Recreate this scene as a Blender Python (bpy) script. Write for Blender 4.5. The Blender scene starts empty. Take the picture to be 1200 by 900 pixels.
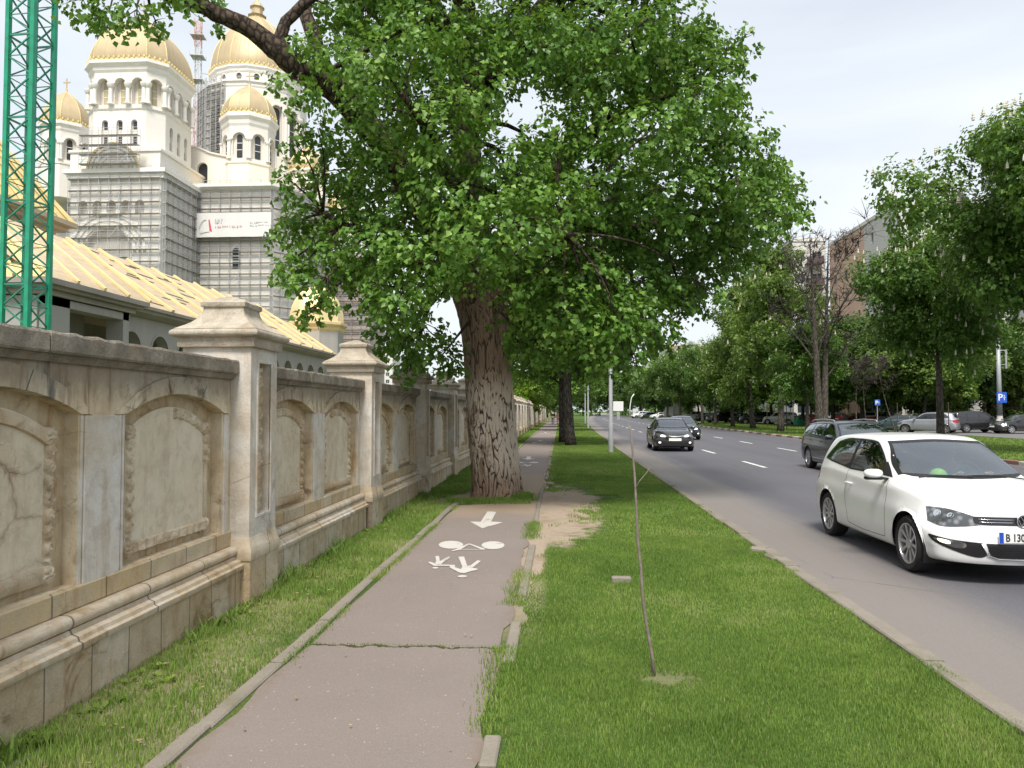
import bpy, bmesh, math, random
import numpy as np
from mathutils import Vector, Matrix
from mathutils import noise as mnoise
from mathutils.bvhtree import BVHTree
from mathutils.geometry import delaunay_2d_cdt
random.seed(7); NR = np.random.default_rng(11)
R = math.radians; PI = math.pi
SC = bpy.context.scene; COL = SC.collection

# ---------------------------------------------------------------- camera maths (photo pixel -> ray), used to measure places
F = 900.0; H = 1.75
PITCH = math.atan(32/F); YAW = math.atan(56/math.hypot(F, 32))
_cy, _sy, _cp, _sp = math.cos(YAW), math.sin(YAW), math.cos(PITCH), math.sin(PITCH)
FW = (-_sy*_cp, _cy*_cp, _sp); RT = (_cy, _sy, 0); UP = (_sy*_sp, -_cy*_sp, _cp)
def ray(u, v):
    a = (u-600)/F; b = (450-v)/F
    return [FW[i]+a*RT[i]+b*UP[i] for i in range(3)]
def atg(u, v, z=0):
    d = ray(u, v); t = (z-H)/d[2]; return (d[0]*t, d[1]*t)
def aty(u, v, Y):
    d = ray(u, v); t = Y/d[1]; return Vector((d[0]*t, Y, H+d[2]*t))
def atx(u, v, X):
    d = ray(u, v); t = X/d[0]; return Vector((X, d[1]*t, H+d[2]*t))

# ---------------------------------------------------------------- mesh builder
class MB:
    def __init__(s): s.v = []; s.f = []; s.m = []; s.M = Matrix.Identity(4); s.mi = 0
    def add(s, vs, fs, mi=None):
        n = len(s.v); M = s.M
        s.v += [tuple(M @ Vector(p)) for p in vs]
        s.f += [tuple(i+n for i in f) for f in fs]
        s.m += [s.mi if mi is None else mi]*len(fs)
        return s
    def box(s, x0, x1, y0, y1, z0, z1, mi=None, bev=0):
        if bev:
            b = min(bev, (x1-x0)*.45, (y1-y0)*.45, (z1-z0)*.45)
            vs = []
            for sx, X in ((1, x0), (-1, x1)):
                for sy, Y in ((1, y0), (-1, y1)):
                    for sz, Z in ((1, z0), (-1, z1)):
                        vs += [(X, Y+sy*b, Z+sz*b), (X+sx*b, Y, Z+sz*b), (X+sx*b, Y+sy*b, Z)]
            bm = bmesh.new(); bv = [bm.verts.new(p) for p in vs]
            r = bmesh.ops.convex_hull(bm, input=bv); bm.verts.index_update()
            s.add([tuple(v.co) for v in bm.verts], [tuple(v.index for v in f.verts) for f in bm.faces], mi); bm.free()
            return s
        vs = [(x, y, z) for x in (x0, x1) for y in (y0, y1) for z in (z0, z1)]
        return s.add(vs, [(0,1,3,2),(4,6,7,5),(0,4,5,1),(2,3,7,6),(0,2,6,4),(1,5,7,3)], mi)
    def bar(s, a, b, w, h=None, mi=None):
        a = Vector(a); b = Vector(b); h = h or w; d = (b-a).normalized()
        up = Vector((0,0,1)) if abs(d.z) < .95 else Vector((1,0,0))
        x = d.cross(up).normalized()*w/2; y = d.cross(x).normalized()*h/2
        vs = [p+q for p in (a, b) for q in (-x-y, x-y, x+y, -x+y)]
        return s.add(vs, [(3,2,1,0),(4,5,6,7),(0,1,5,4),(1,2,6,5),(2,3,7,6),(3,0,4,7)], mi)
    def tube(s, pts, rad, n=8, mi=None, cap=True):
        pts = [Vector(p) for p in pts]; k = len(pts)
        rad = [rad]*k if isinstance(rad, (int, float)) else rad
        vs = []; fs = []; ref = None
        for i, p in enumerate(pts):
            d = (pts[min(i+1, k-1)]-pts[max(i-1, 0)]).normalized()
            if ref is None: ref = Vector((0,0,1)) if abs(d.z) < .9 else Vector((1,0,0))
            x = d.cross(ref).normalized(); y = d.cross(x).normalized(); ref = -y if False else (x.cross(d)).normalized()
            for j in range(n):
                t = 2*PI*j/n; vs.append(p+x*math.cos(t)*rad[i]+y*math.sin(t)*rad[i])
        for i in range(k-1):
            for j in range(n):
                fs.append((i*n+j, i*n+(j+1)%n, (i+1)*n+(j+1)%n, (i+1)*n+j))
        if cap: fs.append(tuple(range(n-1, -1, -1))); fs.append(tuple((k-1)*n+j for j in range(n)))
        return s.add(vs, fs, mi)
    def lathe(s, prof, n=24, c=(0,0,0), mi=None, rot=0, ell=(1,1), cap=True):
        vs = []; fs = []; k = len(prof)
        for r, z in prof:
            for j in range(n):
                t = 2*PI*j/n+rot; vs.append((c[0]+math.cos(t)*r*ell[0], c[1]+math.sin(t)*r*ell[1], c[2]+z))
        for i in range(k-1):
            for j in range(n): fs.append((i*n+j, i*n+(j+1)%n, (i+1)*n+(j+1)%n, (i+1)*n+j))
        if cap:
            fs.append(tuple(range(n-1, -1, -1))); fs.append(tuple((k-1)*n+j for j in range(n)))
        return s.add(vs, fs, mi)
    def ringloft(s, rings, closed=True, cap=True, mi=None):
        n = len(rings[0]); vs = [p for r in rings for p in r]; fs = []
        for i in range(len(rings)-1):
            for j in range(n if closed else n-1):
                fs.append((i*n+j, i*n+(j+1)%n, (i+1)*n+(j+1)%n, (i+1)*n+j))
        if cap and closed:
            fs.append(tuple(range(n-1, -1, -1))); fs.append(tuple((len(rings)-1)*n+j for j in range(n)))
        return s.add(vs, fs, mi)
    def prism(s, poly, fn, d0, d1, mi=None):
        """poly: 2D ccw points; fn(a,b,d)->3D; extruded from d0 to d1"""
        n = len(poly); vs = [fn(a, b, d0) for a, b in poly]+[fn(a, b, d1) for a, b in poly]
        fs = [tuple(range(n-1, -1, -1)), tuple(range(n, 2*n))]+[(i, (i+1)%n, n+(i+1)%n, n+i) for i in range(n)]
        return s.add(vs, fs, mi)
    def plate(s, outline, holes, fn, depth, mi=0, back_mi=None, reveal_mi=None, edge=0):
        """flat plate with holes at d=0; reveals go to d=-depth; back_mi closes the holes there"""
        pts = list(outline); edges = [(i, (i+1) % len(outline)) for i in range(len(outline))]
        for h in holes:
            k = len(pts); pts += list(h); edges += [(k+i, k+(i+1) % len(h)) for i in range(len(h))]
        ov, oe, of, *_ = delaunay_2d_cdt([Vector(p) for p in pts], edges, [], 0, 1e-6)
        keep = []
        for f in of:
            c = sum((ov[i] for i in f), Vector((0, 0)))/len(f)
            if inpoly(c, outline) and not any(inpoly(c, h) for h in holes): keep.append(tuple(f))
        s.add([fn(p.x, p.y, 0) for p in ov], keep, mi)
        for h in holes:
            n = len(h)
            s.add([fn(a, b, 0) for a, b in h]+[fn(a, b, -depth) for a, b in h], [(i, n+i, n+(i+1) % n, (i+1) % n) for i in range(n)], mi if reveal_mi is None else reveal_mi)
            if back_mi is not None: s.add([fn(a, b, -depth) for a, b in h], [tuple(range(n))], back_mi)
        if edge:
            n = len(outline)
            s.add([fn(a, b, 0) for a, b in outline]+[fn(a, b, -edge) for a, b in outline], [(i, (i+1) % n, n+(i+1) % n, n+i) for i in range(n)], mi)
        return s
    def mesh(s, name, mats, smooth=False, fixn=False):
        me = bpy.data.meshes.new(name); me.from_pydata(s.v, [], s.f)
        for m in (mats if isinstance(mats, (list, tuple)) else [mats]): me.materials.append(m)
        if len(set(s.m)) > 1 or (s.m and s.m[0]): me.polygons.foreach_set('material_index', s.m)
        if fixn:
            bm = bmesh.new(); bm.from_mesh(me); bmesh.ops.recalc_face_normals(bm, faces=bm.faces); bm.to_mesh(me); bm.free()
        if smooth is True: me.shade_smooth()
        elif smooth: smooth_by_angle(me, smooth)
        me.update(); return me
    def obj(s, name, mats, parent=None, smooth=False, loc=None, fixn=False):
        return link(name, s.mesh(name, mats, smooth, fixn), parent, loc)
def smooth_by_angle(me, deg):
    me.shade_smooth()
    bm = bmesh.new(); bm.from_mesh(me)
    for e in bm.edges:
        e.smooth = not (len(e.link_faces) == 2 and e.calc_face_angle(0) > R(deg))
    bm.to_mesh(me); bm.free()
def inpoly(p, poly):
    x, y = p[0], p[1]; c = False; n = len(poly); j = n-1
    for i in range(n):
        xi, yi = poly[i]; xj, yj = poly[j]
        if (yi > y) != (yj > y) and x < (xj-xi)*(y-yi)/(yj-yi)+xi: c = not c
        j = i
    return c
def link(name, me, parent=None, loc=None, rz=None):
    o = bpy.data.objects.new(name, me); COL.objects.link(o)
    if parent is not None: o.parent = parent
    if loc is not None: o.location = loc
    if rz is not None: o.rotation_euler = (0, 0, rz)
    return o
def tag(o, label=None, cat=None, group=None, kind=None):
    if label: o['label'] = label
    if cat: o['category'] = cat
    if group: o['group'] = group
    if kind: o['kind'] = kind
    return o
def thing(name, label, cat, loc=(0,0,0), rz=0, group=None):
    return tag(link(name, None, None, loc, rz), label, cat, group)
KIDS = {}
def copy_tree(o, parent=None):
    c = o.copy(); COL.objects.link(c)
    if parent is not None: c.parent = parent
    for ch in list(o.children): copy_tree(ch, c)
    return c
def npmesh(name, V, Fq, mats, attr=None, smooth=False, mi=None):
    """fast mesh from numpy verts (n,3) and faces (m,k)"""
    me = bpy.data.meshes.new(name); n = len(V); m, k = Fq.shape
    me.vertices.add(n); me.vertices.foreach_set('co', np.ascontiguousarray(V, dtype=np.float32).ravel())
    me.loops.add(m*k); me.loops.foreach_set('vertex_index', np.ascontiguousarray(Fq, dtype=np.int32).ravel())
    me.polygons.add(m); me.polygons.foreach_set('loop_start', np.arange(0, m*k, k, dtype=np.int32))
    me.polygons.foreach_set('loop_total', np.full(m, k, dtype=np.int32))
    if mi is not None: me.polygons.foreach_set('material_index', np.ascontiguousarray(mi, dtype=np.int32))
    for mt in (mats if isinstance(mats, (list, tuple)) else [mats]): me.materials.append(mt)
    if attr is not None:
        for nm, arr in attr.items():
            a = me.attributes.new(nm, 'FLOAT', 'POINT'); a.data.foreach_set('value', np.ascontiguousarray(arr, dtype=np.float32))
    me.update(calc_edges=True)
    if smooth: me.shade_smooth()
    return me

# ---------------------------------------------------------------- materials
class NT:
    """tiny node-tree helper"""
    def __init__(s, name):
        s.mat = bpy.data.materials.new(name); s.mat.use_nodes = True
        s.t = s.mat.node_tree; s.n = s.t.nodes; s.l = s.t.links
        s.n.clear(); s.out = s.n.new('ShaderNodeOutputMaterial')
    def put(s, sock, v):
        if v is None: return
        if isinstance(v, (int, float)): sock.default_value = v
        elif isinstance(v, (tuple, list)):
            v = tuple(v); sock.default_value = v+(1,) if (len(v) == 3 and len(sock.default_value) == 4) else v
        else: s.l.new(v, sock)
    def pos(s, obj=False, scale=(1,1,1)):
        if obj: o = s.n.new('ShaderNodeTexCoord').outputs['Object']
        else: o = s.n.new('ShaderNodeNewGeometry').outputs['Position']
        if scale == (1,1,1): return o
        m = s.n.new('ShaderNodeMapping'); s.l.new(o, m.inputs[0]); m.inputs['Scale'].default_value = scale; return m.outputs[0]
    def noise(s, vec, scale, detail=4, rough=.55, dist=0, out=0):
        x = s.n.new('ShaderNodeTexNoise'); s.l.new(vec, x.inputs['Vector'])
        for k, v in (('Scale', scale), ('Detail', detail), ('Roughness', rough), ('Distortion', dist)): x.inputs[k].default_value = v
        return x.outputs[out]
    def voro(s, vec, scale, feature='F1', out='Distance', rand=1):
        x = s.n.new('ShaderNodeTexVoronoi'); x.feature = feature; s.l.new(vec, x.inputs['Vector']); x.inputs['Scale'].default_value = scale
        x.inputs['Randomness'].default_value = rand
        return x.outputs[out]
    def ramp(s, v, *stops, interp='LINEAR'):
        r = s.n.new('ShaderNodeValToRGB'); s.l.new(v, r.inputs[0]); e = r.color_ramp.elements; r.color_ramp.interpolation = interp
        while len(e) < len(stops): e.new(.5)
        for q, (p, c) in zip(e, stops):
            q.position = p; q.color = (c, c, c, 1) if isinstance(c, (int, float)) else tuple(c)+(1,)
        return r.outputs[0]
    def mix(s, f, a, b, mode='MIX'):
        m = s.n.new('ShaderNodeMix'); m.data_type = 'RGBA'; m.blend_type = mode
        s.put(m.inputs[0], f); s.put(m.inputs[6], a); s.put(m.inputs[7], b); return m.outputs[2]
    def math(s, op, a, b=0, c=None, clamp=False):
        m = s.n.new('ShaderNodeMath'); m.operation = op; m.use_clamp = clamp
        s.put(m.inputs[0], a); s.put(m.inputs[1], b)
        if c is not None: s.put(m.inputs[2], c)
        return m.outputs[0]
    def sep(s, v):
        x = s.n.new('ShaderNodeSeparateXYZ'); s.l.new(v, x.inputs[0]); return x.outputs
    def rng(s, v, a, b, c=0, d=1):
        m = s.n.new('ShaderNodeMapRange'); m.interpolation_type = 'SMOOTHSTEP'; s.l.new(v, m.inputs[0])
        for i, q in enumerate((a, b, c, d)): m.inputs[i+1].default_value = q
        return m.outputs[0]
    def attr(s, name):
        a = s.n.new('ShaderNodeAttribute'); a.attribute_name = name; return a.outputs['Fac']
    def bump(s, h, dist, strength=1, normal=None):
        b = s.n.new('ShaderNodeBump'); b.inputs['Distance'].default_value = dist; b.inputs['Strength'].default_value = strength
        s.l.new(h, b.inputs['Height'])
        if normal is not None: s.l.new(normal, b.inputs['Normal'])
        return b.outputs[0]
    def bsdf(s, color, rough=.8, normal=None, metal=0, spec=.3, **kw):
        b = s.n.new('ShaderNodeBsdfPrincipled')
        s.put(b.inputs['Base Color'], color); s.put(b.inputs['Roughness'], rough); s.put(b.inputs['Metallic'], metal)
        s.put(b.inputs['Specular IOR Level'], spec)
        for k, v in kw.items(): s.put(b.inputs[k.replace('_', ' ')], v)
        if normal is not None: s.l.new(normal, b.inputs['Normal'])
        s.l.new(b.outputs[0], s.out.inputs[0]); return s.mat
def plain(name, c, rough=.7, metal=0, spec=.35, var=.12, sc=6, obj=True, bump=0, **kw):
    t = NT(name); p = t.pos(obj); nz = t.noise(p, sc, 5, .6)
    d = tuple(x*(1-var) for x in c); e = tuple(min(1, x*(1+var)) for x in c)
    col = t.ramp(nz, (.3, d), (.7, e))
    nm = t.bump(t.noise(p, sc*6, 3), bump) if bump else None
    return t.bsdf(col, rough, nm, metal, spec, **kw)

def catmull(xs, ys, q):
    """monotone cubic interpolation"""
    xs = np.array(xs, float); ys = np.array(ys, float); q = np.clip(np.array(q, float), xs[0], xs[-1])
    h = np.diff(xs); d = np.diff(ys)/h; m = np.zeros(len(xs)); m[0] = d[0]; m[-1] = d[-1]
    for i in range(1, len(xs)-1):
        m[i] = 0 if d[i-1]*d[i] <= 0 else 2*d[i-1]*d[i]/(d[i-1]+d[i])
    i = np.clip(np.searchsorted(xs, q)-1, 0, len(xs)-2); t = (q-xs[i])/h[i]
    return ((2*t**3-3*t**2+1)*ys[i]+(t**3-2*t**2+t)*h[i]*m[i]+(-2*t**3+3*t**2)*ys[i+1]+(t**3-t**2)*h[i]*m[i+1])

# ---------------------------------------------------------------- render, world, camera
SC.view_settings.view_transform = 'Standard'; SC.view_settings.look = 'None'
SC.view_settings.exposure = 0.0; SC.view_settings.gamma = 1; SC.view_settings.use_curve_mapping = False
SC.render.engine = 'CYCLES'; SC.cycles.max_bounces = 6; SC.cycles.diffuse_bounces = 3; SC.cycles.glossy_bounces = 3
SC.cycles.transparent_max_bounces = 12; SC.cycles.transmission_bounces = 4; SC.cycles.use_denoising = True
SC.cycles.caustics_reflective = False; SC.cycles.caustics_refractive = False
cam = bpy.data.cameras.new('camera'); cam.sensor_width = 36; cam.lens = 36*F/1200; cam.clip_start = .05; cam.clip_end = 4000
co = bpy.data.objects.new('camera', cam); COL.objects.link(co); co.location = (0, 0, H)
co.rotation_euler = (PI/2+PITCH, 0, YAW); SC.camera = co
SUN_EL, SUN_AZ = R(58), R(180)      # azimuth clockwise from +Y: behind the camera, to the left
W = bpy.data.worlds.new('World'); SC.world = W; W.use_nodes = True
wn = W.node_tree.nodes; wl = W.node_tree.links; bg = wn['Background']
sky = wn.new('ShaderNodeTexSky'); sky.sky_type = 'NISHITA'; sky.sun_disc = False
sky.sun_elevation = SUN_EL; sky.sun_rotation = SUN_AZ; sky.altitude = 80; sky.dust_density = 3; sky.air_density = 1.2
tc = wn.new('ShaderNodeTexCoord'); mp = wn.new('ShaderNodeMapping'); mp.inputs['Scale'].default_value = (1, 1, 3.2)
wl.new(tc.outputs['Generated'], mp.inputs[0])
nz = wn.new('ShaderNodeTexNoise'); nz.inputs['Scale'].default_value = 1.6; nz.inputs['Detail'].default_value = 7; nz.inputs['Distortion'].default_value = .6
wl.new(mp.outputs[0], nz.inputs['Vector'])
rp = wn.new('ShaderNodeValToRGB'); rp.color_ramp.elements[0].position = .3; rp.color_ramp.elements[0].color = (.62,.62,.62,1)
rp.color_ramp.elements[1].position = .68; rp.color_ramp.elements[1].color = (.97,.97,.97,1); wl.new(nz.outputs[0], rp.inputs[0])
mx = wn.new('ShaderNodeMix'); mx.data_type = 'RGBA'; wl.new(rp.outputs[0], mx.inputs[0]); wl.new(sky.outputs[0], mx.inputs[6])
mx.inputs[7].default_value = (6.1, 6.45, 6.8, 1)
wl.new(mx.outputs[2], bg.inputs[0]); bg.inputs[1].default_value = .1
sl = bpy.data.lights.new('sun', 'SUN'); sl.energy = 3.1; sl.angle = R(18); sl.color = (1, .95, .87)
so = bpy.data.objects.new('sun', sl); COL.objects.link(so)
sd = Vector((math.sin(SUN_AZ)*math.cos(SUN_EL), math.cos(SUN_AZ)*math.cos(SUN_EL), math.sin(SUN_EL)))
so.rotation_euler = (-sd).to_track_quat('-Z', 'Y').to_euler(); so.location = sd*60
SC.view_settings.exposure = .68
# ================================================================= THE SETTING: ground, path, road, kerbs, markings
def bend(Y):
    Y = max(Y, 0); return 1.35*(Y/105)**2 if Y < 180 else 3.97+(Y-180)*.044
class VN:   # value noise in numpy
    def __init__(s, seed): s.g = np.random.default_rng(seed).random((256, 256))
    def __call__(s, x, y, f):
        x = np.asarray(x)*f+37.3; y = np.asarray(y)*f+91.7; i = np.floor(x).astype(int); j = np.floor(y).astype(int); a = x-i; b = y-j
        a = a*a*(3-2*a); b = b*b*(3-2*b); g = s.g; i0 = i % 256; i1 = (i+1) % 256; j0 = j % 256; j1 = (j+1) % 256
        return (g[i0, j0]*(1-a)+g[i1, j0]*a)*(1-b)+(g[i0, j1]*(1-a)+g[i1, j1]*a)*b
VNA = VN(3); VNB = VN(5)
def nbend(t, y):
    q = t.math('MULTIPLY', y, 1/105); return t.math('MULTIPLY', t.math('MULTIPLY', q, q), 1.35)

# --- ground: soil and turf
t = NT('turf_soil'); p = t.pos(); x, y, z = t.sep(p)
n1 = t.noise(p, .55, 5, .6); n2 = t.noise(p, 9, 4, .65); n3 = t.noise(p, 70, 3, .7)
grass = t.mix(n2, (.05, .10, .02), (.10, .17, .036)); grass = t.mix(t.rng(n1, .45, .75), grass, (.16, .19, .055))
grass = t.mix(t.rng(n3, .35, .75), grass, (.03, .055, .012))
soil = t.mix(n2, (.29, .225, .165), (.41, .335, .26)); soil = t.mix(t.rng(n3, .5, .8), soil, (.50, .43, .35)); soil = t.mix(t.rng(t.noise(p, 1.7, 3), .5, .7, 0, .5), soil, (.22, .155, .105))
# bare earth beside the path and round the tree
ex = t.math('DIVIDE', t.math('SUBTRACT', x, -.22), 1.15); ey = t.math('DIVIDE', t.math('SUBTRACT', y, 14.2), 4.4)
d = t.math('ADD', t.math('MULTIPLY', ex, ex), t.math('MULTIPLY', ey, ey)); d = t.math('ADD', d, t.math('MULTIPLY', t.math('SUBTRACT', n1, .5), 1.3)); d = t.math('ADD', d, t.math('MULTIPLY', t.math('SUBTRACT', t.noise(p, 3.1, 4, .7), .5), 1.2))
m1 = t.rng(d, 1.0, .6)
ex = t.math('DIVIDE', t.math('SUBTRACT', x, -1.5), .95); ey = t.math('DIVIDE', t.math('SUBTRACT', y, 15.6), 1.25)
d2 = t.math('ADD', t.math('MULTIPLY', ex, ex), t.math('MULTIPLY', ey, ey)); m2 = t.math('MULTIPLY', t.rng(t.math('ADD', d2, n2), 1.5, 1.0), .8)
ex = t.math('SUBTRACT', x, .72); ey = t.math('SUBTRACT', y, 5.15)
d3 = t.math('ADD', t.math('MULTIPLY', ex, ex), t.math('MULTIPLY', ey, ey)); m3 = t.math('MULTIPLY', t.rng(t.math('ADD', d3, t.math('MULTIPLY', n2, .12)), .13, .09), .28)
m4 = t.math('MULTIPLY', t.rng(t.math('ABSOLUTE', t.math('ADD', x, .32)), .22, .10), t.rng(t.math('ADD', y, t.math('MULTIPLY', n1, 3)), 6.5, 9.5))
m5 = t.math('MULTIPLY', t.rng(x, -1.95, -2.02), t.rng(n1, .45, .6, 0, .8))
mk = t.math('MAXIMUM', t.math('MAXIMUM', t.math('MAXIMUM', m1, m2), m3), t.math('MAXIMUM', m4, m5))
colr = t.mix(mk, grass, soil)
MAT_TURF = t.bsdf(colr, .95, t.bump(t.math('ADD', n2, t.math('MULTIPLY', n3, .4)), .03), spec=.1)
def sheet(name, xs, ys, zf, mat, parent=None):
    V = [(x, y, zf(x, y)) for y in ys for x in xs]; n = len(xs)
    Fc = [(j*n+i, j*n+i+1, (j+1)*n+i+1, (j+1)*n+i) for j in range(len(ys)-1) for i in range(n-1)]
    me = bpy.data.meshes.new(name); me.from_pydata(V, [], Fc); me.materials.append(mat); me.shade_smooth()
    return link(name, me, parent)
tag(sheet('ground', [-2500, -300, -60, -20, -4, 4, 20, 60, 300, 2500], [-40, 0, 20, 60, 150, 400, 1200, 3500], lambda x, y: 0, MAT_TURF), kind='structure')

# --- path of worn brown-grey asphalt
t = NT('path_asphalt'); p = t.pos(); x, y, z = t.sep(p)
n1 = t.noise(p, .9, 5, .6); n2 = t.noise(p, 160, 2, .6); n3 = t.noise(p, 14, 4, .6); vs = t.voro(p, 120)
c = t.mix(n1, (.168, .140, .126), (.228, .190, .170)); c = t.mix(t.rng(n2, .35, .8, 0, .5), c, (.30, .265, .24))
c = t.mix(t.rng(vs, .0, .25, .35, 0), c, (.09, .078, .07))
c = t.mix(t.rng(n3, .62, .8, 0, .35), c, (.26, .21, .16))
sp = t.math('LESS_THAN', t.noise(p, 45, 1, .3), .232); c = t.mix(sp, c, (.36, .33, .30))
edge = t.math('ABSOLUTE', t.math('SUBTRACT', x, -1.15)); c = t.mix(t.rng(t.math('ADD', edge, t.math('MULTIPLY', n3, .25)), .76, .98, 0, .75), c, (.17, .125, .08))
gapx = t.math('SUBTRACT', y, t.math('ADD', 5.55, t.math('MULTIPLY', t.noise(p, 3.5, 4, .7), .30)))
ck = t.rng(t.math('ABSOLUTE', gapx), .009, .022, 1, 0); c = t.mix(ck, c, t.mix(t.rng(n3, .4, .6), (.05, .06, .02), (.08, .055, .035)))
dd = t.rng(t.math('ADD', y, t.math('MULTIPLY', n1, 2.2)), 13.2, 15.2); c = t.mix(t.math('MULTIPLY', dd, t.rng(y, 24, 18)), c, (.31, .24, .175))
h = t.math('ADD', t.math('MULTIPLY', vs, .6), t.math('MULTIPLY', n2, .5)); h = t.math('SUBTRACT', h, t.math('MULTIPLY', ck, 2))
MAT_PATH = t.bsdf(c, .9, t.bump(h, .004), spec=.2)
def wob(v, y, a=.03, f=2.1): return v+a*(float(VNA(np.array(v*3.1), np.array(y), f))-.5)*2
mb = MB(); L, Rr = [], []
ys = [-6+.2*i for i in range(101)]+[14.2+.5*i for i in range(8)]+[18+4*i for i in range(46)]
for yv in ys:
    l = -1.885 if not 14.3 < yv < 17.4 else -.80
    L.append((wob(l, yv), yv)); Rr.append((wob(-.42 if yv < 30 else -.40, yv, .045, 3.3), yv))
vs = []; fs = []
for i, yv in enumerate(ys):
    for k in range(7): vs.append((L[i][0]+(Rr[i][0]-L[i][0])*k/6, yv, .008))
for i in range(len(ys)-1):
    for k in range(6): fs.append((i*7+k, i*7+k+1, i*7+7+k+1, i*7+7+k))
mb.add(vs, fs); tag(mb.obj('path', MAT_PATH, smooth=True), kind='structure')

# --- concrete kerbs
t = NT('kerb_concrete'); p = t.pos(); n1 = t.noise(p, 3, 5, .65); n2 = t.noise(p, 60, 3, .7)
c = t.mix(n1, (.18, .155, .125), (.29, .26, .22)); c = t.mix(t.rng(n2, .5, .8, 0, .6), c, (.13, .12, .10))
c = t.mix(t.rng(t.noise(p, 1.4, 4, .6), .52, .7, 0, .5), c, (.12, .125, .06))
MAT_KERB = t.bsdf(c, .9, t.bump(n2, .006), spec=.2)
mb = MB()
def kerbrun(mb, xf, y0, y1, seg, w, z0, z1, jit=.006, gap=.008, mi=None, drop=0):
    yv = y0; k = 0
    while yv < y1:
        L_ = seg*(1+(yv-y0)/150)
        j = random.uniform(-jit, jit); xa = xf(yv)+j; xb = xf(yv+L_)+j+random.uniform(-jit, jit)*.5; zz = z1+random.uniform(-jit, jit)*.7
        if random.random() >= drop:
            b = .012; a0 = yv+gap/2; a1 = yv+L_-gap/2
            vs = [(xa, a0, z0), (xa+w, a0, z0), (xa+w, a0, zz-b), (xa+w-b, a0, zz), (xa+b, a0, zz), (xa, a0, zz-b)]
            vs += [(xb, a1, z0), (xb+w, a1, z0), (xb+w, a1, zz-b), (xb+w-b, a1, zz), (xb+b, a1, zz), (xb, a1, zz-b)]
            mb.add(vs, [(5,4,3,2,1,0), (6,7,8,9,10,11)]+[(i, (i+1) % 6, 6+(i+1) % 6, 6+i) for i in range(6)], None if mi is None else mi(k))
        yv += L_; k += 1
kerbrun(mb, lambda y: -2.015+.012*math.sin(y*1.3), -4, 14.6, 1.0, .105, -.1, .026, .010)
kerbrun(mb, lambda y: -2.0, 17.2, 190, 1.0, .10, -.1, .024, .008)
tag(mb.obj('path_kerb', MAT_KERB), kind='structure')
mb = MB()
for (u0, v0, u1, v1) in ((566, 902, 588, 865), (594, 778, 606, 731), (608, 700, 622, 655), (612, 655, 626, 640)):   # the few kerb stones left on the right side
    (xa, ya), (xb, yb) = atg(u0, v0), atg(u1, v1)
    xm = -.36; mb.box(xm-.045, xm+.045, ya, yb-.02, -.08, .027, bev=.010)
kerbrun(mb, lambda y: -.42+.02*math.sin(y*.7), 11.2, 17.5, .9, .075, -.1, .021, .010)
kerbrun(mb, lambda y: -.39, 17.5, 190, 1.0, .08, -.1, .026, .012, drop=.25)
tag(mb.obj('broken_path_kerb', MAT_KERB), kind='structure')

# --- road
t = NT('road_asphalt'); p = t.pos(); x, y, z = t.sep(p); xb = t.math('SUBTRACT', x, nbend(t, y))
cx = t.n.new('ShaderNodeCombineXYZ'); t.l.new(xb, cx.inputs[0]); t.l.new(t.math('MULTIPLY', y, .06), cx.inputs[1]); st = cx.outputs[0]
n1 = t.noise(st, 1.3, 5, .6); n2 = t.noise(p, 90, 2, .6); n3 = t.noise(p, .5, 5, .6)
c = t.mix(n1, (.084, .083, .096), (.120, .117, .131)); c = t.mix(t.rng(n3, .4, .7, 0, .5), c, (.098, .092, .096))
c = t.mix(t.rng(n2, .45, .85, 0, .4), c, (.24, .23, .235)); c = t.mix(t.rng(n2, .5, .2, 0, .4), c, (.06, .058, .062))
dk = t.math('ABSOLUTE', t.math('SUBTRACT', t.math('MODULO', t.math('SUBTRACT', xb, 2.6), 3.7), 1.85)); c = t.mix(t.rng(dk, .0, .6, .30, 0), c, (.075, .073, .082))
dust = t.rng(t.math('ADD', xb, t.math('MULTIPLY', t.math('SUBTRACT', n1, .5), 1.0)), 4.25, 3.1)
c = t.mix(t.math('MULTIPLY', dust, .85), c, t.mix(n2, (.185, .162, .145), (.235, .21, .19)))
c = t.mix(t.rng(xb, 14.0, 14.9, 0, .6), c, (.17, .15, .14))
cr = t.voro(t.pos(scale=(.6, .22, 1)), 1, 'DISTANCE_TO_EDGE'); crk = t.math('MULTIPLY', t.math('LESS_THAN', cr, .0035), t.rng(n3, .5, .6))
c = t.mix(t.math('MULTIPLY', crk, .6), c, (.04, .038, .038))
MAT_ROAD = t.bsdf(c, t.rng(n1, .3, .7, .62, .78), t.bump(n2, .004), spec=.35)
ys = [-40+2*i for i in range(110)]+[180+20*i for i in range(30)]
def strip(name, xa, xb, zv, mat, ys=ys, nx=2, kind='structure', bendy=True):
    vs = []; fs = []
    for yv in ys:
        for k in range(nx):
            a = xa(yv) if callable(xa) else xa; b = xb(yv) if callable(xb) else xb
            vs.append((a+(b-a)*k/(nx-1)+(bend(yv) if bendy else 0), yv, zv))
    for j in range(len(ys)-1):
        for k in range(nx-1): fs.append((j*nx+k, j*nx+k+1, j*nx+nx+k+1, j*nx+nx+k))
    return tag(MB().add(vs, fs).obj(name, mat, smooth=True), kind=kind)
RX0, RX1 = 2.66, 14.75
strip('road', RX0-.05, RX1+.05, .006, MAT_ROAD, nx=8)
mb = MB(); kerbrun(mb, lambda y: RX0-.16+bend(y), -8, 180, 1.0, .15, -.1, .034, .012)
tag(mb.obj('kerb', MAT_KERB), kind='structure')
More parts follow.
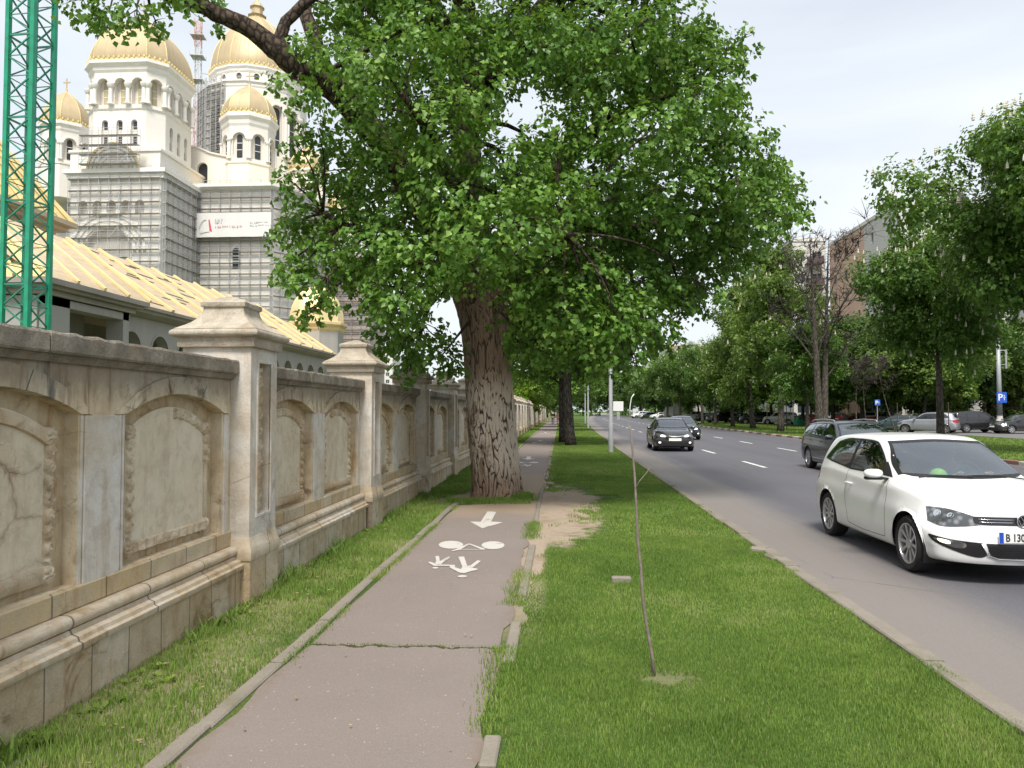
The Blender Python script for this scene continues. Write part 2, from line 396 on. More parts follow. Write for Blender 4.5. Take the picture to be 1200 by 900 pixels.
# median kerb painted red and white, faded
def paintmat(name, ca, cb, k=.55, rough=.8):
    t = NT(name); p = t.pos(); n = t.noise(p, 4, 5, .7); n2 = t.noise(p, 55, 3, .7)
    c = t.mix(t.rng(n, k, k+.12), ca, cb); c = t.mix(t.rng(n2, .55, .8, 0, .7), c, (.25, .23, .21))
    return t.bsdf(c, rough, spec=.25)
M_KR = paintmat('faded_red_paint', (.26, .13, .11), (.30, .23, .20)); M_KW = paintmat('faded_white_paint', (.52, .48, .44), (.36, .33, .30))
mb = MB(); kerbrun(mb, lambda y: RX1+bend(y), 0, 180, 1.0, .2, -.1, .13, .006, mi=lambda k: k % 2)
tag(mb.obj('median_kerb', [M_KR, M_KW]), kind='structure')
# lane dashes
M_PAINT = paintmat('worn_road_paint', (.66, .65, .63), (.42, .40, .38), .5)
mb = MB()
for X0, ph in ((6.28, 24.3), (10.15, 34.3)):
    k0 = int((ph+6)//8)
    for k in range(-k0, 22):
        ya = ph+8*k; xa = X0+bend(ya); xb = X0+bend(ya+3)
        mb.add([(xa-.07, ya, .0105), (xa+.07, ya, .0105), (xb+.07, ya+3, .0105), (xb-.07, ya+3, .0105)], [(0, 1, 2, 3)])
tag(mb.obj('lane_dashes', M_PAINT), kind='structure')
# path markings: arrow, bicycle, two walkers (painted to be read from the other way)
M_PMARK = paintmat('worn_path_paint', (.50, .475, .44), (.27, .24, .215), .565)
def px(a, b): return atg(490+a/8.185, 580+b/8.185)
def ell(cx, cy, rx, ry, n=28): return [(cx+rx*math.cos(2*PI*i/n), cy-ry*math.sin(2*PI*i/n)) for i in range(n)]
polys = [[(665,165),(600,265),(497,262),(615,328),(815,270),(700,262),(750,168)],
 ell(315, 487, 117, 38), ell(718, 492, 110, 38), ell(425, 792, 47, 11), ell(165, 711, 28, 8),
 [(318,545),(330,550),(400,537),(640,535),(640,526),(500,478),(478,478),(345,537)],
 [(385,605),(440,602),(470,690),(500,690),(570,638),(602,645),(520,712),(572,720),(565,733),(520,740),(440,764),(395,757),(330,724),(300,705),(310,686),(355,688),(352,706),(410,725),(425,700)],
 [(165,598),(200,598),(208,648),(290,603),(312,610),(228,668),(225,680),(350,684),(350,693),(150,693),(95,660),(115,652),(165,672),(172,640)]]
holes = {5: [[(410,533),(600,531),(495,487),(482,487)]]}
for off, nm in ((0, 'path_marking'), (16.2, 'path_marking'), (33, 'path_marking'), (50, 'path_marking')):
    mb = MB()
    for i, pl in enumerate(polys):
        mb.plate([px(*q) for q in pl], [[px(*q) for q in h] for h in holes.get(i, [])], lambda a, b, d, off=off, i=i: (a, b+off, .0125+.0004*i+d), 0)
    tag(mb.obj(nm, M_PMARK), kind='structure')
# median, parking
ysm = [0+2*i for i in range(90)]
MED1 = 26.6
strip('median_turf', RX1+.2, MED1, .10, MAT_TURF, ysm, 4)
t = NT('parking_asphalt'); p = t.pos(); n1 = t.noise(p, .6, 5, .6); n2 = t.noise(p, 60, 2)
MAT_PARK = t.bsdf(t.mix(n2, t.mix(n1, (.11, .108, .11), (.17, .165, .16)), (.16, .16, .16)), .85)
strip('parking_lot', MED1, 62, .104, MAT_PARK, [0+4*i for i in range(55)], 3)
mb = MB(); kerbrun(mb, lambda y: MED1-.05+bend(y), 0, 170, 1.2, .14, -.1, .17, .006)
tag(mb.obj('parking_kerb', MAT_KERB), kind='structure')

# --- grass: individual blades near the camera, coarser ones further off
t = NT('grass_blade'); r = t.attr('r'); hh = t.attr('h')
c = t.ramp(r, (0, (.085, .145, .024)), (.45, (.155, .24, .040)), (.85, (.245, .335, .068)), (.97, (.36, .37, .14)), (1, (.42, .36, .19)))
c = t.mix(t.math('MULTIPLY', hh, .35), c, (.20, .36, .09))
b = t.n.new('ShaderNodeBsdfPrincipled'); t.l.new(c, b.inputs['Base Color']); b.inputs['Roughness'].default_value = .55; b.inputs['Specular IOR Level'].default_value = .25
tr = t.n.new('ShaderNodeBsdfTranslucent'); t.l.new(c, tr.inputs[0]); ms = t.n.new('ShaderNodeMixShader'); ms.inputs[0].default_value = .3
t.l.new(b.outputs[0], ms.inputs[1]); t.l.new(tr.outputs[0], ms.inputs[2]); t.l.new(ms.outputs[0], t.out.inputs[0]); MAT_GRASS = t.mat
def bare(x, y):
    n1 = VNA(x, y, 1.3)+.5*VNB(x, y, 4)-.75
    d = ((x+.22)/1.15)**2+((y-14.2)/4.4)**2+n1*1.6+(VNB(x, y, 9)-.5)*.5
    d2 = ((x+1.5)/.95)**2+((y-15.6)/1.25)**2+n1
    d3 = np.sqrt(((x-.70)/.20)**2+((y-5.16)/.12)**2)+(VNB(x, y, 14)-.5)*1.6+(VNA(x, y, 30)-.5)*.9+.25
    d4 = ((x+.28)/.16)**2+((y-9.6)/1.8)**2+n1*1.6
    return np.minimum(np.minimum(d, d2), np.minimum(d3, d4))
def blades(x, y, z0, hmin, hmax, wd, lean=.35, dry=0):
    n = len(x); a = NR.random(n)*2*PI; hn = VNA(x, y, 1.9)*.6+VNB(x, y, 6)*.4
    h = (hmin+(hmax-hmin)*(.05+.95*hn*hn*1.5)*(.5+.5*NR.random(n))); w = wd*(.6+.8*NR.random(n))
    la = NR.random(n)*2*PI; ll = lean*(.3+NR.random(n))*h
    dx, dy = np.cos(a)*w/2, np.sin(a)*w/2; lx, ly = np.cos(la)*ll, np.sin(la)*ll
    V = np.empty((n, 5, 3)); zz = np.full(n, z0) if np.isscalar(z0) else z0
    V[:, 0] = np.stack([x-dx, y-dy, zz], 1); V[:, 1] = np.stack([x+dx, y+dy, zz], 1)
    V[:, 2] = np.stack([x-dx*.8+lx*.35, y-dy*.8+ly*.35, zz+h*.6], 1); V[:, 3] = np.stack([x+dx*.8+lx*.35, y+dy*.8+ly*.35, zz+h*.6], 1)
    V[:, 4] = np.stack([x+lx, y+ly, zz+h], 1)
    T = np.array([[0, 1, 3], [0, 3, 2], [2, 3, 4]]); Fc = (np.arange(n)[:, None, None]*5+T[None]).reshape(-1, 3)
    r = np.clip(-.10+.50*VNA(x, y, .75)+.42*VNB(x, y, 3.1)+.22*(VNA(x, y, 11)-.5)+.40*NR.random(n)+dry, 0, .965); k = NR.random(n) < .03+.0*r; r = np.where(k, .99, r)
    return V.reshape(-1, 3), Fc, np.repeat(r, 5), np.tile([0, 0, .6, .6, 1], n)
parts = []
def field(x0, x1, y0, y1, dens, hmin, hmax, wd, z0=.0, maskf=None, bendy=False, dry=0):
    n = int((x1-x0)*(y1-y0)*dens); x = x0+(x1-x0)*NR.random(n); y = y0+(y1-y0)*NR.random(n)
    b = bare(x, y); keep = NR.random(n) < np.clip((b-.75)*2.2, 0.0, 1)
    keep &= NR.random(n) < np.clip(.45+1.1*VNB(x, y, 2.2), 0, 1)
    if maskf is not None: keep &= maskf(x, y)
    x, y = x[keep], y[keep]; dr = dry+np.clip(.9-bare(x, y), 0, .5)*.8
    if bendy: x = x+1.35*(np.maximum(y, 0)/105)**2
    parts.append(blades(x, y, z0, hmin, hmax, wd, dry=dr))
edgeR = lambda x, y: (x > -.37+.16*(VNA(x*0, y, 1.6))-.10*(VNB(x*0, y, 7))) | (NR.random(len(x)) < .0)
edgeK = lambda x, y: x < 2.53+.08*VNA(x*0, y, 3)
both = lambda x, y: edgeR(x, y) & edgeK(x, y)
field(-.5, 2.62, 1.6, 6, 11500, .018, .052, .0040, maskf=both); field(-.5, 2.62, 6, 11, 7000, .018, .050, .0052, maskf=both)
field(-.5, 2.62, 11, 20, 2600, .02, .055, .010, maskf=both); field(-.5, 2.7, 20, 45, 800, .025, .06, .02, maskf=both, bendy=False); field(-.3, 2.9, 45, 110, 130, .05, .09, .05)
lm = lambda x, y: (x < -2.01) & (x > -2.9)
field(-2.9, -2.0, 1.6, 7, 5200, .025, .085, .0050, maskf=lm, dry=.16); field(-2.9, -2.0, 7, 14, 3200, .035, .095, .007, maskf=lm, dry=.12); field(-2.9, -2.0, 14, 30, 1600, .04, .10, .013); field(-2.9, -2.0, 30, 110, 180, .05, .09, .05)
x = NR.normal(-1.3, .62, 3800); y = 14.75+.75*NR.normal(0, .45, 3800)*.5; k = (x > -2.2) & (x < -.55) & (y > 14.3); parts.append(blades(x[k], y[k], 0, .05, .15, .009))   # turf at the foot of the tree
x = -.7+NR.normal(0, .1, 900); y = 15.2+NR.normal(0, .13, 900); parts.append(blades(x, y, 0, .08, .2, .012))
x = -1.90+NR.normal(0, .030, 4200); y = 2+12*NR.random(4200); k = VNA(x*0, y, 1.1) > .42; parts.append(blades(x[k], y[k], 0.01, .02, .055, .005, dry=.15))
x = -.40+NR.normal(0, .06, 7000); y = 2+10*NR.random(7000); k = VNA(x*0+9, y, 1.4) > .38; parts.append(blades(x[k], y[k], 0.01, .02, .07, .006, dry=.12))
x = -2.0+1.6*NR.random(260); y = 5.70+NR.normal(0, .012, 260); parts.append(blades(x, y, 0.015, .008, .025, .005))
# taller weeds against the wall
x = -2.82+np.abs(NR.normal(0, .06, 3000)); y = 2+28*NR.random(3000); k = VNA(x*0+3, y, 1.2) > .5; parts.append(blades(x[k], y[k], 0, .06, .20, .014, lean=.7))
# median
field(RX1+.2, MED1-.1, 22, 60, 90, .05, .11, .04, z0=.10, bendy=True, dry=.05); field(RX1+.2, MED1-.1, 60, 130, 22, .06, .12, .1, z0=.10, bendy=True, dry=.08)
off = 0; VV = []; FF = []; r_ = []; h_ = []
for V, Fc, r, h in parts: VV.append(V); FF.append(Fc+off); off += len(V); r_.append(r); h_.append(h)
tag(link('grass', npmesh('grass', np.concatenate(VV), np.concatenate(FF), MAT_GRASS, {'r': np.concatenate(r_), 'h': np.concatenate(h_)})), 'short green lawn grass with dry and worn patches', 'grass', kind='stuff')
# small broad-leaved weeds in the strip by the wall
def leaf_patch(n, fx, fy, s0, s1, name, label):
    V = []; Fc = []; r = []
    for i in range(n):
        cx, cy = fx(), fy(); k = random.randint(4, 8); s = random.uniform(s0, s1); rr = random.uniform(.2, .8)
        for j in range(k):
            a = random.random()*6.28; e = random.uniform(.3, 1.0); d = Vector((math.cos(a), math.sin(a), e)).normalized(); q = Vector((-math.sin(a), math.cos(a), 0))*s*.28
            b0 = Vector((cx, cy, .005)); m = b0+d*s*.6; tp = b0+d*s+Vector((0, 0, -.12*s)); o_ = len(V); V += [b0, m-q, tp, m+q]; Fc.append((o_, o_+1, o_+2, o_+3)); r += [rr]*4
    me = npmesh(name, np.array([tuple(v) for v in V]), np.array(Fc), MAT_GRASS, {'r': np.array(r), 'h': np.zeros(len(r))}); return tag(link(name, me), label, 'weeds', kind='stuff')
leaf_patch(150, lambda: -2.83+abs(random.gauss(0, .16)), lambda: random.uniform(2, 16), .03, .075, 'weeds', 'low leafy weeds growing along the foot of the stone wall')
# fallen litter: dry leaves and twigs
M_DRY = plain('dry_leaf', (.26, .19, .11), .8, var=.5, sc=3, obj=False)
mb = MB()
for i in range(230):
    if i % 3: cx, cy = random.uniform(-2.8, -2.15), random.uniform(2, 14)
    elif i % 2: cx, cy = random.uniform(-2, .6), random.uniform(10.5, 15)
    else: cx, cy = random.uniform(-1.95, -.45), random.uniform(2.5, 12)
    s = random.uniform(.006, .018) if i % 3 == 0 else random.uniform(.008, .024); a = random.random()*6.28; zz = .03 if i % 3 == 0 else .045
    c_, s_ = math.cos(a), math.sin(a); P = lambda p, q, r=0: (cx+(p*c_-q*s_)*s, cy+(p*s_+q*c_)*s, zz+r*s)
    mb.add([P(-1, 0, .2), P(0, -.5), P(1.1, 0, .4), P(0, .5, .25)], [(0, 1, 2, 3)])
tag(mb.obj('fallen_leaves', M_DRY), 'scattered dry leaf bits on the path and grass', 'leaf litter', kind='stuff')
# ================================================================= THE STONE WALL
def stone(name, base, alt, stain=.5, rust=.5, dark=.0, cracks=0, blocks=0, bumpd=.006, soot=None):
    """weathered limestone; everything in world coordinates so that no two bays look alike"""
    t = NT(name); p = t.pos(); x, y, z = t.sep(p)
    n1 = t.noise(p, 1.1, 6, .62, .6); n2 = t.noise(p, 7, 5, .65, .4); n3 = t.noise(p, 60, 4, .7)
    vs_ = t.pos(scale=(3, 3, .5)); nv = t.noise(vs_, 2.2, 5, .7, .3)          # vertical runs
    c = t.mix(t.rng(n1, .35, .65), base, alt); c = t.mix(t.rng(n2, .42, .7, 0, .6), c, tuple(v*.72 for v in alt))
    c = t.mix(t.math('MULTIPLY', t.rng(nv, .52, .68), rust), c, (.34, .20, .085))
    c = t.mix(t.math('MULTIPLY', t.rng(t.noise(p, 2.1, 5, .7, 1.0), .56, .68), stain), c, (.22, .15, .085))
    c = t.mix(t.math('MULTIPLY', t.rng(t.noise(vs_, 1.3, 6, .75), .58, .70), stain*.9), c, (.10, .095, .095))
    c = t.mix(t.rng(n3, .55, .85, 0, .35), c, (.16, .13, .10))
    c = t.mix(t.rng(t.noise(p, 16, 5, .7), .52, .75, 0, .22), c, tuple(v*.6 for v in alt))
    c = t.mix(t.rng(t.noise(p, 2.6, 6, .72, .4), .58, .64, 0, .5*stain), c, (.40, .27, .13))
    ln = t.voro(t.pos(scale=(1, 1.0, 1.3)), 1.7, 'DISTANCE_TO_EDGE'); c = t.mix(t.math('MULTIPLY', t.rng(ln, .005, .001), t.rng(n1, .5, .6, 0, .5)), c, (.13, .10, .075))
    if cracks:
        q = t.n.new('ShaderNodeVectorMath'); q.operation = 'ADD'; t.l.new(p, q.inputs[0])
        w = t.n.new('ShaderNodeVectorMath'); w.operation = 'SCALE'; w.inputs['Scale'].default_value = .35
        t.l.new(t.noise(p, 2.2, 4, .6, out=1), w.inputs[0]); t.l.new(w.outputs[0], q.inputs[1])
        e = t.voro(q.outputs[0], 2.1, 'DISTANCE_TO_EDGE'); e2 = t.voro(q.outputs[0], 5.3, 'DISTANCE_TO_EDGE')
        gate = t.math('MULTIPLY', t.rng(n1, .40, .62), t.rng(y, 5.6, 4.2, .12, 1))
        c = t.mix(t.math('MULTIPLY', t.rng(e, .07, .0), t.math('MULTIPLY', gate, cracks)), c, (.33, .245, .155))
        c = t.mix(t.math('MULTIPLY', t.rng(e, .009, .003), t.math('MULTIPLY', gate, .6)), c, (.14, .10, .07))
        c = t.mix(t.math('MULTIPLY', t.rng(e2, .03, .0), t.math('MULTIPLY', t.rng(n1, .5, .65), .5)), c, (.22, .16, .10))
    if blocks:      # vertical joints between the stones
        m = t.math('ADD', t.math('MULTIPLY', y, 1/blocks), t.math('MULTIPLY', t.noise(t.pos(scale=(0, 1, 0)), .6, 1), 1.2)); fr = t.math('FRACT', m)
        j = t.rng(t.math('ABSOLUTE', t.math('SUBTRACT', fr, .5)), .008/blocks+.004, .004)
        tone = t.n.new('ShaderNodeTexWhiteNoise'); tone.noise_dimensions = '1D'; t.l.new(t.math('FLOOR', t.math('ADD', m, .5)), tone.inputs['W'])
        c = t.mix(t.math('MULTIPLY', tone.outputs[0], .45), c, (.36, .25, .12)); c = t.mix(t.math('MULTIPLY', tone.outputs[0], -.3), c, (.1, .1, .1))
        c = t.mix(t.math('MULTIPLY', j, .75), c, (.07, .055, .045))
    if soot: c = t.mix(t.math('MULTIPLY', t.rng(t.math('ADD', z, t.math('MULTIPLY', nv, soot[2])), soot[0], soot[1]), soot[3]), c, (.10, .095, .09))
    if dark:
        dn = t.rng(t.noise(p, 5, 6, .7), .3, .62); c = t.mix(t.math('MULTIPLY', dn, dark), c, (.075, .068, .06))
        c = t.mix(t.rng(t.voro(p, 55), .0, .35, .5, 0), c, (.05, .045, .04)); c = t.mix(t.rng(t.noise(p, 3, 5, .7), .6, .72, 0, .6), c, (.30, .26, .22))
    h = t.math('ADD', t.math('ADD', t.math('MULTIPLY', n2, .8), t.math('MULTIPLY', n3, .6)), t.math('MULTIPLY', t.noise(p, 26, 5, .7), .7))
    return t.bsdf(c, .88, t.bump(h, bumpd), spec=.2)
ST_BODY = stone('wall_limestone', (.68, .60, .455), (.58, .455, .295), .9, .75, soot=(1.90, 2.16, .34, .60))
ST_GREY = stone('pilaster_limestone', (.62, .60, .565), (.55, .475, .375), .35, .3)
ST_SLAB = stone('slab_plaster', (.66, .595, .475), (.60, .51, .38), .2, .2, cracks=.85, bumpd=.003)
ST_ORN = stone('ornament_stone', (.64, .56, .43), (.46, .34, .21), .6, .3, bumpd=.010)
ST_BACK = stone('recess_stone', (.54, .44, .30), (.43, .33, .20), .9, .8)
ST_BAND = stone('band_stone', (.53, .42, .25), (.50, .44, .34), .6, .5, blocks=.55)
ST_MOLD = stone('moulding_stone', (.64, .60, .535), (.52, .43, .31), .7, .4, blocks=.9)
ST_PLIN = stone('plinth_stone', (.60, .54, .44), (.50, .40, .27), .9, .5, blocks=.42, bumpd=.012)
ST_COPE = stone('coping_stone', (.40, .355, .29), (.30, .26, .205), .4, .3, dark=.50, bumpd=.014)
ST_CAP = stone('cap_stone', (.55, .49, .40), (.43, .37, .29), .4, .3, dark=.22, bumpd=.012)

XW, XP, XB = -2.985, -2.865, -3.075        # wall face, plinth face, back of the recesses
BAY, PH = 3.86, .32                         # clear bay, half pillar
WALL = thing('stone_wall', 'long weathered beige stone wall with arched relief panels and capped pillars', 'wall', (0, 0, 0))

def extr(mb, prof, y0, y1, ends=True, mi=None):
    """profile of (x, z) points extruded along y with slight sag"""
    k = max(1, int((y1-y0)/.35)); rings = []
    for i in range(k+1):
        yv = y0+(y1-y0)*i/k; rings.append([(X+.003*math.sin(yv*9+Z*5), yv, Z) for X, Z in prof])
    return mb.ringloft(rings, closed=True, cap=ends, mi=mi)
def arch(y0, y1, zs, zc, n=16):
    """arched opening outline ccw: bottom-left, bottom-right, then the segmental arch"""
    w = (y1-y0)/2; rise = zc-zs; rad = (w*w+rise*rise)/(2*rise); cy = (y0+y1)/2; cz = zc-rad; a = math.asin(w/rad)
    return [(cy+rad*math.sin(a-2*a*i/n), cz+rad*math.cos(a-2*a*i/n)) for i in range(n+1)]
ZR0, ZSP, ZCR = .68, 1.735, 1.885
PAN = ((.13, 1.65), (2.16, 3.68))
def shell(y, z, d): return (XW+d, y, z)
def carve(mb, f, s0, s1, t0, t1, hf, ns, nt, skirt=-.01):
    """height-field ornament: f(s,t,h)->3D"""
    vs = []
    for j in range(nt+1):
        for i in range(ns+1):
            s = s0+(s1-s0)*i/ns; t_ = t0+(t1-t0)*j/nt; e = min(i, ns-i, j, nt-j)
            vs.append(f(s, t_, hf(s, t_) if e > 0 else skirt))
    fs = [(j*(ns+1)+i, j*(ns+1)+i+1, (j+1)*(ns+1)+i+1, (j+1)*(ns+1)+i) for j in range(nt) for i in range(ns)]
    mb.add(vs, fs)
def leafh(a, across, per, w, seed=0, amp=.032):
    """leafy repeated relief along a, across in [-w/2,w/2]"""
    k = math.floor(a/per); u = (a/per-k)*2-1; v = across/(w/2)
    s = 1 if (k % 2) else -1
    body = max(0, 1-((u*1.05)**2+(v*.95-.12*s*u)**2))**.5
    ribs = .5+.5*math.cos((abs(u)*2.3+abs(v)*2.6)*PI)
    n = mnoise.noise(Vector((a*34, across*34, seed*7.7)))
    return .006+amp*(body*(.55+.45*ribs)+.35*n*(body > .05))
def rosette(mb, cy, cz, x0, rad, seed):
    def hf(s, t_):
        dy, dz = s-cy, t_-cz; r = math.hypot(dy, dz)/rad
        if r > 1: return -.004
        a = math.atan2(dz, dy); pet = .5+.5*math.cos(a*7+seed)
        return .008+.032*(1-r**2)**.5*(.45+.55*pet*(r > .25)+.3*(r <= .25))+.008*mnoise.noise(Vector((dy*50, dz*50, seed)))
    carve(mb, lambda s, t_, h: (x0+h, s, t_), cy-rad, cy+rad, cz-rad, cz+rad, hf, 18, 18, -.006)
XS = XB+.022                                 # face of the plastered slab
def relief(i0, i1, style):
    """relief slab with carved border inside an arched recess; returns MBs (slab, border)"""
    sl = MB(); rg = random.Random(style*17+3)
    y0, y1 = i0+.13, i1-.13; z0 = ZR0+.09; zs, zc = ZSP-.13, ZCR-.10
    A = arch(y0, y1, zs, zc, 14); out = [(y0, z0), (y1, z0)]+A
    if style % 3 == 1: out = [(y0, z0), (y0+.32, z0), (y0+.34, z0-.03), (y1-.05, z0-.015), (y1, z0)]+A
    sl.plate(out, [], lambda a, b, d: (XS+d, a, b), .02, 0, edge=.05)
    bd = MB(); bw = .088
    f = lambda s, t_, h: (XS+h, s, t_)
    L0, L1 = ZR0+.17, zs-.02
    def side(ya, lo, hi, kind):
        if kind == 0: carve(bd, f, ya-bw/2, ya+bw/2, lo, hi, lambda s, t_: leafh(t_, s-ya, .098, bw, style), 12, int((hi-lo)/.009))
        else: bd.box(XS-.01, XS+.016, ya-bw*.32, ya+bw*.32, lo, hi, bev=.006)
    sk = [(0, 0, 0), (0, 2, 1), (1, 0, 0), (0, 0, 2)][style % 4]
    ya, yb = y0+.045, y1-.045
    if style % 4 == 1: side(ya, L0, L1, 0); side(yb, 1.32, L1, 0); side(yb, L0, 1.30, 1)
    elif style % 4 == 0: side(yb, L0, L1, 0); side(ya, L0, L1-.25, 0)
    elif style % 4 == 2: side(ya, L0+.2, L1, 0); side(yb, L0, L1, 0)
    else: side(yb, L0, L1, 0); side(ya, L0, L1, 0)
    # bottom border
    if style % 4 == 1: carve(bd, f, ya, yb, ZR0+.055, ZR0+.145, lambda s, t_: .018+.012*(.5+.5*math.cos(s*2*PI/.12))+.008*mnoise.noise(Vector((s*30, t_*30, 3))), 110, 8)
    elif style % 4 == 0: bd.box(XS-.012, XS+.02, ya-.35, yb-.03, ZR0+.05, ZR0+.145, bev=.008)
    else: bd.box(XS-.012, XS+.02, ya+.05, yb-.02, ZR0+.04, ZR0+.125, bev=.01)
    # top border follows the arch, often only partly preserved
    w = (y1-y0)/2; rise = zc-zs; rad = (w*w+rise*rise)/(2*rise); cy = (y0+y1)/2; cz = zc-rad; amax = math.asin(w/rad)
    rr = rad-.05
    rngs = {0: [(-amax*.72, amax*.95, 1)], 1: [(amax*.05, amax*.93, 0)], 2: [(-amax*.92, -amax*.05, 0), (amax*.0, amax*.92, 0)], 3: [(-amax*.5, amax*.9, 0)]}[style % 4]
    for a0, a1, kd in rngs:
        g = lambda s, t_, h: (XS+h, cy+(rr+t_)*math.sin(s), cz+(rr+t_)*math.cos(s))
        carve(bd, g, a0, a1, -bw/2, bw/2, (lambda s, t_: leafh(s*rr, t_, .105, bw, style+5, .03)) if kd == 0 else (lambda s, t_: .022+.006*mnoise.noise(Vector((s*20, t_*30, 1)))), int((a1-a0)*rr/.009), 12)
    for (ry, rz, ok) in ((ya, zs-.01, style % 4 in (1, 2)), (yb, zs-.01, True), (ya, ZR0+.10, style % 4 in (1, 3)), (yb, ZR0+.10, True)):
        if ok: rosette(bd, ry, rz, XS, .062, style+ry)
    return sl, bd
SLABS = {}
def make_bay(style):
    y0, y1 = 0, BAY
    b = MB()
    holes = [[(a, ZR0), (c, ZR0)]+arch(a, c, ZSP, ZCR) for a, c in PAN]
    b.plate([(y0, .56), (y1, .56), (y1, 2.04), (y0, 2.04)], holes, lambda s, z, d: shell(s, z, d), .09, 0, back_mi=1, reveal_mi=0)
    o = b.obj('wall_bay', [ST_BODY, ST_BACK], WALL)
    core = MB(); core.box(-3.40, XB-.012, y0, y1, 0, 2.05); core.obj('wall_core', ST_BODY, o)
    for n_, (a, c) in enumerate(PAN):                     # flat pilaster strips and raised archivolts
        av = MB(); A0 = arch(a, c, ZSP, ZCR, 18)
        w = (c-a)/2+.13; rise = ZCR+.13-(ZSP-.0); A1 = arch(a-.13, c+.13, ZSP-.005, ZCR+.135, 18)
        for i in range(18):
            q = [A0[i], A1[i], A1[i+1], A0[i+1]]; dd = .022 if (i*7+style*3+n_) % 6 else .018
            av.add([(XW-.02, *p) for p in q]+[(XW+dd, *p) for p in q], [(4, 5, 6, 7), (0, 4, 7, 3), (1, 2, 6, 5)]+([(0, 1, 5, 4)] if i == 0 else [])+([(2, 3, 7, 6)] if i == 17 else []))
        av.obj('arch_moulding', ST_BODY, o, fixn=True)
    pl = MB()
    for (a, c) in ((PAN[0][1]+.055, PAN[1][0]-.055), (PAN[0][0]-.12, PAN[0][0]-.03), (PAN[1][1]+.03, PAN[1][1]+.12)):
        pl.box(XW-.01, XW+.014, a, c, .60, ZSP-.008, bev=.006)
    pl.box(XW-.01, XW+.008, PAN[0][1]+.012, PAN[0][1]+.04, .62, ZSP-.01); pl.box(XW-.01, XW+.008, PAN[1][0]-.04, PAN[1][0]-.012, .62, ZSP-.01)
    pl.obj('pilaster', ST_GREY, o)
    for n_, (a, c) in enumerate(PAN):
        st = (style*2+n_) % 4
        s, d = relief(a, c, st); so_ = s.obj('relief_panel', ST_SLAB, o); d.obj('carved_border', ST_ORN, o, smooth=50)
    m = MB(); extr(m, [(-3.02, .535), (XW+.012, .535), (XW+.02, .545), (XW+.02, .665), (XW+.008, .677), (-3.02, .677)], y0, y1); m.obj('sill_course', ST_BAND, o)
    m = MB()
    roll = [(XW+.055+.042*math.cos(a), .492+.042*math.sin(a)) for a in [R(-90+20*i) for i in range(10)]]
    extr(m, [(-3.02, .45)]+roll+[(-3.02, .534)], y0, y1)
    extr(m, [(-3.02, .335), (XP+.03, .335), (XP+.035, .345), (XP+.035, .375), (XP+.012, .385), (XP+.005, .41), (XW+.085, .425), (XW+.075, .449), (-3.02, .449)], y0, y1)
    m.obj('base_moulding', ST_MOLD, o, smooth=40)
    m = MB(); extr(m, [(-3.1, -.1), (XP, -.1), (XP, .322), (XP-.01, .333), (-3.1, .333)], y0, y1); m.obj('plinth', ST_PLIN, o)
    m = MB()
    extr(m, [(-3.44, 2.04), (XW+.025, 2.04), (XW+.03, 2.05), (XW+.045, 2.075), (XW+.05, 2.085), (-3.44, 2.085)], y0, y1)
    # coping stones with broken front edges
    ks = [0, 1.25+.1*style, 2.5, BAY]
    for i in range(3):
        a, c = ks[i]+.006, ks[i+1]-.006; k = 16; rings = []; j = random.uniform(-.006, .006)
        for q in range(k+1):
            yv = a+(c-a)*q/k; e = .010*mnoise.noise(Vector((yv*6, style*5, i)))+j; e2 = .012*mnoise.noise(Vector((yv*9, style*5+2, i)))
            rings.append([(-3.46, yv, 2.086), (XW+.075+e, yv, 2.086), (XW+.085+e, yv, 2.10), (XW+.083+e+e2*.5, yv, 2.195+e2), (XW+.075+e, yv, 2.212+e2), (-3.2, yv, 2.230), (-3.46, yv, 2.222)])
        m.ringloft(rings)
    m.obj('coping', ST_COPE, o, smooth=18)
    return o
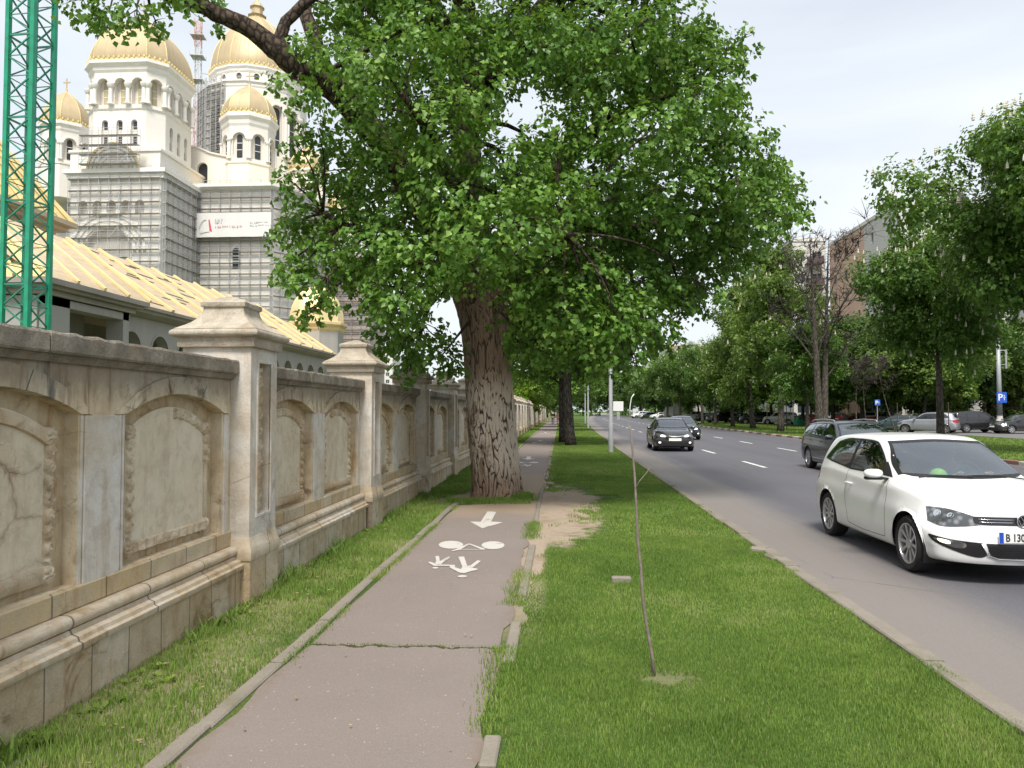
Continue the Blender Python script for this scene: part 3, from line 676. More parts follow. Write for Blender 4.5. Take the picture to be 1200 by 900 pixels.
def make_pillar():
    m = MB(); h = PH; X0 = -3.12
    # body: hollowed front panel
    f = lambda s, z, d: (X0+h+d, s, z)
    hs = [[(-.15, .80), (.15, .80), (.15, 2.20), (-.15, 2.20)]]
    m.plate([(-h, .45), (h, .45), (h, 2.335), (-h, 2.335)], hs, f, .075, 0, back_mi=1)
    for sg in (-1, 1):
        m.add([(X0-h, sg*h, .45), (X0+h, sg*h, .45), (X0+h, sg*h, 2.335), (X0-h, sg*h, 2.335)], [(0, 1, 2, 3) if sg < 0 else (3, 2, 1, 0)])
    o = m.obj('pillar', [ST_GREY, ST_BACK], WALL)
    m = MB()    # frame lip round the panel and the worn carving inside
    for a, b, c, d in ((-.185, -.15, .77, 2.235), (.15, .185, .77, 2.235)): m.box(X0+h-.01, X0+h+.012, a, b, c, d, bev=.004)
    m.box(X0+h-.01, X0+h+.012, -.15, .15, .77, .80, bev=.004); m.box(X0+h-.01, X0+h+.012, -.15, .15, 2.20, 2.235, bev=.004)
    m.obj('panel_frame', ST_GREY, o)
    m = MB(); carve(m, lambda s, t_, hh: (X0+h-.075+hh*1.25, s, t_), -.10, .10, .83, 2.17, lambda s, t_: leafh(t_, s, .15, .2, 9, .034), 18, 130); m.obj('carved_strip', ST_ORN, o, smooth=50)
    def sq(r, z): return [(X0+r, -r, z), (X0+r, r, z), (X0-r, r, z), (X0-r, -r, z)]
    m = MB(); m.ringloft([sq(h+.022, -.1), sq(h+.022, .40), sq(h+.012, .41)], mi=0)
    m.obj('pillar_plinth', ST_PLIN, o)
    m = MB(); m.ringloft([sq(h+.03, .405), sq(h+.034, .42), sq(h+.034, .50), sq(h+.02, .53), sq(h+.006, .60), sq(h+.002, .61)])
    m.obj('pillar_base', ST_MOLD, o, smooth=35)
    m = MB()
    rr = [sq(h+.035, 2.335), sq(h+.04, 2.345), sq(h+.04, 2.42), sq(h+.055, 2.425)]
    rr += [sq(h+.055+.038*math.cos(R(a)), 2.462+.036*math.sin(R(a))) for a in range(-80, 81, 20)]
    for k in range(11):                                   # concave pyramid
        q = k/10; rr.append(sq(.385-.195*(1-(1-q)**2.1), 2.502+.215*q))
    rr += [sq(.205, 2.722), sq(.21, 2.73), sq(.21, 2.765), sq(.195, 2.775), sq(.10, 2.815), sq(.02, 2.845)]
    bigger = []
    for rg in rr:          # subdivide the sides so that worn edges can wander
        row = []
        for i in range(4):
            a, b = Vector(rg[i]), Vector(rg[(i+1) % 4])
            for k in range(8):
                p_ = a.lerp(b, k/8); e = mnoise.noise(p_*9)*.007; row.append((p_.x+e*(1 if p_.x > X0 else -1), p_.y+e*(1 if p_.y > 0 else -1), p_.z+mnoise.noise(p_*7)*.004))
        bigger.append(row)
    m.ringloft(bigger); m.obj('pillar_cap', ST_CAP, o, smooth=38)
    return o
PIL0 = 7.13; PITCHW = BAY+2*PH
bays = [make_bay(s) for s in range(3)]; pil = make_pillar()
for k in range(-2, 34):
    yb = PIL0+PH+k*PITCHW
    st = (k+2) % 3 if k < 3 else random.randrange(3)
    st = {-2: 2, -1: 0, 0: 1, 1: 2, 2: 1}.get(k, st)
    if bays[st].get('used'): o = copy_tree(bays[st], WALL)
    else: o = bays[st]; o['used'] = 1
    o.location = (0, yb, 0)
    q = pil if k == -2 else copy_tree(pil, WALL)
    q.location = (0, PIL0+k*PITCHW, 0); q.rotation_euler = (0, 0, 0)
for b in COL.objects:
    if 'used' in b: del b['used']
# ================================================================= THE CATHEDRAL AND ITS BUILDING SITE
M_WHITE = NT('white_stone_cladding'); t = M_WHITE; p = t.pos(); x, y, z = t.sep(p)
n1 = t.noise(p, .25, 5, .6); row = t.rng(t.math('ABSOLUTE', t.math('SUBTRACT', t.math('FRACT', t.math('MULTIPLY', z, 1.35)), .5)), .46, .5)
c = t.mix(n1, (.74, .695, .62), (.80, .775, .72)); c = t.mix(t.math('MULTIPLY', row, .22), c, (.5, .45, .38)); c = t.mix(t.rng(t.noise(p, 1.7, 4), .55, .8, 0, .25), c, (.62, .56, .47))
M_WHITE = t.bsdf(c, .75, spec=.2)
M_TRIM = plain('white_trim', (.78, .75, .70), .7, var=.05, sc=1)
M_SHADE = plain('niche_stone', (.72, .67, .60), .8, var=.06, sc=1)
t = NT('gold_sheet'); p = t.pos(); n1 = t.noise(p, .7, 4, .6)
M_GOLD = t.bsdf(t.mix(n1, (.44, .345, .20), (.56, .45, .29)), t.rng(n1, .3, .7, .48, .62), metal=.35, spec=.4)
M_CREST = plain('gold_crest', (.72, .58, .28), .5, .3, var=.15, sc=4)
M_DARKWIN = plain('dark_window', (.035, .04, .045), .25, spec=.5, var=.2)
M_TANWIN = plain('tan_window', (.46, .40, .24), .5, var=.1)
M_STEEL = plain('scaffold_steel', (.50, .50, .50), .5, .4, var=.2, sc=1)
M_DECK = plain('scaffold_deck', (.46, .44, .41), .8, var=.2, sc=.8); M_TOE = plain('toe_board', (.12, .115, .11), .8, var=.3, sc=.8)
M_CONC = NT('raw_concrete'); t = M_CONC; p = t.pos(); n1 = t.noise(p, .5, 6, .65); n2 = t.noise(t.pos(scale=(2, 2, .3)), 1.2, 4)
x, y, z = t.sep(p); f = t.rng(t.math('ABSOLUTE', t.math('SUBTRACT', t.math('FRACT', t.math('MULTIPLY', y, .42)), .5)), .48, .5)
M_CONC = t.bsdf(t.mix(t.math('MULTIPLY', f, .4), t.mix(n2, t.mix(n1, (.25, .245, .24), (.36, .35, .335)), (.40, .385, .36)), (.17, .165, .16)), .85)
M_INSUL = plain('yellow_insulation', (.68, .53, .23), .65, var=.14, sc=.8)
M_RAFTER = plain('pale_rafter', (.74, .60, .31), .65, var=.1, sc=.8)
t = NT('roof_membrane'); p = t.pos(); n1 = t.noise(p, .8, 5, .6); n2 = t.noise(t.pos(scale=(1, .15, 1)), 5, 4, .7)
M_ROOF = t.bsdf(t.mix(t.rng(n2, .4, .7), t.mix(n1, (.50, .39, .25), (.58, .47, .32)), (.42, .33, .23)), .8)

def ngon_plan(cx, cy, r, n, rot=0): return [(cx+r*math.cos(rot+2*PI*i/n), cy+r*math.sin(rot+2*PI*i/n)) for i in range(n)]
def chamfer_plan(cx, cy, h, c): return [(cx-h+c, cy-h), (cx+h-c, cy-h), (cx+h, cy-h+c), (cx+h, cy+h-c), (cx+h-c, cy+h), (cx-h+c, cy+h), (cx-h, cy+h-c), (cx-h, cy-h+c)]
def scl(plan, k, ctr): return [(ctr[0]+(x-ctr[0])*k, ctr[1]+(y-ctr[1])*k) for x, y in plan]
def ring3(plan, z): return [(x, y, z) for x, y in plan]
def facef(a, b):
    """local frame on the plan edge a->b (ccw plan): (s,z,d) with d outward"""
    a = Vector(a); b = Vector(b); u = (b-a).normalized(); n = Vector((u.y, -u.x)); L_ = (b-a).length
    return (lambda s, z, d: (a.x+u.x*s+n.x*d, a.y+u.y*s+n.y*d, z)), L_, math.atan2(n.y, n.x)
def round_arch(s0, s1, z0, zs, n=8):
    r = (s1-s0)/2; c = (s0+s1)/2
    return [(s0, z0), (s1, z0)]+[(c+r*math.cos(PI*i/n), zs+r*math.sin(PI*i/n)) for i in range(n+1)]
COLMESH = {}
def column_mesh(h, r):
    k = (round(h, 1), round(r, 2))
    if k not in COLMESH:
        COLMESH[k] = MB().lathe([(r*1.5, 0), (r*1.5, r*.6), (r, r*.9), (r*.92, h-r*2.4), (r*1.05, h-r*2.3), (r*1.7, h-r*.7), (r*1.7, h)], 10).mesh('column', M_TRIM, 40)
    return COLMESH[k]
WINMESH = {}
def win_mesh(w, h, mat, key):
    k = (round(w, 2), round(h, 2), key)
    if k not in WINMESH:
        m = MB(); o_ = round_arch(-w/2, w/2, 0, h-w/2, 6)
        m.plate(o_, [], lambda s, z, d: (s, -.03+d*0, z) if False else (s, -.06-d, z), .1, 0, edge=-.06)
        for zz in (h*.33, h*.62): m.box(-w/2, w/2, -.10, -.065, zz-.05, zz+.05, mi=1)
        WINMESH[k] = m.mesh('window', [mat, M_TRIM])
    return WINMESH[k]
def arcade(parent, plan, z0, z1, nper, colh, mats=None, depth=.55, wfrac=.66, slit=.3, winmat=None, wkey='d', colr=.22, edges=None, base=None):
    m = MB()
    base = z0+.5 if base is None else base
    for i in range(len(plan)):
        f, L_, ang = facef(plan[i], plan[(i+1) % len(plan)]); n = nper[i % len(nper)]; hs = []
        w = L_/n if n else L_
        for k in range(n):
            c_ = (k+.5)*w; r = w*wfrac/2; hs.append(round_arch(c_-r, c_+r, base, base+colh, 8))
        m.plate([(0, z0), (L_, z0), (L_, z1), (0, z1)], hs, f, depth, 0, back_mi=1)
        if edges is not None and i not in edges: continue
        for k in range(n):
            c_ = (k+.5)*w; r = w*wfrac/2
            o = link('window', win_mesh(r*2*slit, colh+r*.55, winmat or M_DARKWIN, wkey), parent); o.location = f(c_, base+.25, -depth); o.rotation_euler = (0, 0, ang+PI/2)
            # raised archivolt
            A0 = round_arch(c_-r, c_+r, 0, base+colh, 8)[2:]; A1 = round_arch(c_-r*1.28, c_+r*1.28, 0, base+colh, 8)[2:]
            for j in range(8): m.add([f(*A0[j], .14), f(*A1[j], .14), f(*A1[j+1], .14), f(*A0[j+1], .14), f(*A1[j], 0), f(*A1[j+1], 0), f(*A0[j], 0), f(*A0[j+1], 0)], [(3, 2, 1, 0), (1, 2, 5, 4), (0, 6, 7, 3)], 0)
        for k in range(n+1):
            if colr: o = link('column', column_mesh(colh, colr), parent); o.location = f(min(max(k*w, colr*.6), L_-colr*.6), base, colr*.8)
    return m
def cornice(mb, plan, ctr, z, k=1.12, h=1.2, mi=0):
    mb.ringloft([ring3(scl(plan, 1.001, ctr), z), ring3(scl(plan, 1+(k-1)*.3, ctr), z+h*.2), ring3(scl(plan, 1+(k-1)*.35, ctr), z+h*.45), ring3(scl(plan, k*.985, ctr), z+h*.65), ring3(scl(plan, k, ctr), z+h*.7), ring3(scl(plan, k, ctr), z+h*.95), ring3(scl(plan, k*.97, ctr), z+h)], mi=mi)
def dome(parent, plan, ctr, z, hgt, k0=1.03, ribs=True, lantern=.0, cross=2.0, name='dome'):
    m = MB(); prof = [(1.0, 0), (1.01, .06), (.995, .14), (.955, .27), (.885, .40), (.78, .53), (.645, .65), (.49, .755), (.34, .84), (.20, .91), (.10, .965), (.055, 1.01), (.03, 1.08)]
    m.ringloft([ring3(scl(plan, k0*a, ctr), z+.35+b*(hgt-.35)) for a, b in prof], mi=0)
    m.ringloft([ring3(scl(plan, k0*1.05, ctr), z-.02), ring3(scl(plan, k0*1.05, ctr), z+.3), ring3(scl(plan, k0*1.0, ctr), z+.36)], mi=1)
    for i, (x, y) in enumerate(plan):
        m.tube([(ctr[0]+(x-ctr[0])*k0*a, ctr[1]+(y-ctr[1])*k0*a, z+.35+b*(hgt-.35)) for a, b in prof[:-2]], .08, 5, 1)
        x2, y2 = plan[(i+1) % len(plan)]; L_ = math.hypot(x2-x, y2-y); nn = max(2, int(L_/.7))
        for j in range(nn):   # row of crockets round the foot
            q = (j+.5)/nn; a, b = x+(x2-x)*q, y+(y2-y)*q; a = ctr[0]+(a-ctr[0])*k0*1.05; b = ctr[1]+(b-ctr[1])*k0*1.05
            m.box(a-.13, a+.13, b-.13, b+.13, z+.28, z+.62, 1)
        if L_ > 2.4:          # standing seams
            for j in range(1, max(2, int(L_/1.4))):
                q = j/max(2, int(L_/1.4)); a, b = x+(x2-x)*q, y+(y2-y)*q
                m.tube([(ctr[0]+(a-ctr[0])*k0*s_, ctr[1]+(b-ctr[1])*k0*s_, z+.35+t_*(hgt-.35)) for s_, t_ in prof[:8]], .025, 4, 0)
    o = m.obj(name, [M_GOLD, M_CREST], parent, smooth=25)
    if cross:
        m = MB(); zt = z+hgt*1.04; cx, cy = ctr; w = cross*.03
        m.lathe([(.05, 0), (cross*.09, cross*.06), (.05, cross*.16)], 8, (cx, cy, zt)); m.box(cx-w, cx+w, cy-w, cy+w, zt, zt+cross); m.box(cx-cross*.3, cx+cross*.3, cy-w*.9, cy+w*.9, zt+cross*.62, zt+cross*.72)
        m.obj('cross', M_GOLD, parent)
    return o
def zat(v, Y, u=None):
    if u is None: u = {YDX: 298}.get(Y, 140 if Y < 117 else 250)
    return aty(u, v, Y).z
YDX = 150
def xat(u, Y): return aty(u, 300, Y).x

CATH = thing('cathedral', 'huge white cathedral with golden domes rising behind the stone wall', 'cathedral', (0, 0, 0))
def blk(m, x0, x1, y0, y1, z0, z1, mi=0): return m.box(x0, x1, y0, y1, z0, z1, mi)
# --- bell tower
xl, xr = xat(107, 110), xat(168, 110); c_ = 2.0; X0_, X1_ = xl-c_, xr+c_
ctr1 = ((X0_+X1_)/2, 110+(X1_-X0_)/2); hb = (X1_-X0_)/2
pl1 = chamfer_plan(ctr1[0], ctr1[1], hb, c_)
zb = [zat(v, 110) for v in (204, 178, 128, 84, 71)]+[zat(21, 115.5)]
body = MB()
pl0 = chamfer_plan(ctr1[0], ctr1[1], hb+.05, c_)
for i in range(8):   # second stage with three small two-storey windows on the broad faces
    f, L_, ang = facef(pl0[i], pl0[(i+1) % 8]); hs = []
    if i % 2 == 0:
        for k in range(3):
            s = L_*(.22+.28*k); hs.append(round_arch(s-.48, s+.48, zb[1]+1.2, zb[1]+4.4, 6))
    body.plate([(0, zb[1]-1), (L_, zb[1]-1), (L_, zb[2]), (0, zb[2])], hs, f, .4, 0, back_mi=1)
    if i in (0, 2):
        for k in range(3):
            s = L_*(.22+.28*k)
            for zz, hh in ((zb[1]+1.3, 1.3), (zb[1]+3.5, 1.2)):
                a = [f(s-.3, zz, -.34), f(s+.3, zz, -.34), f(s+.3, zz+hh, -.34), f(s-.3, zz+hh, -.34)]; body.add(a, [(0, 1, 2, 3)], 2)
tower = body.obj('bell_tower', [M_WHITE, M_SHADE, M_DARKWIN], CATH)
arc = arcade(tower, pl1, zb[2], zb[3], [3, 1], zat(98, 110)-zb[2]-.75, slit=.34, winmat=M_TANWIN, wkey='t', edges=(0, 1, 2, 7), base=zb[2]+.7, colr=.33, depth=.9)
arc.obj('arcade_wall', [M_WHITE, M_SHADE], tower)
m = MB(); m.ringloft([ring3(scl(pl1, 1.02, ctr1), zb[2]-.12), ring3(scl(pl1, 1.04, ctr1), zb[2]+.1), ring3(scl(pl1, 1.005, ctr1), zb[2]+.2)]); cornice(m, pl1, ctr1, zb[3]-.1, 1.115, zb[4]-zb[3]+.1)
m.obj('cornice', M_TRIM, tower)
dome(tower, pl1, ctr1, zb[4], zb[5]-zb[4], 1.02, cross=2.5)
# square block that carries it, side of the cathedral front
sx0, sx1, sy0, sy1 = xat(81, 108), xat(188.5, 108), 108, 122
m = MB(); m.box(ctr1[0]-hb-.9, ctr1[0]+hb+.9, 109, 124, zb[0]-1, zb[1]+.0); m.box(ctr1[0]-hb-1.1, ctr1[0]+hb+1.1, 108.8, 124, zb[1]-.35, zb[1]+.02)
m.obj('tower_base', M_WHITE, tower)
fr = MB(); f = lambda s, z, d: (sx0+s, sy0-d, z); L_ = sx1-sx0
ac = L_*.42; zc = zat(296, 108); ra = 31*108/900
hs = [[(ac+ra*math.cos(a), zc+ra*math.sin(a)) for a in [PI*i/14 for i in range(15)]]+[(ac-ra, 1), (ac+ra, 1)]]
hs = [[(ac-ra, 1), (ac+ra, 1)]+[(ac+ra*math.cos(PI*i/14), zc+ra*math.sin(PI*i/14)) for i in range(15)]]
for k in range(5): s = L_*(.14+.155*k); hs.append(round_arch(s-.7, s+.7, zat(252, 108), zat(240, 108), 6))
fr.plate([(0, 0), (L_, 0), (L_, zb[0]), (0, zb[0])], hs, f, .9, 0, back_mi=1)
for k in range(3):
    rr = ra+.25+.75*k; fr.ringloft([[f(ac+(rr+w)*math.cos(PI*i/20), zc+(rr+w)*math.sin(PI*i/20), d) for w, d in ((0, 0), (0, .18), (.45, .18), (.45, 0))] for i in range(21)], closed=True)
fr.add([(sx1, sy0, 0), (sx1, sy1, 0), (sx1, sy1, zb[0]), (sx1, sy0, zb[0]), (sx0, sy0, zb[0]), (sx0, sy1, zb[0]), (sx0, sy0, 0), (sx0, sy1, 0)], [(0, 1, 2, 3), (3, 2, 5, 4), (6, 4, 5, 7)], 0)
fo = fr.obj('front_wall', [M_WHITE, M_SHADE], CATH)
M_GREENNET = plain('green_net', (.05, .23, .18), .8, var=.4, sc=.7)
m = MB(); m.plate([(ac-ra*.75, zc-6), (ac+ra*.75, zc-6), (ac+ra*.75, zc-.5), (ac-ra*.75, zc-.5)], [], f, 0, 0); 
for q in range(6): m.bar(f(ac-ra*.75+q*1.0, zc-6, .05), f(ac-ra*.75+q*1.0, zc-.5, .05), .08)
mo = m.obj('window_netting', M_GREENNET, fo); mo.location = (0, .4, 0)
m = MB(); m.box(sx0-.8, sx1+.8, sy0-.8, sy1, zb[0]-.6, zb[0]); m.box(sx0-.4, sx1+.4, sy0-.4, sy1, zb[0]-1.4, zb[0]-.6); m.obj('cornice', M_TRIM, fo)
gx = xat(129, 107.5); gr = 31*107.5/900; gz = zb[0]   # round gable over the scaffold
m = MB(); g = lambda s, z, d: (gx+s, 107.9-d, z)
m.prism([(gr*math.cos(PI*i/20), gz+gr*math.sin(PI*i/20)) for i in range(21)], lambda a, b, d: (gx+a, 107.9-d, b), 0, -1.2, 1)
for k, (w0, w1, mi) in enumerate(((1.0, 1.08, 2), (.86, .96, 0), (.70, .80, 0), (.52, .62, 0))):
    m.ringloft([[g(gr*w*math.cos(PI*i/20), gz+gr*w*math.sin(PI*i/20), d) for w, d in ((w0, 0), (w0, .3-.05*k), (w1, .3-.05*k), (w1, 0))] for i in range(21)], mi=mi)
m.obj('round_gable', [M_WHITE, M_SHADE, M_INSUL], fo, fixn=True)
# --- recessed octagonal body with the turret
YB = 119; bx0, bx1 = xat(222, YB), xat(318, YB); zt2 = zat(217, YB, 270)
cxx, zz2 = xat(345, 130), 130
plb = [(bx0, YB), (bx1, YB), (bx1+3.6, YB+4.8), (bx1+4.0, 149), (bx0, 149)]
m = MB(); m.ringloft([ring3(plb, 0), ring3(plb, zt2)])
bo = m.obj('side_body', M_WHITE, CATH)
m = MB(); m.ringloft([ring3(scl(plb, 1.03, ((bx0+bx1)/2, 138)), zt2-.9), ring3(scl(plb, 1.06, ((bx0+bx1)/2, 138)), zt2-.5), ring3(scl(plb, 1.06, ((bx0+bx1)/2, 138)), zt2)]); m.obj('cornice', M_TRIM, bo)
m = MB(); m.ringloft([ring3(scl(plb, 1.03, ((bx0+bx1)/2, 138)), zt2+.0), ring3(scl(plb, 1.0, ((bx0+bx1)/2, 138)), zt2+.3)]); m.obj('parapet_insulation', M_INSUL, bo)
for u, v in ((277, 303),):
    q = aty(u, v, YB); o = link('window', win_mesh(1.1, 3.3, M_DARKWIN, 'd'), bo); o.location = (q.x, YB-.02, q.z-1.6)
# gable wall between bell tower and turret
YG = 122.5
gpts = [(xat(205, YG), zt2-1), (xat(275, YG), zt2-1), (xat(275, YG), zat(187, YG)), (xat(258, YG), zat(183, YG)), (xat(245, YG), zat(180, YG)), (xat(232, YG), zat(174, YG)), (xat(205, YG), zat(168, YG))]
m = MB(); q = aty(237, 203, YG)
m.plate(gpts, [round_arch(q.x-.9, q.x+.9, q.z-2.0, q.z+.9, 8)], lambda s, z, d: (s, YG-d, z), .6, 0, back_mi=1, edge=9)
m.ringloft([[(a, YG-.25, b+.25), (a, YG-.25, b+.0), (a, YG+.3, b), (a, YG+.3, b+.3)] for a, b in gpts[2:]], mi=0)
go = m.obj('nave_gable', [M_WHITE, M_DARKWIN], CATH, fixn=False)
def turret(cu, Y, rpx, vs, n=8, rot=PI/8, cross=2.2, ncol=1, edges=None, colr=.2, kd=1.13):
    """vs: dome apex, dome foot, drum top, column foot, plinth foot (pixels)"""
    cx = xat(cu, Y); r = rpx*Y/900; za = zat(vs[0], Y, cu); zf, zd, zc2, zp = [zat(v, Y-r*.95, cu) for v in vs[1:]]
    pl = ngon_plan(cx, Y, r, n, rot); b = MB(); b.ringloft([ring3(scl(pl, 1.06, (cx, Y)), zp-3), ring3(scl(pl, 1.06, (cx, Y)), zc2-1.2), ring3(scl(pl, 1.09, (cx, Y)), zc2-1.1), ring3(scl(pl, 1.09, (cx, Y)), zc2-.8), ring3(scl(pl, 1.0, (cx, Y)), zc2-.7)])
    to = b.obj('turret', M_WHITE, CATH)
    arcade(to, pl, zc2-.75, zd, [ncol], (zd-zc2)*.62, base=zc2-.3, slit=.42, colr=colr, edges=edges, depth=.35).obj('arcade_wall', [M_WHITE, M_SHADE], to)
    m = MB(); cornice(m, pl, (cx, Y), zd-.1, kd, zf-zd+.1); m.obj('cornice', M_TRIM, to)
    dome(to, pl, (cx, Y), zf, za-zf, 1.03, cross=cross)
    return to
turret(290, 126, 30.5, (101, 131, 146, 183, 214), rot=PI/8, edges=(3, 4, 5, 6, 7))
turret(74, 131, 27, (108, 141, 152, 184, 210), rot=PI/8, edges=(4, 5, 6, 7))
turret(360, 138, 22, (172, 197, 204, 228, 240), rot=PI/8, edges=(4, 5, 6), cross=1.4)
turret(402, 150, 20, (220, 243, 250, 268, 280), rot=PI/8, edges=(), cross=1.4, colr=0)
# --- great dome
YD = 150; cxm = xat(298, YD); cm = (cxm, YD); r2 = 60*YD/900; r1 = 52*YD/900
pm = ngon_plan(cxm, YD, r2, 16, PI/16); pu = ngon_plan(cxm, YD, r1, 16, PI/16)
zz_ = [zat(v, YD-9.5, 298) for v in (200, 101, 93, 80, 72)]+[zat(16, YD, 298)]
m = MB(); m.ringloft([ring3(pm, 30), ring3(pm, zz_[0])]); do = m.obj('great_drum', M_WHITE, CATH)
arcade(do, pm, zz_[0], zz_[1], [1], 8.8, base=zat(178, YD-9.5, 298), wfrac=.56, slit=.8, colr=.35, edges=(9, 10, 11, 12, 13, 14), depth=.8).obj('arcade_wall', [M_WHITE, M_SHADE], do)
m = MB(); cornice(m, pm, cm, zz_[1]-.1, 1.04, zz_[2]-zz_[1]+.1); m.obj('cornice', M_TRIM, do)
m = MB(); q16 = ngon_plan(cxm, YD, r1*.99, 16, PI/16); m = arcade(do, q16, zz_[2], zz_[3], [1], .9, base=zz_[2]+.5, wfrac=.3, slit=.7, colr=0, edges=(9, 10, 11, 12, 13, 14), depth=.3)
m.obj('upper_drum', [M_WHITE, M_SHADE], do)
m = MB(); cornice(m, pu, cm, zz_[3]-.05, 1.05, zz_[4]-zz_[3]+.05); m.obj('cornice', M_TRIM, do)
dome(do, pu, cm, zz_[4], zz_[5]-zz_[4]-.2, 1.0, cross=4.5)
m = MB(); m.lathe([(1.5, -1.2), (1.5, 0), (1.9, .2), (1.2, .6), (1.2, 1.8), (1.5, 2.0), (.9, 2.8), (.2, 3.6)], 8, (cxm, YD, zz_[5]-.9)); m.obj('lantern', M_GOLD, do)
# bulk of the nave behind, largely hidden by the poplar
m = MB(); m.box(bx0-14, xat(425, 185)-1, 150, 185, 0, zat(262, 150, 340)); m.box(xat(40, 134), sx0+3, 132, 150, 0, zat(196, 132, 60)); m.box(xat(40, 134)-.6, sx0+3, 131.4, 132, zat(212, 132, 60), zat(206, 132, 60))
m.obj('nave_wall', M_WHITE, CATH)
m = MB(); a = xat(392, 138); b = xat(434, 138); m.box(a, b, 138, 149.9, 0, zat(300, 138, 410)); m.obj('apse_wall', stone('pinkish_plaster', (.50, .43, .38), (.42, .36, .33), .3, .3), CATH)

# --- scaffolding
def scaffold(label, runs, z0, z1, bayw=2.3, lift=1.95, dep=.60, group='steel scaffolding wrapped round the cathedral', rails=True, th=.085):
    t = thing('scaffolding', label, 'scaffolding', (0, 0, 0), 0, group)
    mu = MB().tube([(0, 0, z0), (0, 0, z1+1.1)], th/2, 4).mesh('upright', M_STEEL)
    nlev = int((z1-z0)/lift)
    up_n = 0; lv = [MB() for _ in range(nlev+1)]; rl = [MB() for _ in range(nlev+1)]; db = MB()
    for pts in runs:
        for i in range(len(pts)-1):
            a = Vector(pts[i]); b = Vector(pts[i+1]); L_ = (b-a).length; u = (b-a)/L_; n = Vector((u.y, -u.x)); k = max(1, round(L_/bayw))
            for j in range(k+1):
                for dd in (.18, dep):
                    q = a+u*(L_*j/k)+n*dd; up_n += 1
                    if up_n <= 100: o = link('upright', mu, t); o.location = (q.x, q.y, 0)
            for l in range(nlev+1):
                z = z0+l*lift; P0 = a+n*.22; P1 = b+n*.22; Q0 = a+n*dep; Q1 = b+n*dep
                lv[l].add([(P0.x, P0.y, z), (P1.x, P1.y, z), (Q1.x, Q1.y, z), (Q0.x, Q0.y, z), (P0.x, P0.y, z+.09), (P1.x, P1.y, z+.09), (Q1.x, Q1.y, z+.09), (Q0.x, Q0.y, z+.11)], [(0, 1, 2, 3), (7, 6, 5, 4), (0, 4, 5, 1), (3, 2, 6, 7), (0, 3, 7, 4), (1, 5, 6, 2)])
                rl[l].bar((Q0.x+n.x*.03, Q0.y+n.y*.03, z+.09), (Q1.x+n.x*.03, Q1.y+n.y*.03, z+.06), .03, .11, 1)
                for dz in (.45, .75, 1.15): rl[l].bar((Q0.x, Q0.y, z+dz), (Q1.x, Q1.y, z+dz), .05)
                if l < nlev and (l+i) % 3 == 0:
                    for j in range(0, k, 4): q0 = a+u*(L_*j/k)+n*dep; q1 = a+u*(L_*(j+1)/k)+n*dep; MB().bar((q0.x, q0.y, z), (q1.x, q1.y, z+lift), .06).obj('diagonal_brace', M_STEEL, t)
    for l in range(nlev+1):
        lv[l].obj('platform', M_DECK, t); rl[l].obj('guard_rail', [M_STEEL, M_TOE], t)
    return t
scaffold('grey steel scaffolding over the lower front block beneath the bell tower', [[(sx0, sy0), (sx1, sy0), (sx1, YB)]], 6, zb[0]-.5, 1.6, 1.75)
scaffold('grey steel scaffolding around the round gable just below the bell tower', [[(gx-4.4, 107.4), (gx+4.4, 107.4)]], zb[0]+.4, zb[0]+4.6, 1.5, 1.4, .9)
scaffold('grey steel scaffolding carrying the white banner on the recessed body', [[(bx0, YB), (bx1, YB), (bx1+3.6, YB+4.8), (bx1+3.6, 138)]], 6, zt2-.4, 1.6, 1.75)
scaffold('dark scaffolding climbing the left side of the great drum', [[pm[(k) % 16] for k in (8, 9, 10, 11)]], zat(182, YD-8, 255), zat(101, YD-8, 255), 1.2, 1.4, 1.1, th=.16)
scaffold('scaffolding at the far left block behind the green crane mast', [[(xat(40, 132), 131.4), (sx0, 131.4)]], 20, zat(206, 132, 60), 2.2, 1.95)
scaffold('scaffolding on the pinkish apse wall seen below the tree branches', [[(xat(392, 138), 138), (xat(434, 138), 138)]], 6, zat(302, 138, 410), 1.7, 1.75)
# --- banner hung on the scaffold
q0 = aty(229, 250, YB-1.35); q1 = aty(317.5, 277, YB-1.35); bw_, bh_ = q1.x-q0.x, q0.z-q1.z
ban = thing('banner', 'wide white printed banner hung on the cathedral scaffolding', 'banner', (q0.x, YB-1.35, q1.z))
m = MB(); k = 24; m.ringloft([[(bw_*i/k, -.05+.06*math.sin(i*1.1), 0), (bw_*i/k, -.05+.06*math.sin(i*1.1), bh_), (bw_*i/k, .0+.06*math.sin(i*1.1), bh_), (bw_*i/k, .0+.06*math.sin(i*1.1), 0)] for i in range(k+1)])
m.obj('sheet', plain('banner_vinyl', (.70, .69, .67), .6, var=.03), ban)
M_BG = plain('banner_grey_ink', (.48, .50, .47), .7, var=.05); M_BR = plain('banner_red_ink', (.62, .10, .13), .7, var=.05); M_BP = plain('banner_pink_ink', (.66, .42, .42), .7, var=.05)
m = MB(); s = bh_
pts = [(s*(.45-.28*math.cos(a)), s*(.22+.5*math.sin(a))) for a in [R(10+i*12) for i in range(8)]]
for i in range(len(pts)-1): m.bar((pts[i][0], -.14, pts[i][1]), (pts[i+1][0], -.14, pts[i+1][1]), .10, .03)
m.bar((s*.20, -.14, s*.2), (s*.6, -.14, s*.22), .08, .03); m.obj('emblem_arc', M_BG, ban)
m = MB(); m.prism([(s*.62, s*.25), (s*.72, s*.25), (s*.62, s*.72), (s*.57, s*.72)], lambda a, b, d: (a, d, b), -.15, -.12); m.obj('emblem_stroke', M_BR, ban, fixn=True)
rb = random.Random(4)
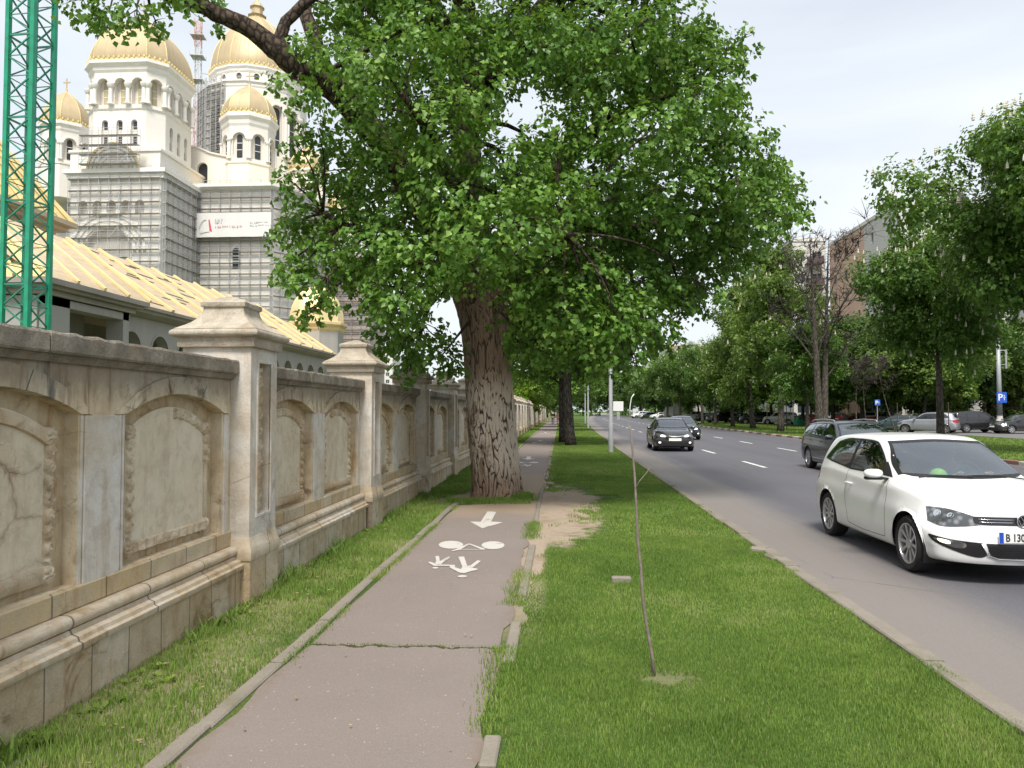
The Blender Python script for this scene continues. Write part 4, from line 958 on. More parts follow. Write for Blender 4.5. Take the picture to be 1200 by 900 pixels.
def inkline(x0, x1, z, h, mat, nm):
    m = MB(); x = x0
    while x < x1:
        w = rb.uniform(.10, .24); m.box(x, min(x+w, x1), -.145, -.12, z-h/2, z+h/2*rb.choice((1, .7))); x += w+rb.choice((.07, .07, .25))
    m.obj(nm, mat, ban)
inkline(s*.85, s*1.15, s*.72, .22, M_BG, 'print_line'); inkline(s*.85, s*1.12, s*.62, .18, M_BG, 'print_line'); inkline(s*.85, s*2.0, s*.44, .22, M_BP, 'print_line'); inkline(s*2.3, s*3.05, s*.6, .16, plain('banner_pale_ink', (.6, .6, .58), .7, var=.03), 'print_line'); inkline(s*2.3, s*3.2, s*.48, .16, bpy.data.materials['banner_pale_ink'], 'print_line')

# --- long gallery with the yellow insulated roof, in front of the cathedral
GAL = thing('gallery', 'long unfinished concrete gallery with arches and a yellow battened roof', 'building')
XG = -25.9; ze = 8.0; yg0, yg1 = 43.5, 89
m = MB(); hs = []; yv = 44.9
while yv < yg1-3: hs.append(round_arch(yv-1.05, yv+1.05, .5, 5.55, 10)); yv += 3.35
m.plate([(43.3, 0), (yg1-.5, 0), (yg1-.5, ze-.4), (43.3, ze-.4)], hs, lambda s, z, d: (XG+d, s, z), .7, 0)
m.box(XG-6, XG-5.5, 36, yg1-.5, 0, ze-.4); m.box(XG-6, XG, yg1-.7, yg1-.45, 0, ze-.4)
go = m.obj('arcade_wall', M_CONC, GAL)
m = MB(); yv = 44.9
while yv < yg1-3:
    m.ringloft([[(XG+.03, yv+(1.05+w)*math.cos(PI*i/10), 5.55+(1.05+w)*math.sin(PI*i/10)) for w in (0, .16)]+[(XG-.05, yv+(1.05+w)*math.cos(PI*i/10), 5.55+(1.05+w)*math.sin(PI*i/10)) for w in (.16, 0)] for i in range(11)]); yv += 3.35
m.obj('arch_trim', M_CONC, GAL)
m = MB(); pr = [(XG+.2, ze-.45), (XG+.7, ze-.25), (XG+.75, ze-.1), (XG+.95, ze-.05), (XG+.95, ze+.12), (XG-.6, ze+.14), (XG-.6, ze-.45)]
m.ringloft([[(a, yv, b) for a, b in pr] for yv in (yg0-1.5, yg1+.4)]); m.obj('eaves_cornice', plain('eaves_concrete', (.30, .275, .25), .8, var=.15, sc=.5), GAL)
XRg, zr = -32.2, aty(249, 342, 32.2*900/407*.985).z
y_r1 = 80
def roofpt(s, yv): return (XG+.95+(XRg-XG-.95)*s, yv, ze+.14+(zr-ze-.14)*s)
m = MB(); m.add([roofpt(0, yg0-8), roofpt(0, yg1+.4), roofpt(1, y_r1), roofpt(1, yg0-8)], [(0, 1, 2, 3)], 0); e = roofpt(1, y_r1); m.add([roofpt(0, yg1+.4), (XRg-6, yg1+.4, ze), e], [(0, 1, 2)], 0)
m.add([roofpt(1, yg0-8), e, (XRg-6, y_r1, ze), (XRg-6, yg0-8, ze)], [(0, 1, 2, 3)], 0); m.obj('roof_covering', M_ROOF, GAL)
yv = yg0-6; k = 0
while yv < yg1:
    yt = yv+.0; fr_ = 1 if yv < y_r1 else max(.1, (yg1-yv)/(yg1-y_r1))
    m = MB(); a = Vector(roofpt(.0, yt)); b = Vector(roofpt(fr_, yt-0)); up = Vector((.45, 0, 1))*.14
    m.bar(a+up*.6, b+up*.6, .34, .16); m.obj('batten', M_RAFTER, GAL); yv += 3.5; k += 1
m = MB()
rl_ = random.Random(3)
for k in range(46):
    a_ = rl_.uniform(.06, .95); y_ = rl_.uniform(yg0-6, y_r1); m.bar(Vector(roofpt(a_, y_))+Vector((0, 0, .03)), Vector(roofpt(a_-.01, y_+rl_.uniform(1.5, 3.2)))+Vector((0, 0, .03)), .07, .05)
m.obj('lath', plain('grey_lath', (.33, .29, .24), .8, var=.3), GAL)
# end pavilion with a hipped roof
PAV = thing('pavilion', 'unfinished concrete pavilion with a hipped yellow roof left of the gallery', 'building')
px0, px1, py0, py1 = -33.5, -25.0, 35.6, 43.2; pz = 7.95
m = MB()
for a, b in ((py0+.15, 1.9), (py1-.75, .6)): m.box(px1-1.0, px1-.0, a, a+b, 0, pz-.55)
m.box(px1-1.0, px1+.0, py0+.15, py1-.1, pz-.95, pz-.5); m.box(px0+.4, px1-.3, py0, py0+.5, 0, pz-.5); m.box(px0, px0+.4, py0, py1, 0, pz-.5); m.box(px0, px1, py0, py1, pz-.55, pz-.5); m.box(px1-3.2, px1-2.8, py0+3.6, py1, 0, pz-.6)
m.obj('concrete_frame', M_CONC, PAV)
m = MB(); ex = .75
for dz, w in ((-.5, .2), (-.22, .5), (-.05, ex)): m.box(px0-w, px1+w, py0-w, py1+w, pz+dz, pz+dz+.26)
m.obj('eaves_cornice', bpy.data.materials['eaves_concrete'], PAV)
m = MB(); b4 = [(px0-ex, py0-ex, pz+.22), (px1+ex, py0-ex, pz+.22), (px1+ex, py1+ex, pz+.22), (px0-ex, py1+ex, pz+.22)]
tp = [(-30.6, py0+2.7, 11.4), (-29.4, py0+2.7, 11.4), (-29.4, py1+2, 11.9), (-30.6, py1+2, 11.9)]
m.ringloft([b4, tp]); m.m[1] = 1; m.m[2] = 1; ro = m.obj('hipped_roof', [M_INSUL, M_ROOF], PAV)
m = MB()
for k in range(7): q = k/6; a = Vector(b4[0]).lerp(Vector(b4[1]), q); b = Vector(tp[0]).lerp(Vector(tp[1]), q); m.bar(a+Vector((0, -.05, .1)), b+Vector((0, -.05, .1)), .12)
for k in range(5): q = k/4; a = Vector(b4[1]).lerp(Vector(b4[2]), q); b = Vector(tp[1]).lerp(Vector(tp[2]), q); m.bar(a+Vector((.05, 0, .1)), b+Vector((.05, 0, .1)), .13)
m.obj('roof_battens', M_RAFTER, ro)
# taller block behind
HB = thing('transept_block', 'taller grey block with a wide cornice behind the green crane mast', 'building')
hx1, hy1, hz = -33.3, 51.0, 14.6
m = MB(); m.box(-48, hx1-1.3, 41, hy1-1.3, 0, hz-.7); m.obj('block_wall', M_CONC, HB)
m = MB()
for dz, w in ((-.8, 1.0), (-.5, .5), (-.2, .05)): m.box(-48, hx1-w, 40, hy1-w, hz+dz, hz+dz+.31)
m.obj('eaves_cornice', plain('cream_cornice', (.50, .42, .32), .8, var=.12, sc=.4), HB)
m = MB(); m.ringloft([[(-48, 40, hz+.12), (hx1-.1, 40, hz+.12), (hx1-.1, hy1-.1, hz+.12), (-48, hy1-.1, hz+.12)], [(-48, 43, hz+9), (hx1-6.5, 43, hz+9), (hx1-6.5, hy1-5, hz+9), (-48, hy1-5, hz+9)]]); m.obj('hipped_roof', M_INSUL, HB)
m = MB()
for k in range(9): yv = 41+k*1.1; m.bar((hx1-.1, yv, hz+.3), (hx1-6.5, 43+(yv-41)*.3, hz+9.2), .12)
m.obj('roof_battens', M_RAFTER, HB)
# low golden dome at the far end of the gallery
GD = thing('domed_pavilion', 'small golden dome on a square drum at the end of the gallery roof', 'dome')
gy = 86; gxx = xat(372, gy); pg = ngon_plan(gxx, gy, 3.0, 8, PI/8)
z1_, z2_, z3_ = zat(405, gy, 372), zat(379, gy, 372), zat(336, gy, 372)
m = MB(); m.ringloft([ring3(pg, 5), ring3(pg, z2_-1.0)]); m.obj('drum', M_CONC, GD)
m = MB(); cornice(m, pg, (gxx, gy), z2_-1.1, 1.16, 1.1); m.obj('cornice', plain('gold_cornice', (.62, .50, .27), .6, var=.1), GD)
m = MB(); m.ringloft([ring3(scl(pg, a, (gxx, gy)), z2_+b*(z3_-z2_)) for a, b in ((.98, 0), (.97, .25), (.90, .45), (.78, .63), (.6, .8), (.36, .93), (.1, 1.0))])
for x, y in pg: m.tube([(gxx+(x-gxx)*a, gy+(y-gy)*a, z2_+b*(z3_-z2_)) for a, b in ((.98, 0), (.97, .25), (.90, .45), (.78, .63), (.6, .8), (.36, .93), (.1, 1.0))], .07, 5)
m.obj('dome', plain('pale_gold', (.80, .64, .34), .45, .35, var=.08, sc=1), GD, smooth=25)

# --- crane masts
def mast(name, label, cat, c, side, z0, z1, pitch, postw, brw, mats, rz, lean=0, extra=None, group=None):
    t = thing(name, label, cat, (c[0], c[1], 0), rz, group)
    h = side/2; pm_ = MB(); pm_.box(-postw/2, postw/2, -postw/2, postw/2, z0, z1)
    me = pm_.mesh('corner_post', mats[0])
    for sx, sy in ((-1, -1), (1, -1), (1, 1), (-1, 1)): o = link('corner_post', me, t); o.location = (sx*h, sy*h, 0)
    n = int((z1-z0)/pitch)
    for k in range(4):
        m = MB(); a, b = [((-h, -h), (h, -h)), ((h, -h), (h, h)), ((h, h), (-h, h)), ((-h, h), (-h, -h))][k]
        for j in range(n):
            zA = z0+j*pitch; p, q = (a, b) if j % 2 else (b, a)
            m.bar((p[0], p[1], zA), (q[0], q[1], zA+pitch), brw)
            if j % 4 == 0: m.bar((a[0], a[1], zA), (b[0], b[1], zA), brw*1.3)
            else: m.bar((a[0], a[1], zA), (b[0], b[1], zA), brw*.6)
        m.obj('lattice_bracing', mats[1], t)
    m = MB()
    for sx in (-.18, .18): m.bar((sx, .1, z0), (sx, .1, z1), .04)
    for j in range(int((z1-z0)/.35)): m.bar((-.18, .1, z0+j*.35), (.18, .1, z0+j*.35), .03)
    m.obj('ladder', mats[1], t)
    return t
M_GREEN = plain('green_crane_paint', (.012, .27, .15), .4, spec=.5, var=.2, sc=2); M_GREEN2 = plain('green_brace_paint', (.03, .22, .14), .45, spec=.5, var=.3, sc=2)
mast('crane_mast', 'tall green lattice crane mast standing just behind the stone wall', 'crane mast', (aty(29.5, 380, 31).x, 31), 1.18, 0, 48, .88, .18, .055, (M_GREEN, M_GREEN2), R(-5))
M_RW = NT('red_white_mast_paint'); t = M_RW; p = t.pos(); x, y, z = t.sep(p)
M_RW = t.bsdf(t.mix(t.math('GREATER_THAN', t.math('FRACT', t.math('MULTIPLY', t.math('ADD', z, 2.5), 1/26.)), .5), (.62, .60, .58), (.58, .32, .26)), .5)
rc = mast('crane_mast', 'thin distant red and white crane mast beside the great dome', 'crane mast', (xat(228.5, 175), 175), 1.35, 20, zat(22, 175), 1.5, .13, .08, (M_RW, M_RW), R(10))
m = MB()
for v in (43, 67, 95): z = zat(v, 175); m.box(-1.5, 1.5, -1.5, 1.5, z, z+.12); [m.bar((sx*1.5, sy*1.5, z), (sx*1.5, sy*1.5, z+1), .08) for sx in (-1, 1) for sy in (-1, 1)]
m.bar((.8, 0, zat(85, 175)), (7, 0, zat(88, 175)), .2); m.bar((.8, 0, zat(92, 175)), (7, 0, zat(100, 175)), .15); m.obj('work_platforms', M_STEEL, rc)
# ================================================================= TREES
def leafmat(name, stops, tr_=.30, rough=.42):
    t = NT(name); r = t.attr('r'); c = t.ramp(r, *stops)
    b = t.n.new('ShaderNodeBsdfPrincipled'); t.l.new(c, b.inputs['Base Color']); b.inputs['Roughness'].default_value = rough; b.inputs['Specular IOR Level'].default_value = .32
    tr = t.n.new('ShaderNodeBsdfTranslucent'); t.l.new(t.mix(.55, c, (.26, .42, .04), 'MIX'), tr.inputs[0])
    ms = t.n.new('ShaderNodeMixShader'); ms.inputs[0].default_value = tr_
    t.l.new(b.outputs[0], ms.inputs[1]); t.l.new(tr.outputs[0], ms.inputs[2]); t.l.new(ms.outputs[0], t.out.inputs[0]); return t.mat
ML_POP = leafmat('poplar_leaf', ((0, (.05, .115, .018)), (.35, (.085, .19, .028)), (.7, (.15, .28, .045)), (1, (.29, .41, .10))))
ML_CHE = leafmat('chestnut_leaf', ((0, (.045, .10, .018)), (.5, (.085, .175, .03)), (.85, (.14, .25, .045)), (1, (.22, .32, .07))), .35)
ML_LIM = leafmat('lime_leaf', ((0, (.08, .14, .028)), (.5, (.14, .22, .045)), (.85, (.21, .30, .065)), (1, (.28, .36, .10))), .4)
ML_YEL = leafmat('fresh_leaf', ((0, (.12, .22, .02)), (.5, (.20, .33, .03)), (1, (.32, .45, .06))), .45)
ML_DRK = leafmat('dark_leaf', ((0, (.04, .08, .02)), (.5, (.07, .13, .03)), (1, (.12, .19, .048))), .3)
M_TWIG = plain('twig_bark', (.075, .058, .045), .9, var=.3, sc=8, bump=.003)
M_BARK2 = NT('grey_bark'); t = M_BARK2; p = t.pos(obj=True); v_ = t.voro(t.pos(obj=True, scale=(14, 14, 3)), 1, 'DISTANCE_TO_EDGE'); n1 = t.noise(p, 5, 5, .7)
M_BARK2 = t.bsdf(t.mix(t.rng(v_, 0, .3), (.045, .038, .032), t.mix(n1, (.10, .085, .07), (.17, .15, .125))), .9, t.bump(t.math('ADD', v_, n1), .02), spec=.15)
def rnd_unit(n, rng=NR):
    v = rng.normal(size=(n, 3)); return v/np.linalg.norm(v, axis=1)[:, None]
def leaves(P, N, D, size, rv, wide=.9, fold=.18, jit=.35):
    """P base points, N normals, D tip directions; returns tri mesh arrays"""
    n = len(P); D = D-N*np.sum(D*N, 1)[:, None]; D /= np.linalg.norm(D, axis=1)[:, None]+1e-9
    S = np.cross(N, D); s = size*(1-jit+2*jit*NR.random(n))[:, None]
    V = np.empty((n, 4, 3)); V[:, 0] = P; V[:, 1] = P+D*s*.36+S*s*wide*.5+N*s*fold; V[:, 2] = P+D*s; V[:, 3] = P+D*s*.36-S*s*wide*.5+N*s*fold
    T = np.array([[0, 1, 2], [0, 2, 3]]); Fc = (np.arange(n)[:, None, None]*4+T).reshape(-1, 3)
    return V.reshape(-1, 3), Fc, np.repeat(rv, 4)
def crown(name, clumps, mat, leaf, dens, parent, droop=.5, twiglen=.35, per=10, up=.35, yellow=.0, flat=.74):
    """clumps: (x,y,z,r,brightness). Leaves sit along short twigs that radiate through each clump, denser near its skin."""
    Ps, Ns, Ds, rs = [], [], [], []
    for (x, y, z, r, br) in clumps:
        nt = max(3, int(dens*r*r/per)); d = rnd_unit(nt); rad = r*(.45+.6*NR.random(nt)**.6)
        rad *= 1+.25*np.sin(d[:, 0]*5+x)*np.sin(d[:, 2]*4+y)
        T0 = np.array([x, y, z])+d*rad[:, None]*np.array([1, 1, flat])
        td = d*.8+rnd_unit(nt)*.6+np.array([0, 0, -droop]); td /= np.linalg.norm(td, axis=1)[:, None]
        k = NR.random((nt, per)); P = T0[:, None]+td[:, None]*(k*twiglen*(.5+r*.5))[..., None]+NR.normal(size=(nt, per, 3))*leaf*.45
        out = P-np.array([x, y, z]); out /= np.linalg.norm(out, axis=2)[..., None]+1e-6
        N = out*.65+NR.normal(size=out.shape)*.40+np.array([0, 0, up+.1]); N /= np.linalg.norm(N, axis=2)[..., None]
        D = NR.normal(size=out.shape)*.5+out*.4+np.array([0, 0, -droop*1.3])
        # tip of each twig carries paler young leaves
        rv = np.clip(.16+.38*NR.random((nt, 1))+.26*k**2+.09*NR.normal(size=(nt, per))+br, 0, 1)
        Ps.append(P.reshape(-1, 3)); Ns.append(N.reshape(-1, 3)); Ds.append(D.reshape(-1, 3)); rs.append(rv.ravel())
    V, Fc, r = leaves(np.concatenate(Ps), np.concatenate(Ns), np.concatenate(Ds), leaf, np.concatenate(rs))
    return link(name, npmesh(name, V, Fc, mat, {'r': r}), parent)
def curve_pts(a, b, sag, n=6, wob=.08, rg=random):
    a = Vector(a); b = Vector(b); L_ = (b-a).length; out = []
    o1 = Vector((rg.uniform(-1, 1), rg.uniform(-1, 1), rg.uniform(-.4, .4)))*L_*wob
    for i in range(n+1):
        t_ = i/n; out.append(a.lerp(b, t_)+o1*math.sin(PI*t_)+Vector((0, 0, sag*L_*math.sin(PI*t_))))
    return out

# ---------------- the big poplar
TY = 15.62
POP = thing('poplar_tree', 'large old poplar with thick cracked trunk growing out of the cycle path', 'tree')
rows = [(590, 548, 617), (583, 551.5, 612), (572, 553, 610.5), (550, 552, 608.5), (520, 549.5, 605), (480, 546, 601.5), (440, 544.5, 599), (410, 542.5, 597), (380, 539, 596), (350, 531, 594.5), (330, 524, 594), (312, 516, 597)]
prof = []
for v, ul, ur in rows:
    a = aty(ul, v, TY); b = aty(ur, v, TY); prof.append(((a.x+b.x)/2, TY+.02*math.sin(v), (a.z+b.z)/2, (b.x-a.x)/2))
prof[0] = (prof[0][0], prof[0][1], -.08, prof[0][3]); prof.sort(key=lambda q: q[2])
zs_ = np.linspace(prof[0][2], prof[-1][2], 330); PZ = [q[2] for q in prof]
cxs = catmull(PZ, [q[0] for q in prof], zs_); cys = catmull(PZ, [q[1] for q in prof], zs_); rds = catmull(PZ, [q[3] for q in prof], zs_)
NA = 230; V = []; CR = []
for i, z in enumerate(zs_):
    for j in range(NA):
        a = 2*PI*j/NA; ca, sa = math.cos(a), math.sin(a); R0 = rds[i]
        big = 1+.045*math.sin(3*a+z*.5)+.03*math.sin(5*a-z*.9+1)+(.05*math.sin(7*a+.6))*max(0, 1-z/.7)
        w = mnoise.noise(Vector((ca*2.2, sa*2.2, z*1.6)))
        q = Vector(((a*R0)*9.5+w*.9, z*3.1+w*.7+.35*math.sin(a*6), 3.3*math.floor(0)))
        # seamless: use the cylinder point, stretched vertically
        q = Vector((ca*R0*16+w*.5, sa*R0*16+w*.4, z*2.3+w*1.0))
        dd, _ = mnoise.voronoi(q); e = min((dd[1]-dd[0])*1.6, 1)
        fine = mnoise.noise(Vector((ca*R0*30, sa*R0*30, z*9)))
        h = .024*min(e*2.6, 1)+.010*fine; rr = R0*big+h-.018
        V.append((cxs[i]+ca*rr, cys[i]+sa*rr, z)); CR.append(e)
V = np.array(V); n_ = len(zs_); I = np.arange(n_-1)[:, None]*NA; J = np.arange(NA)[None]
Fq = np.stack([I+J, I+(J+1) % NA, I+NA+(J+1) % NA, I+NA+J], -1).reshape(-1, 4)
t = NT('poplar_bark'); p = t.pos(); x, y, z = t.sep(p); e = t.attr('r'); n1 = t.noise(p, 3.2, 5, .65); n2 = t.noise(p, 30, 4, .7); n3 = t.noise(t.pos(scale=(1, 1, .35)), 7, 4, .7)
plate_d = t.mix(n2, (.17, .118, .084), (.29, .215, .16)); white = t.mix(n2, (.46, .385, .31), (.66, .58, .49))
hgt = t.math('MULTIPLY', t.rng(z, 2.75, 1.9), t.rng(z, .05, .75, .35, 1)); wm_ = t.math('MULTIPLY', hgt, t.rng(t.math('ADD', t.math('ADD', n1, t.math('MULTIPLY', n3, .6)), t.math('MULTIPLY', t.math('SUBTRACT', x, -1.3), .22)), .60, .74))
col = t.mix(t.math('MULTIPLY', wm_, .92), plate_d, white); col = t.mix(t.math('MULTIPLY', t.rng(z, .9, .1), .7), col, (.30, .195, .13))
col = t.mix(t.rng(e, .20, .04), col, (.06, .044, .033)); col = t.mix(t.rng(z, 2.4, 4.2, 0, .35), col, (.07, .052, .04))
M_BARK = t.bsdf(col, .92, t.bump(t.math('ADD', n2, t.math('MULTIPLY', n3, .6)), .02), spec=.12)
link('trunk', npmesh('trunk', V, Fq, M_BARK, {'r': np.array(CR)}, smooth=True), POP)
def pl(*a): return [aty(u, v, Y) for u, v, Y in a]
t = NT('limb_bark'); p = t.pos(); v_ = t.voro(t.pos(scale=(9, 9, 5)), 1, 'DISTANCE_TO_EDGE'); n2 = t.noise(p, 22, 5, .7)
M_LIMB = t.bsdf(t.mix(t.rng(v_, 0, .25), (.03, .023, .018), t.mix(n2, (.075, .056, .042), (.15, .115, .088))), .92, t.bump(t.math('ADD', t.math('MULTIPLY', v_, 1.4), n2), .035), spec=.12)
LIMBS = [
 (pl((558, 335, 15.6), (530, 290, 15.4), (490, 235, 14.9), (445, 165, 14.3), (400, 112, 13.6), (350, 82, 13.1), (322, 55, 12.9), (285, 30, 12.7), (240, 10, 12.5), (190, -6, 12.3), (120, -22, 12.0)), [.42, .36, .29, .25, .235, .22, .19, .155, .13, .10, .05]),
 (pl((562, 330, 15.6), (552, 260, 15.7), (545, 170, 15.9), (541, 80, 16.0), (545, -40, 16.2), (560, -200, 16.4), (580, -420, 16.5)), [.44, .36, .31, .28, .24, .17, .06]),
 (pl((570, 335, 15.7), (600, 270, 15.9), (640, 225, 15.8), (665, 180, 15.5), (700, 150, 15.2), (760, 120, 15.0), (830, 90, 14.7)), [.36, .27, .21, .17, .14, .10, .04]),
 (pl((575, 345, 15.7), (620, 300, 16.1), (690, 268, 16.3), (770, 262, 16.3), (850, 245, 16.0), (915, 232, 15.7)), [.28, .2, .16, .12, .08, .03]),
 (pl((545, 330, 15.5), (500, 310, 14.8), (450, 290, 14.2), (400, 262, 13.8), (355, 240, 13.5)), [.22, .16, .11, .075, .03]),
 (pl((322, 60, 12.9), (335, 25, 13.0), (372, -10, 13.1), (400, -80, 13.3)), [.12, .10, .09, .04]),
 (pl((395, 112, 13.6), (372, 60, 13.9), (358, 15, 14.1), (350, -50, 14.3)), [.13, .15, .13, .06]),
 (pl((541, 90, 16.0), (590, 85, 15.8), (640, 70, 15.4), (668, 98, 15.2), (720, 60, 15), (760, 20, 14.6)), [.16, .10, .075, .06, .05, .03]),
 (pl((545, 150, 15.9), (610, 40, 16.6), (680, -60, 17.2), (740, -180, 17.6)), [.2, .15, .1, .04]),
 (pl((545, 60, 16.0), (480, -20, 16.3), (420, -120, 16.5), (380, -220, 16.6)), [.2, .15, .09, .03]),
 (pl((552, 240, 15.7), (520, 200, 14.2), (500, 150, 12.9), (470, 110, 12.0)), [.2, .14, .09, .04]),
 (pl((575, 300, 15.7), (620, 260, 14.4), (650, 260, 13.2), (680, 290, 12.4)), [.18, .12, .08, .03]),
]
nodes = []
for i, (pts, rr) in enumerate(LIMBS):
    q = []; r_ = []
    for k in range(len(pts)-1):
        for s in range(4): tt = s/4; q.append(pts[k].lerp(pts[k+1], tt)+Vector([mnoise.noise(pts[k]*3+Vector((s, i, a)))*.05 for a in (0, 1, 2)])); r_.append(rr[k]*(1-tt)+rr[k+1]*tt)
    q.append(pts[-1]); r_.append(rr[-1]); nodes += [(p_, w) for p_, w in zip(q, r_)]
    MB().tube(q, r_, 12).obj('limb', M_LIMB, POP, smooth=True)
# clumps: u, v, radius in px, depth, brightness
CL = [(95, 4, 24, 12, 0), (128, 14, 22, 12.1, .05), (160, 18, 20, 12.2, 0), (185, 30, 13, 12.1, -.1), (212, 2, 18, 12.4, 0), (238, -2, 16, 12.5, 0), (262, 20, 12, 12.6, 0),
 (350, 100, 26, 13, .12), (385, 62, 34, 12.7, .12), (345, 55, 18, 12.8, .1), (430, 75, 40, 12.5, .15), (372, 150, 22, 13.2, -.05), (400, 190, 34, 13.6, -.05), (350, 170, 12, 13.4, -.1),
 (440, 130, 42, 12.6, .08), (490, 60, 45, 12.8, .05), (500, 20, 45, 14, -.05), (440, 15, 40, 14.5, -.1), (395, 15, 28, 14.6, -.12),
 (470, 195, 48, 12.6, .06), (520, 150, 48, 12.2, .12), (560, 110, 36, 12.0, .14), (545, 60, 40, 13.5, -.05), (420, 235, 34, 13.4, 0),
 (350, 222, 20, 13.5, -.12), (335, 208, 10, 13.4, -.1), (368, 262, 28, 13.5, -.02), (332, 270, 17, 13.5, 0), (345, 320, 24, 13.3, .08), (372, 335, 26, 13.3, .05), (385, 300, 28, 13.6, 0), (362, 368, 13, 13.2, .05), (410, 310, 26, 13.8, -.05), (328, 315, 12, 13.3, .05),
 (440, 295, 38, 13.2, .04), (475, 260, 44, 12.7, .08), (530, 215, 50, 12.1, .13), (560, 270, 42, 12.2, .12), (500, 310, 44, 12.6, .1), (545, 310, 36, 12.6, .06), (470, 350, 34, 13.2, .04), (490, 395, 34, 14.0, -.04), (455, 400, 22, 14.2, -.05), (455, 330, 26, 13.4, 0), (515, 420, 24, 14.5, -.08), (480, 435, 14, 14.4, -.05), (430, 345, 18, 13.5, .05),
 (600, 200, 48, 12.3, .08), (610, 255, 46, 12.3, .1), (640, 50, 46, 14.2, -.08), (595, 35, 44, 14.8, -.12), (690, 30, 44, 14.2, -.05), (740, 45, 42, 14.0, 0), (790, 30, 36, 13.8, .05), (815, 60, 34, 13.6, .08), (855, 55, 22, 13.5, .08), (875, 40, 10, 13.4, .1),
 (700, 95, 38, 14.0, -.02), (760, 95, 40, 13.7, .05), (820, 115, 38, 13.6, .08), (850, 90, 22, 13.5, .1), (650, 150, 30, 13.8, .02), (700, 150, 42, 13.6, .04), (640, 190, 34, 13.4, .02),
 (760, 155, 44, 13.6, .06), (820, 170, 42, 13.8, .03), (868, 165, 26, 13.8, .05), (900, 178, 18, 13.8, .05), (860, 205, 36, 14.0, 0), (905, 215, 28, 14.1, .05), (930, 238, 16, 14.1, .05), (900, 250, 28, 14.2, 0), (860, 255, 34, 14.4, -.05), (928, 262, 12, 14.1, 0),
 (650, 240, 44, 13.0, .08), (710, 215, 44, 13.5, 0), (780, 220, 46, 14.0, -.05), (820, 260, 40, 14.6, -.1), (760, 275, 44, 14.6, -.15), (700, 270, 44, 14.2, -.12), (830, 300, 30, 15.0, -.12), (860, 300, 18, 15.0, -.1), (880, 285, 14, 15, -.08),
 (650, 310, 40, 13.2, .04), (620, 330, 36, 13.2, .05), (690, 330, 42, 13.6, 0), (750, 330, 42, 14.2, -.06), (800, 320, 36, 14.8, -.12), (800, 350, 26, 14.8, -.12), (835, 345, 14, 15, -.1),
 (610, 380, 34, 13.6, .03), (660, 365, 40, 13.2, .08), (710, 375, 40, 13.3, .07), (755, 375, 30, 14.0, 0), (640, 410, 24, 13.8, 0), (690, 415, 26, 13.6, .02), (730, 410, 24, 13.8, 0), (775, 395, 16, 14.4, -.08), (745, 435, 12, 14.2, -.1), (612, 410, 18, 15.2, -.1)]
rg0 = random.Random(9); clumps = []
for (u, v, rp, Y, br) in CL:
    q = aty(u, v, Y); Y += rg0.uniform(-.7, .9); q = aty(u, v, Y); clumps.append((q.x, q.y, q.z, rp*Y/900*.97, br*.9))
for u, v, Y, r in ((560, 300, 14.9, .28), (585, 300, 15.0, .25), (600, 320, 15.2, .22), (530, 305, 14.8, .3), (520, 330, 14.8, .2)): q = aty(u, v, Y); clumps.append((q.x, q.y, q.z, r, .05))
rg = random.Random(5)
back = []
for (u, v, rp, Y, br) in CL:
    if rp > 26 and not (570 < u < 670 and 80 < v < 165):
        yb = rg.uniform(15.8, 19.0); q = aty(u+rg.uniform(-14, 14), v+rg.uniform(-14, 14), yb); back.append((q.x, q.y, q.z, rp*yb/900*.85, -.15))  # rear clumps get darker leaves: shade of the crown's interior put into leaf colour
for i in range(46):      # the part of the crown above the frame
    a = rg.random()*6.283; z = rg.uniform(10.6, 20.5); R1 = 5.2*math.sqrt(max(.05, 1-((z-10)/11.5)**2)); r_ = R1*math.sqrt(rg.random())
    q = Vector((-1.0+r_*math.cos(a)*1.1, 17.2+r_*math.sin(a)*.65, z)); back.append((q.x, q.y, q.z, rg.uniform(1.0, 1.45), 0))
for (x, y, z, r, br) in clumps+back:      # a branch to every clump, from the nearest thick limb point below it
    tgt = Vector((x, y, z)); best = min(nodes, key=lambda nd: (nd[0]-tgt).length+max(0, nd[0].z-z)*.8+(.6 if nd[1] < .05 else 0))
    L_ = (best[0]-tgt).length
    if L_ < .3: continue
    w0 = min(best[1]*.55, .02+.016*L_); pts = curve_pts(best[0], tgt, .06, 7, .10, rg)
    clumps_b = MB().tube(pts, [w0*(1-.75*i/7) for i in range(8)], 6)
    for k in range(5): e = tgt+Vector((rg.gauss(0, 1), rg.gauss(0, 1), rg.gauss(0, .7)))*r*.55; clumps_b.tube(curve_pts(pts[6], e, 0, 4, .12, rg), [w0*.28*(1-.7*i/4) for i in range(5)], 4)
    try: BR.v
    except NameError: BR = MB()
    BR.add(clumps_b.v, clumps_b.f)
tag(BR.obj('branches', M_LIMB, POP, smooth=True), kind='stuff')
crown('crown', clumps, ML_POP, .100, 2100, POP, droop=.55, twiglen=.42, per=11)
tag(crown('inner_crown', back, ML_POP, .115, 1500, POP, droop=.5, twiglen=.5, per=11), kind=None)
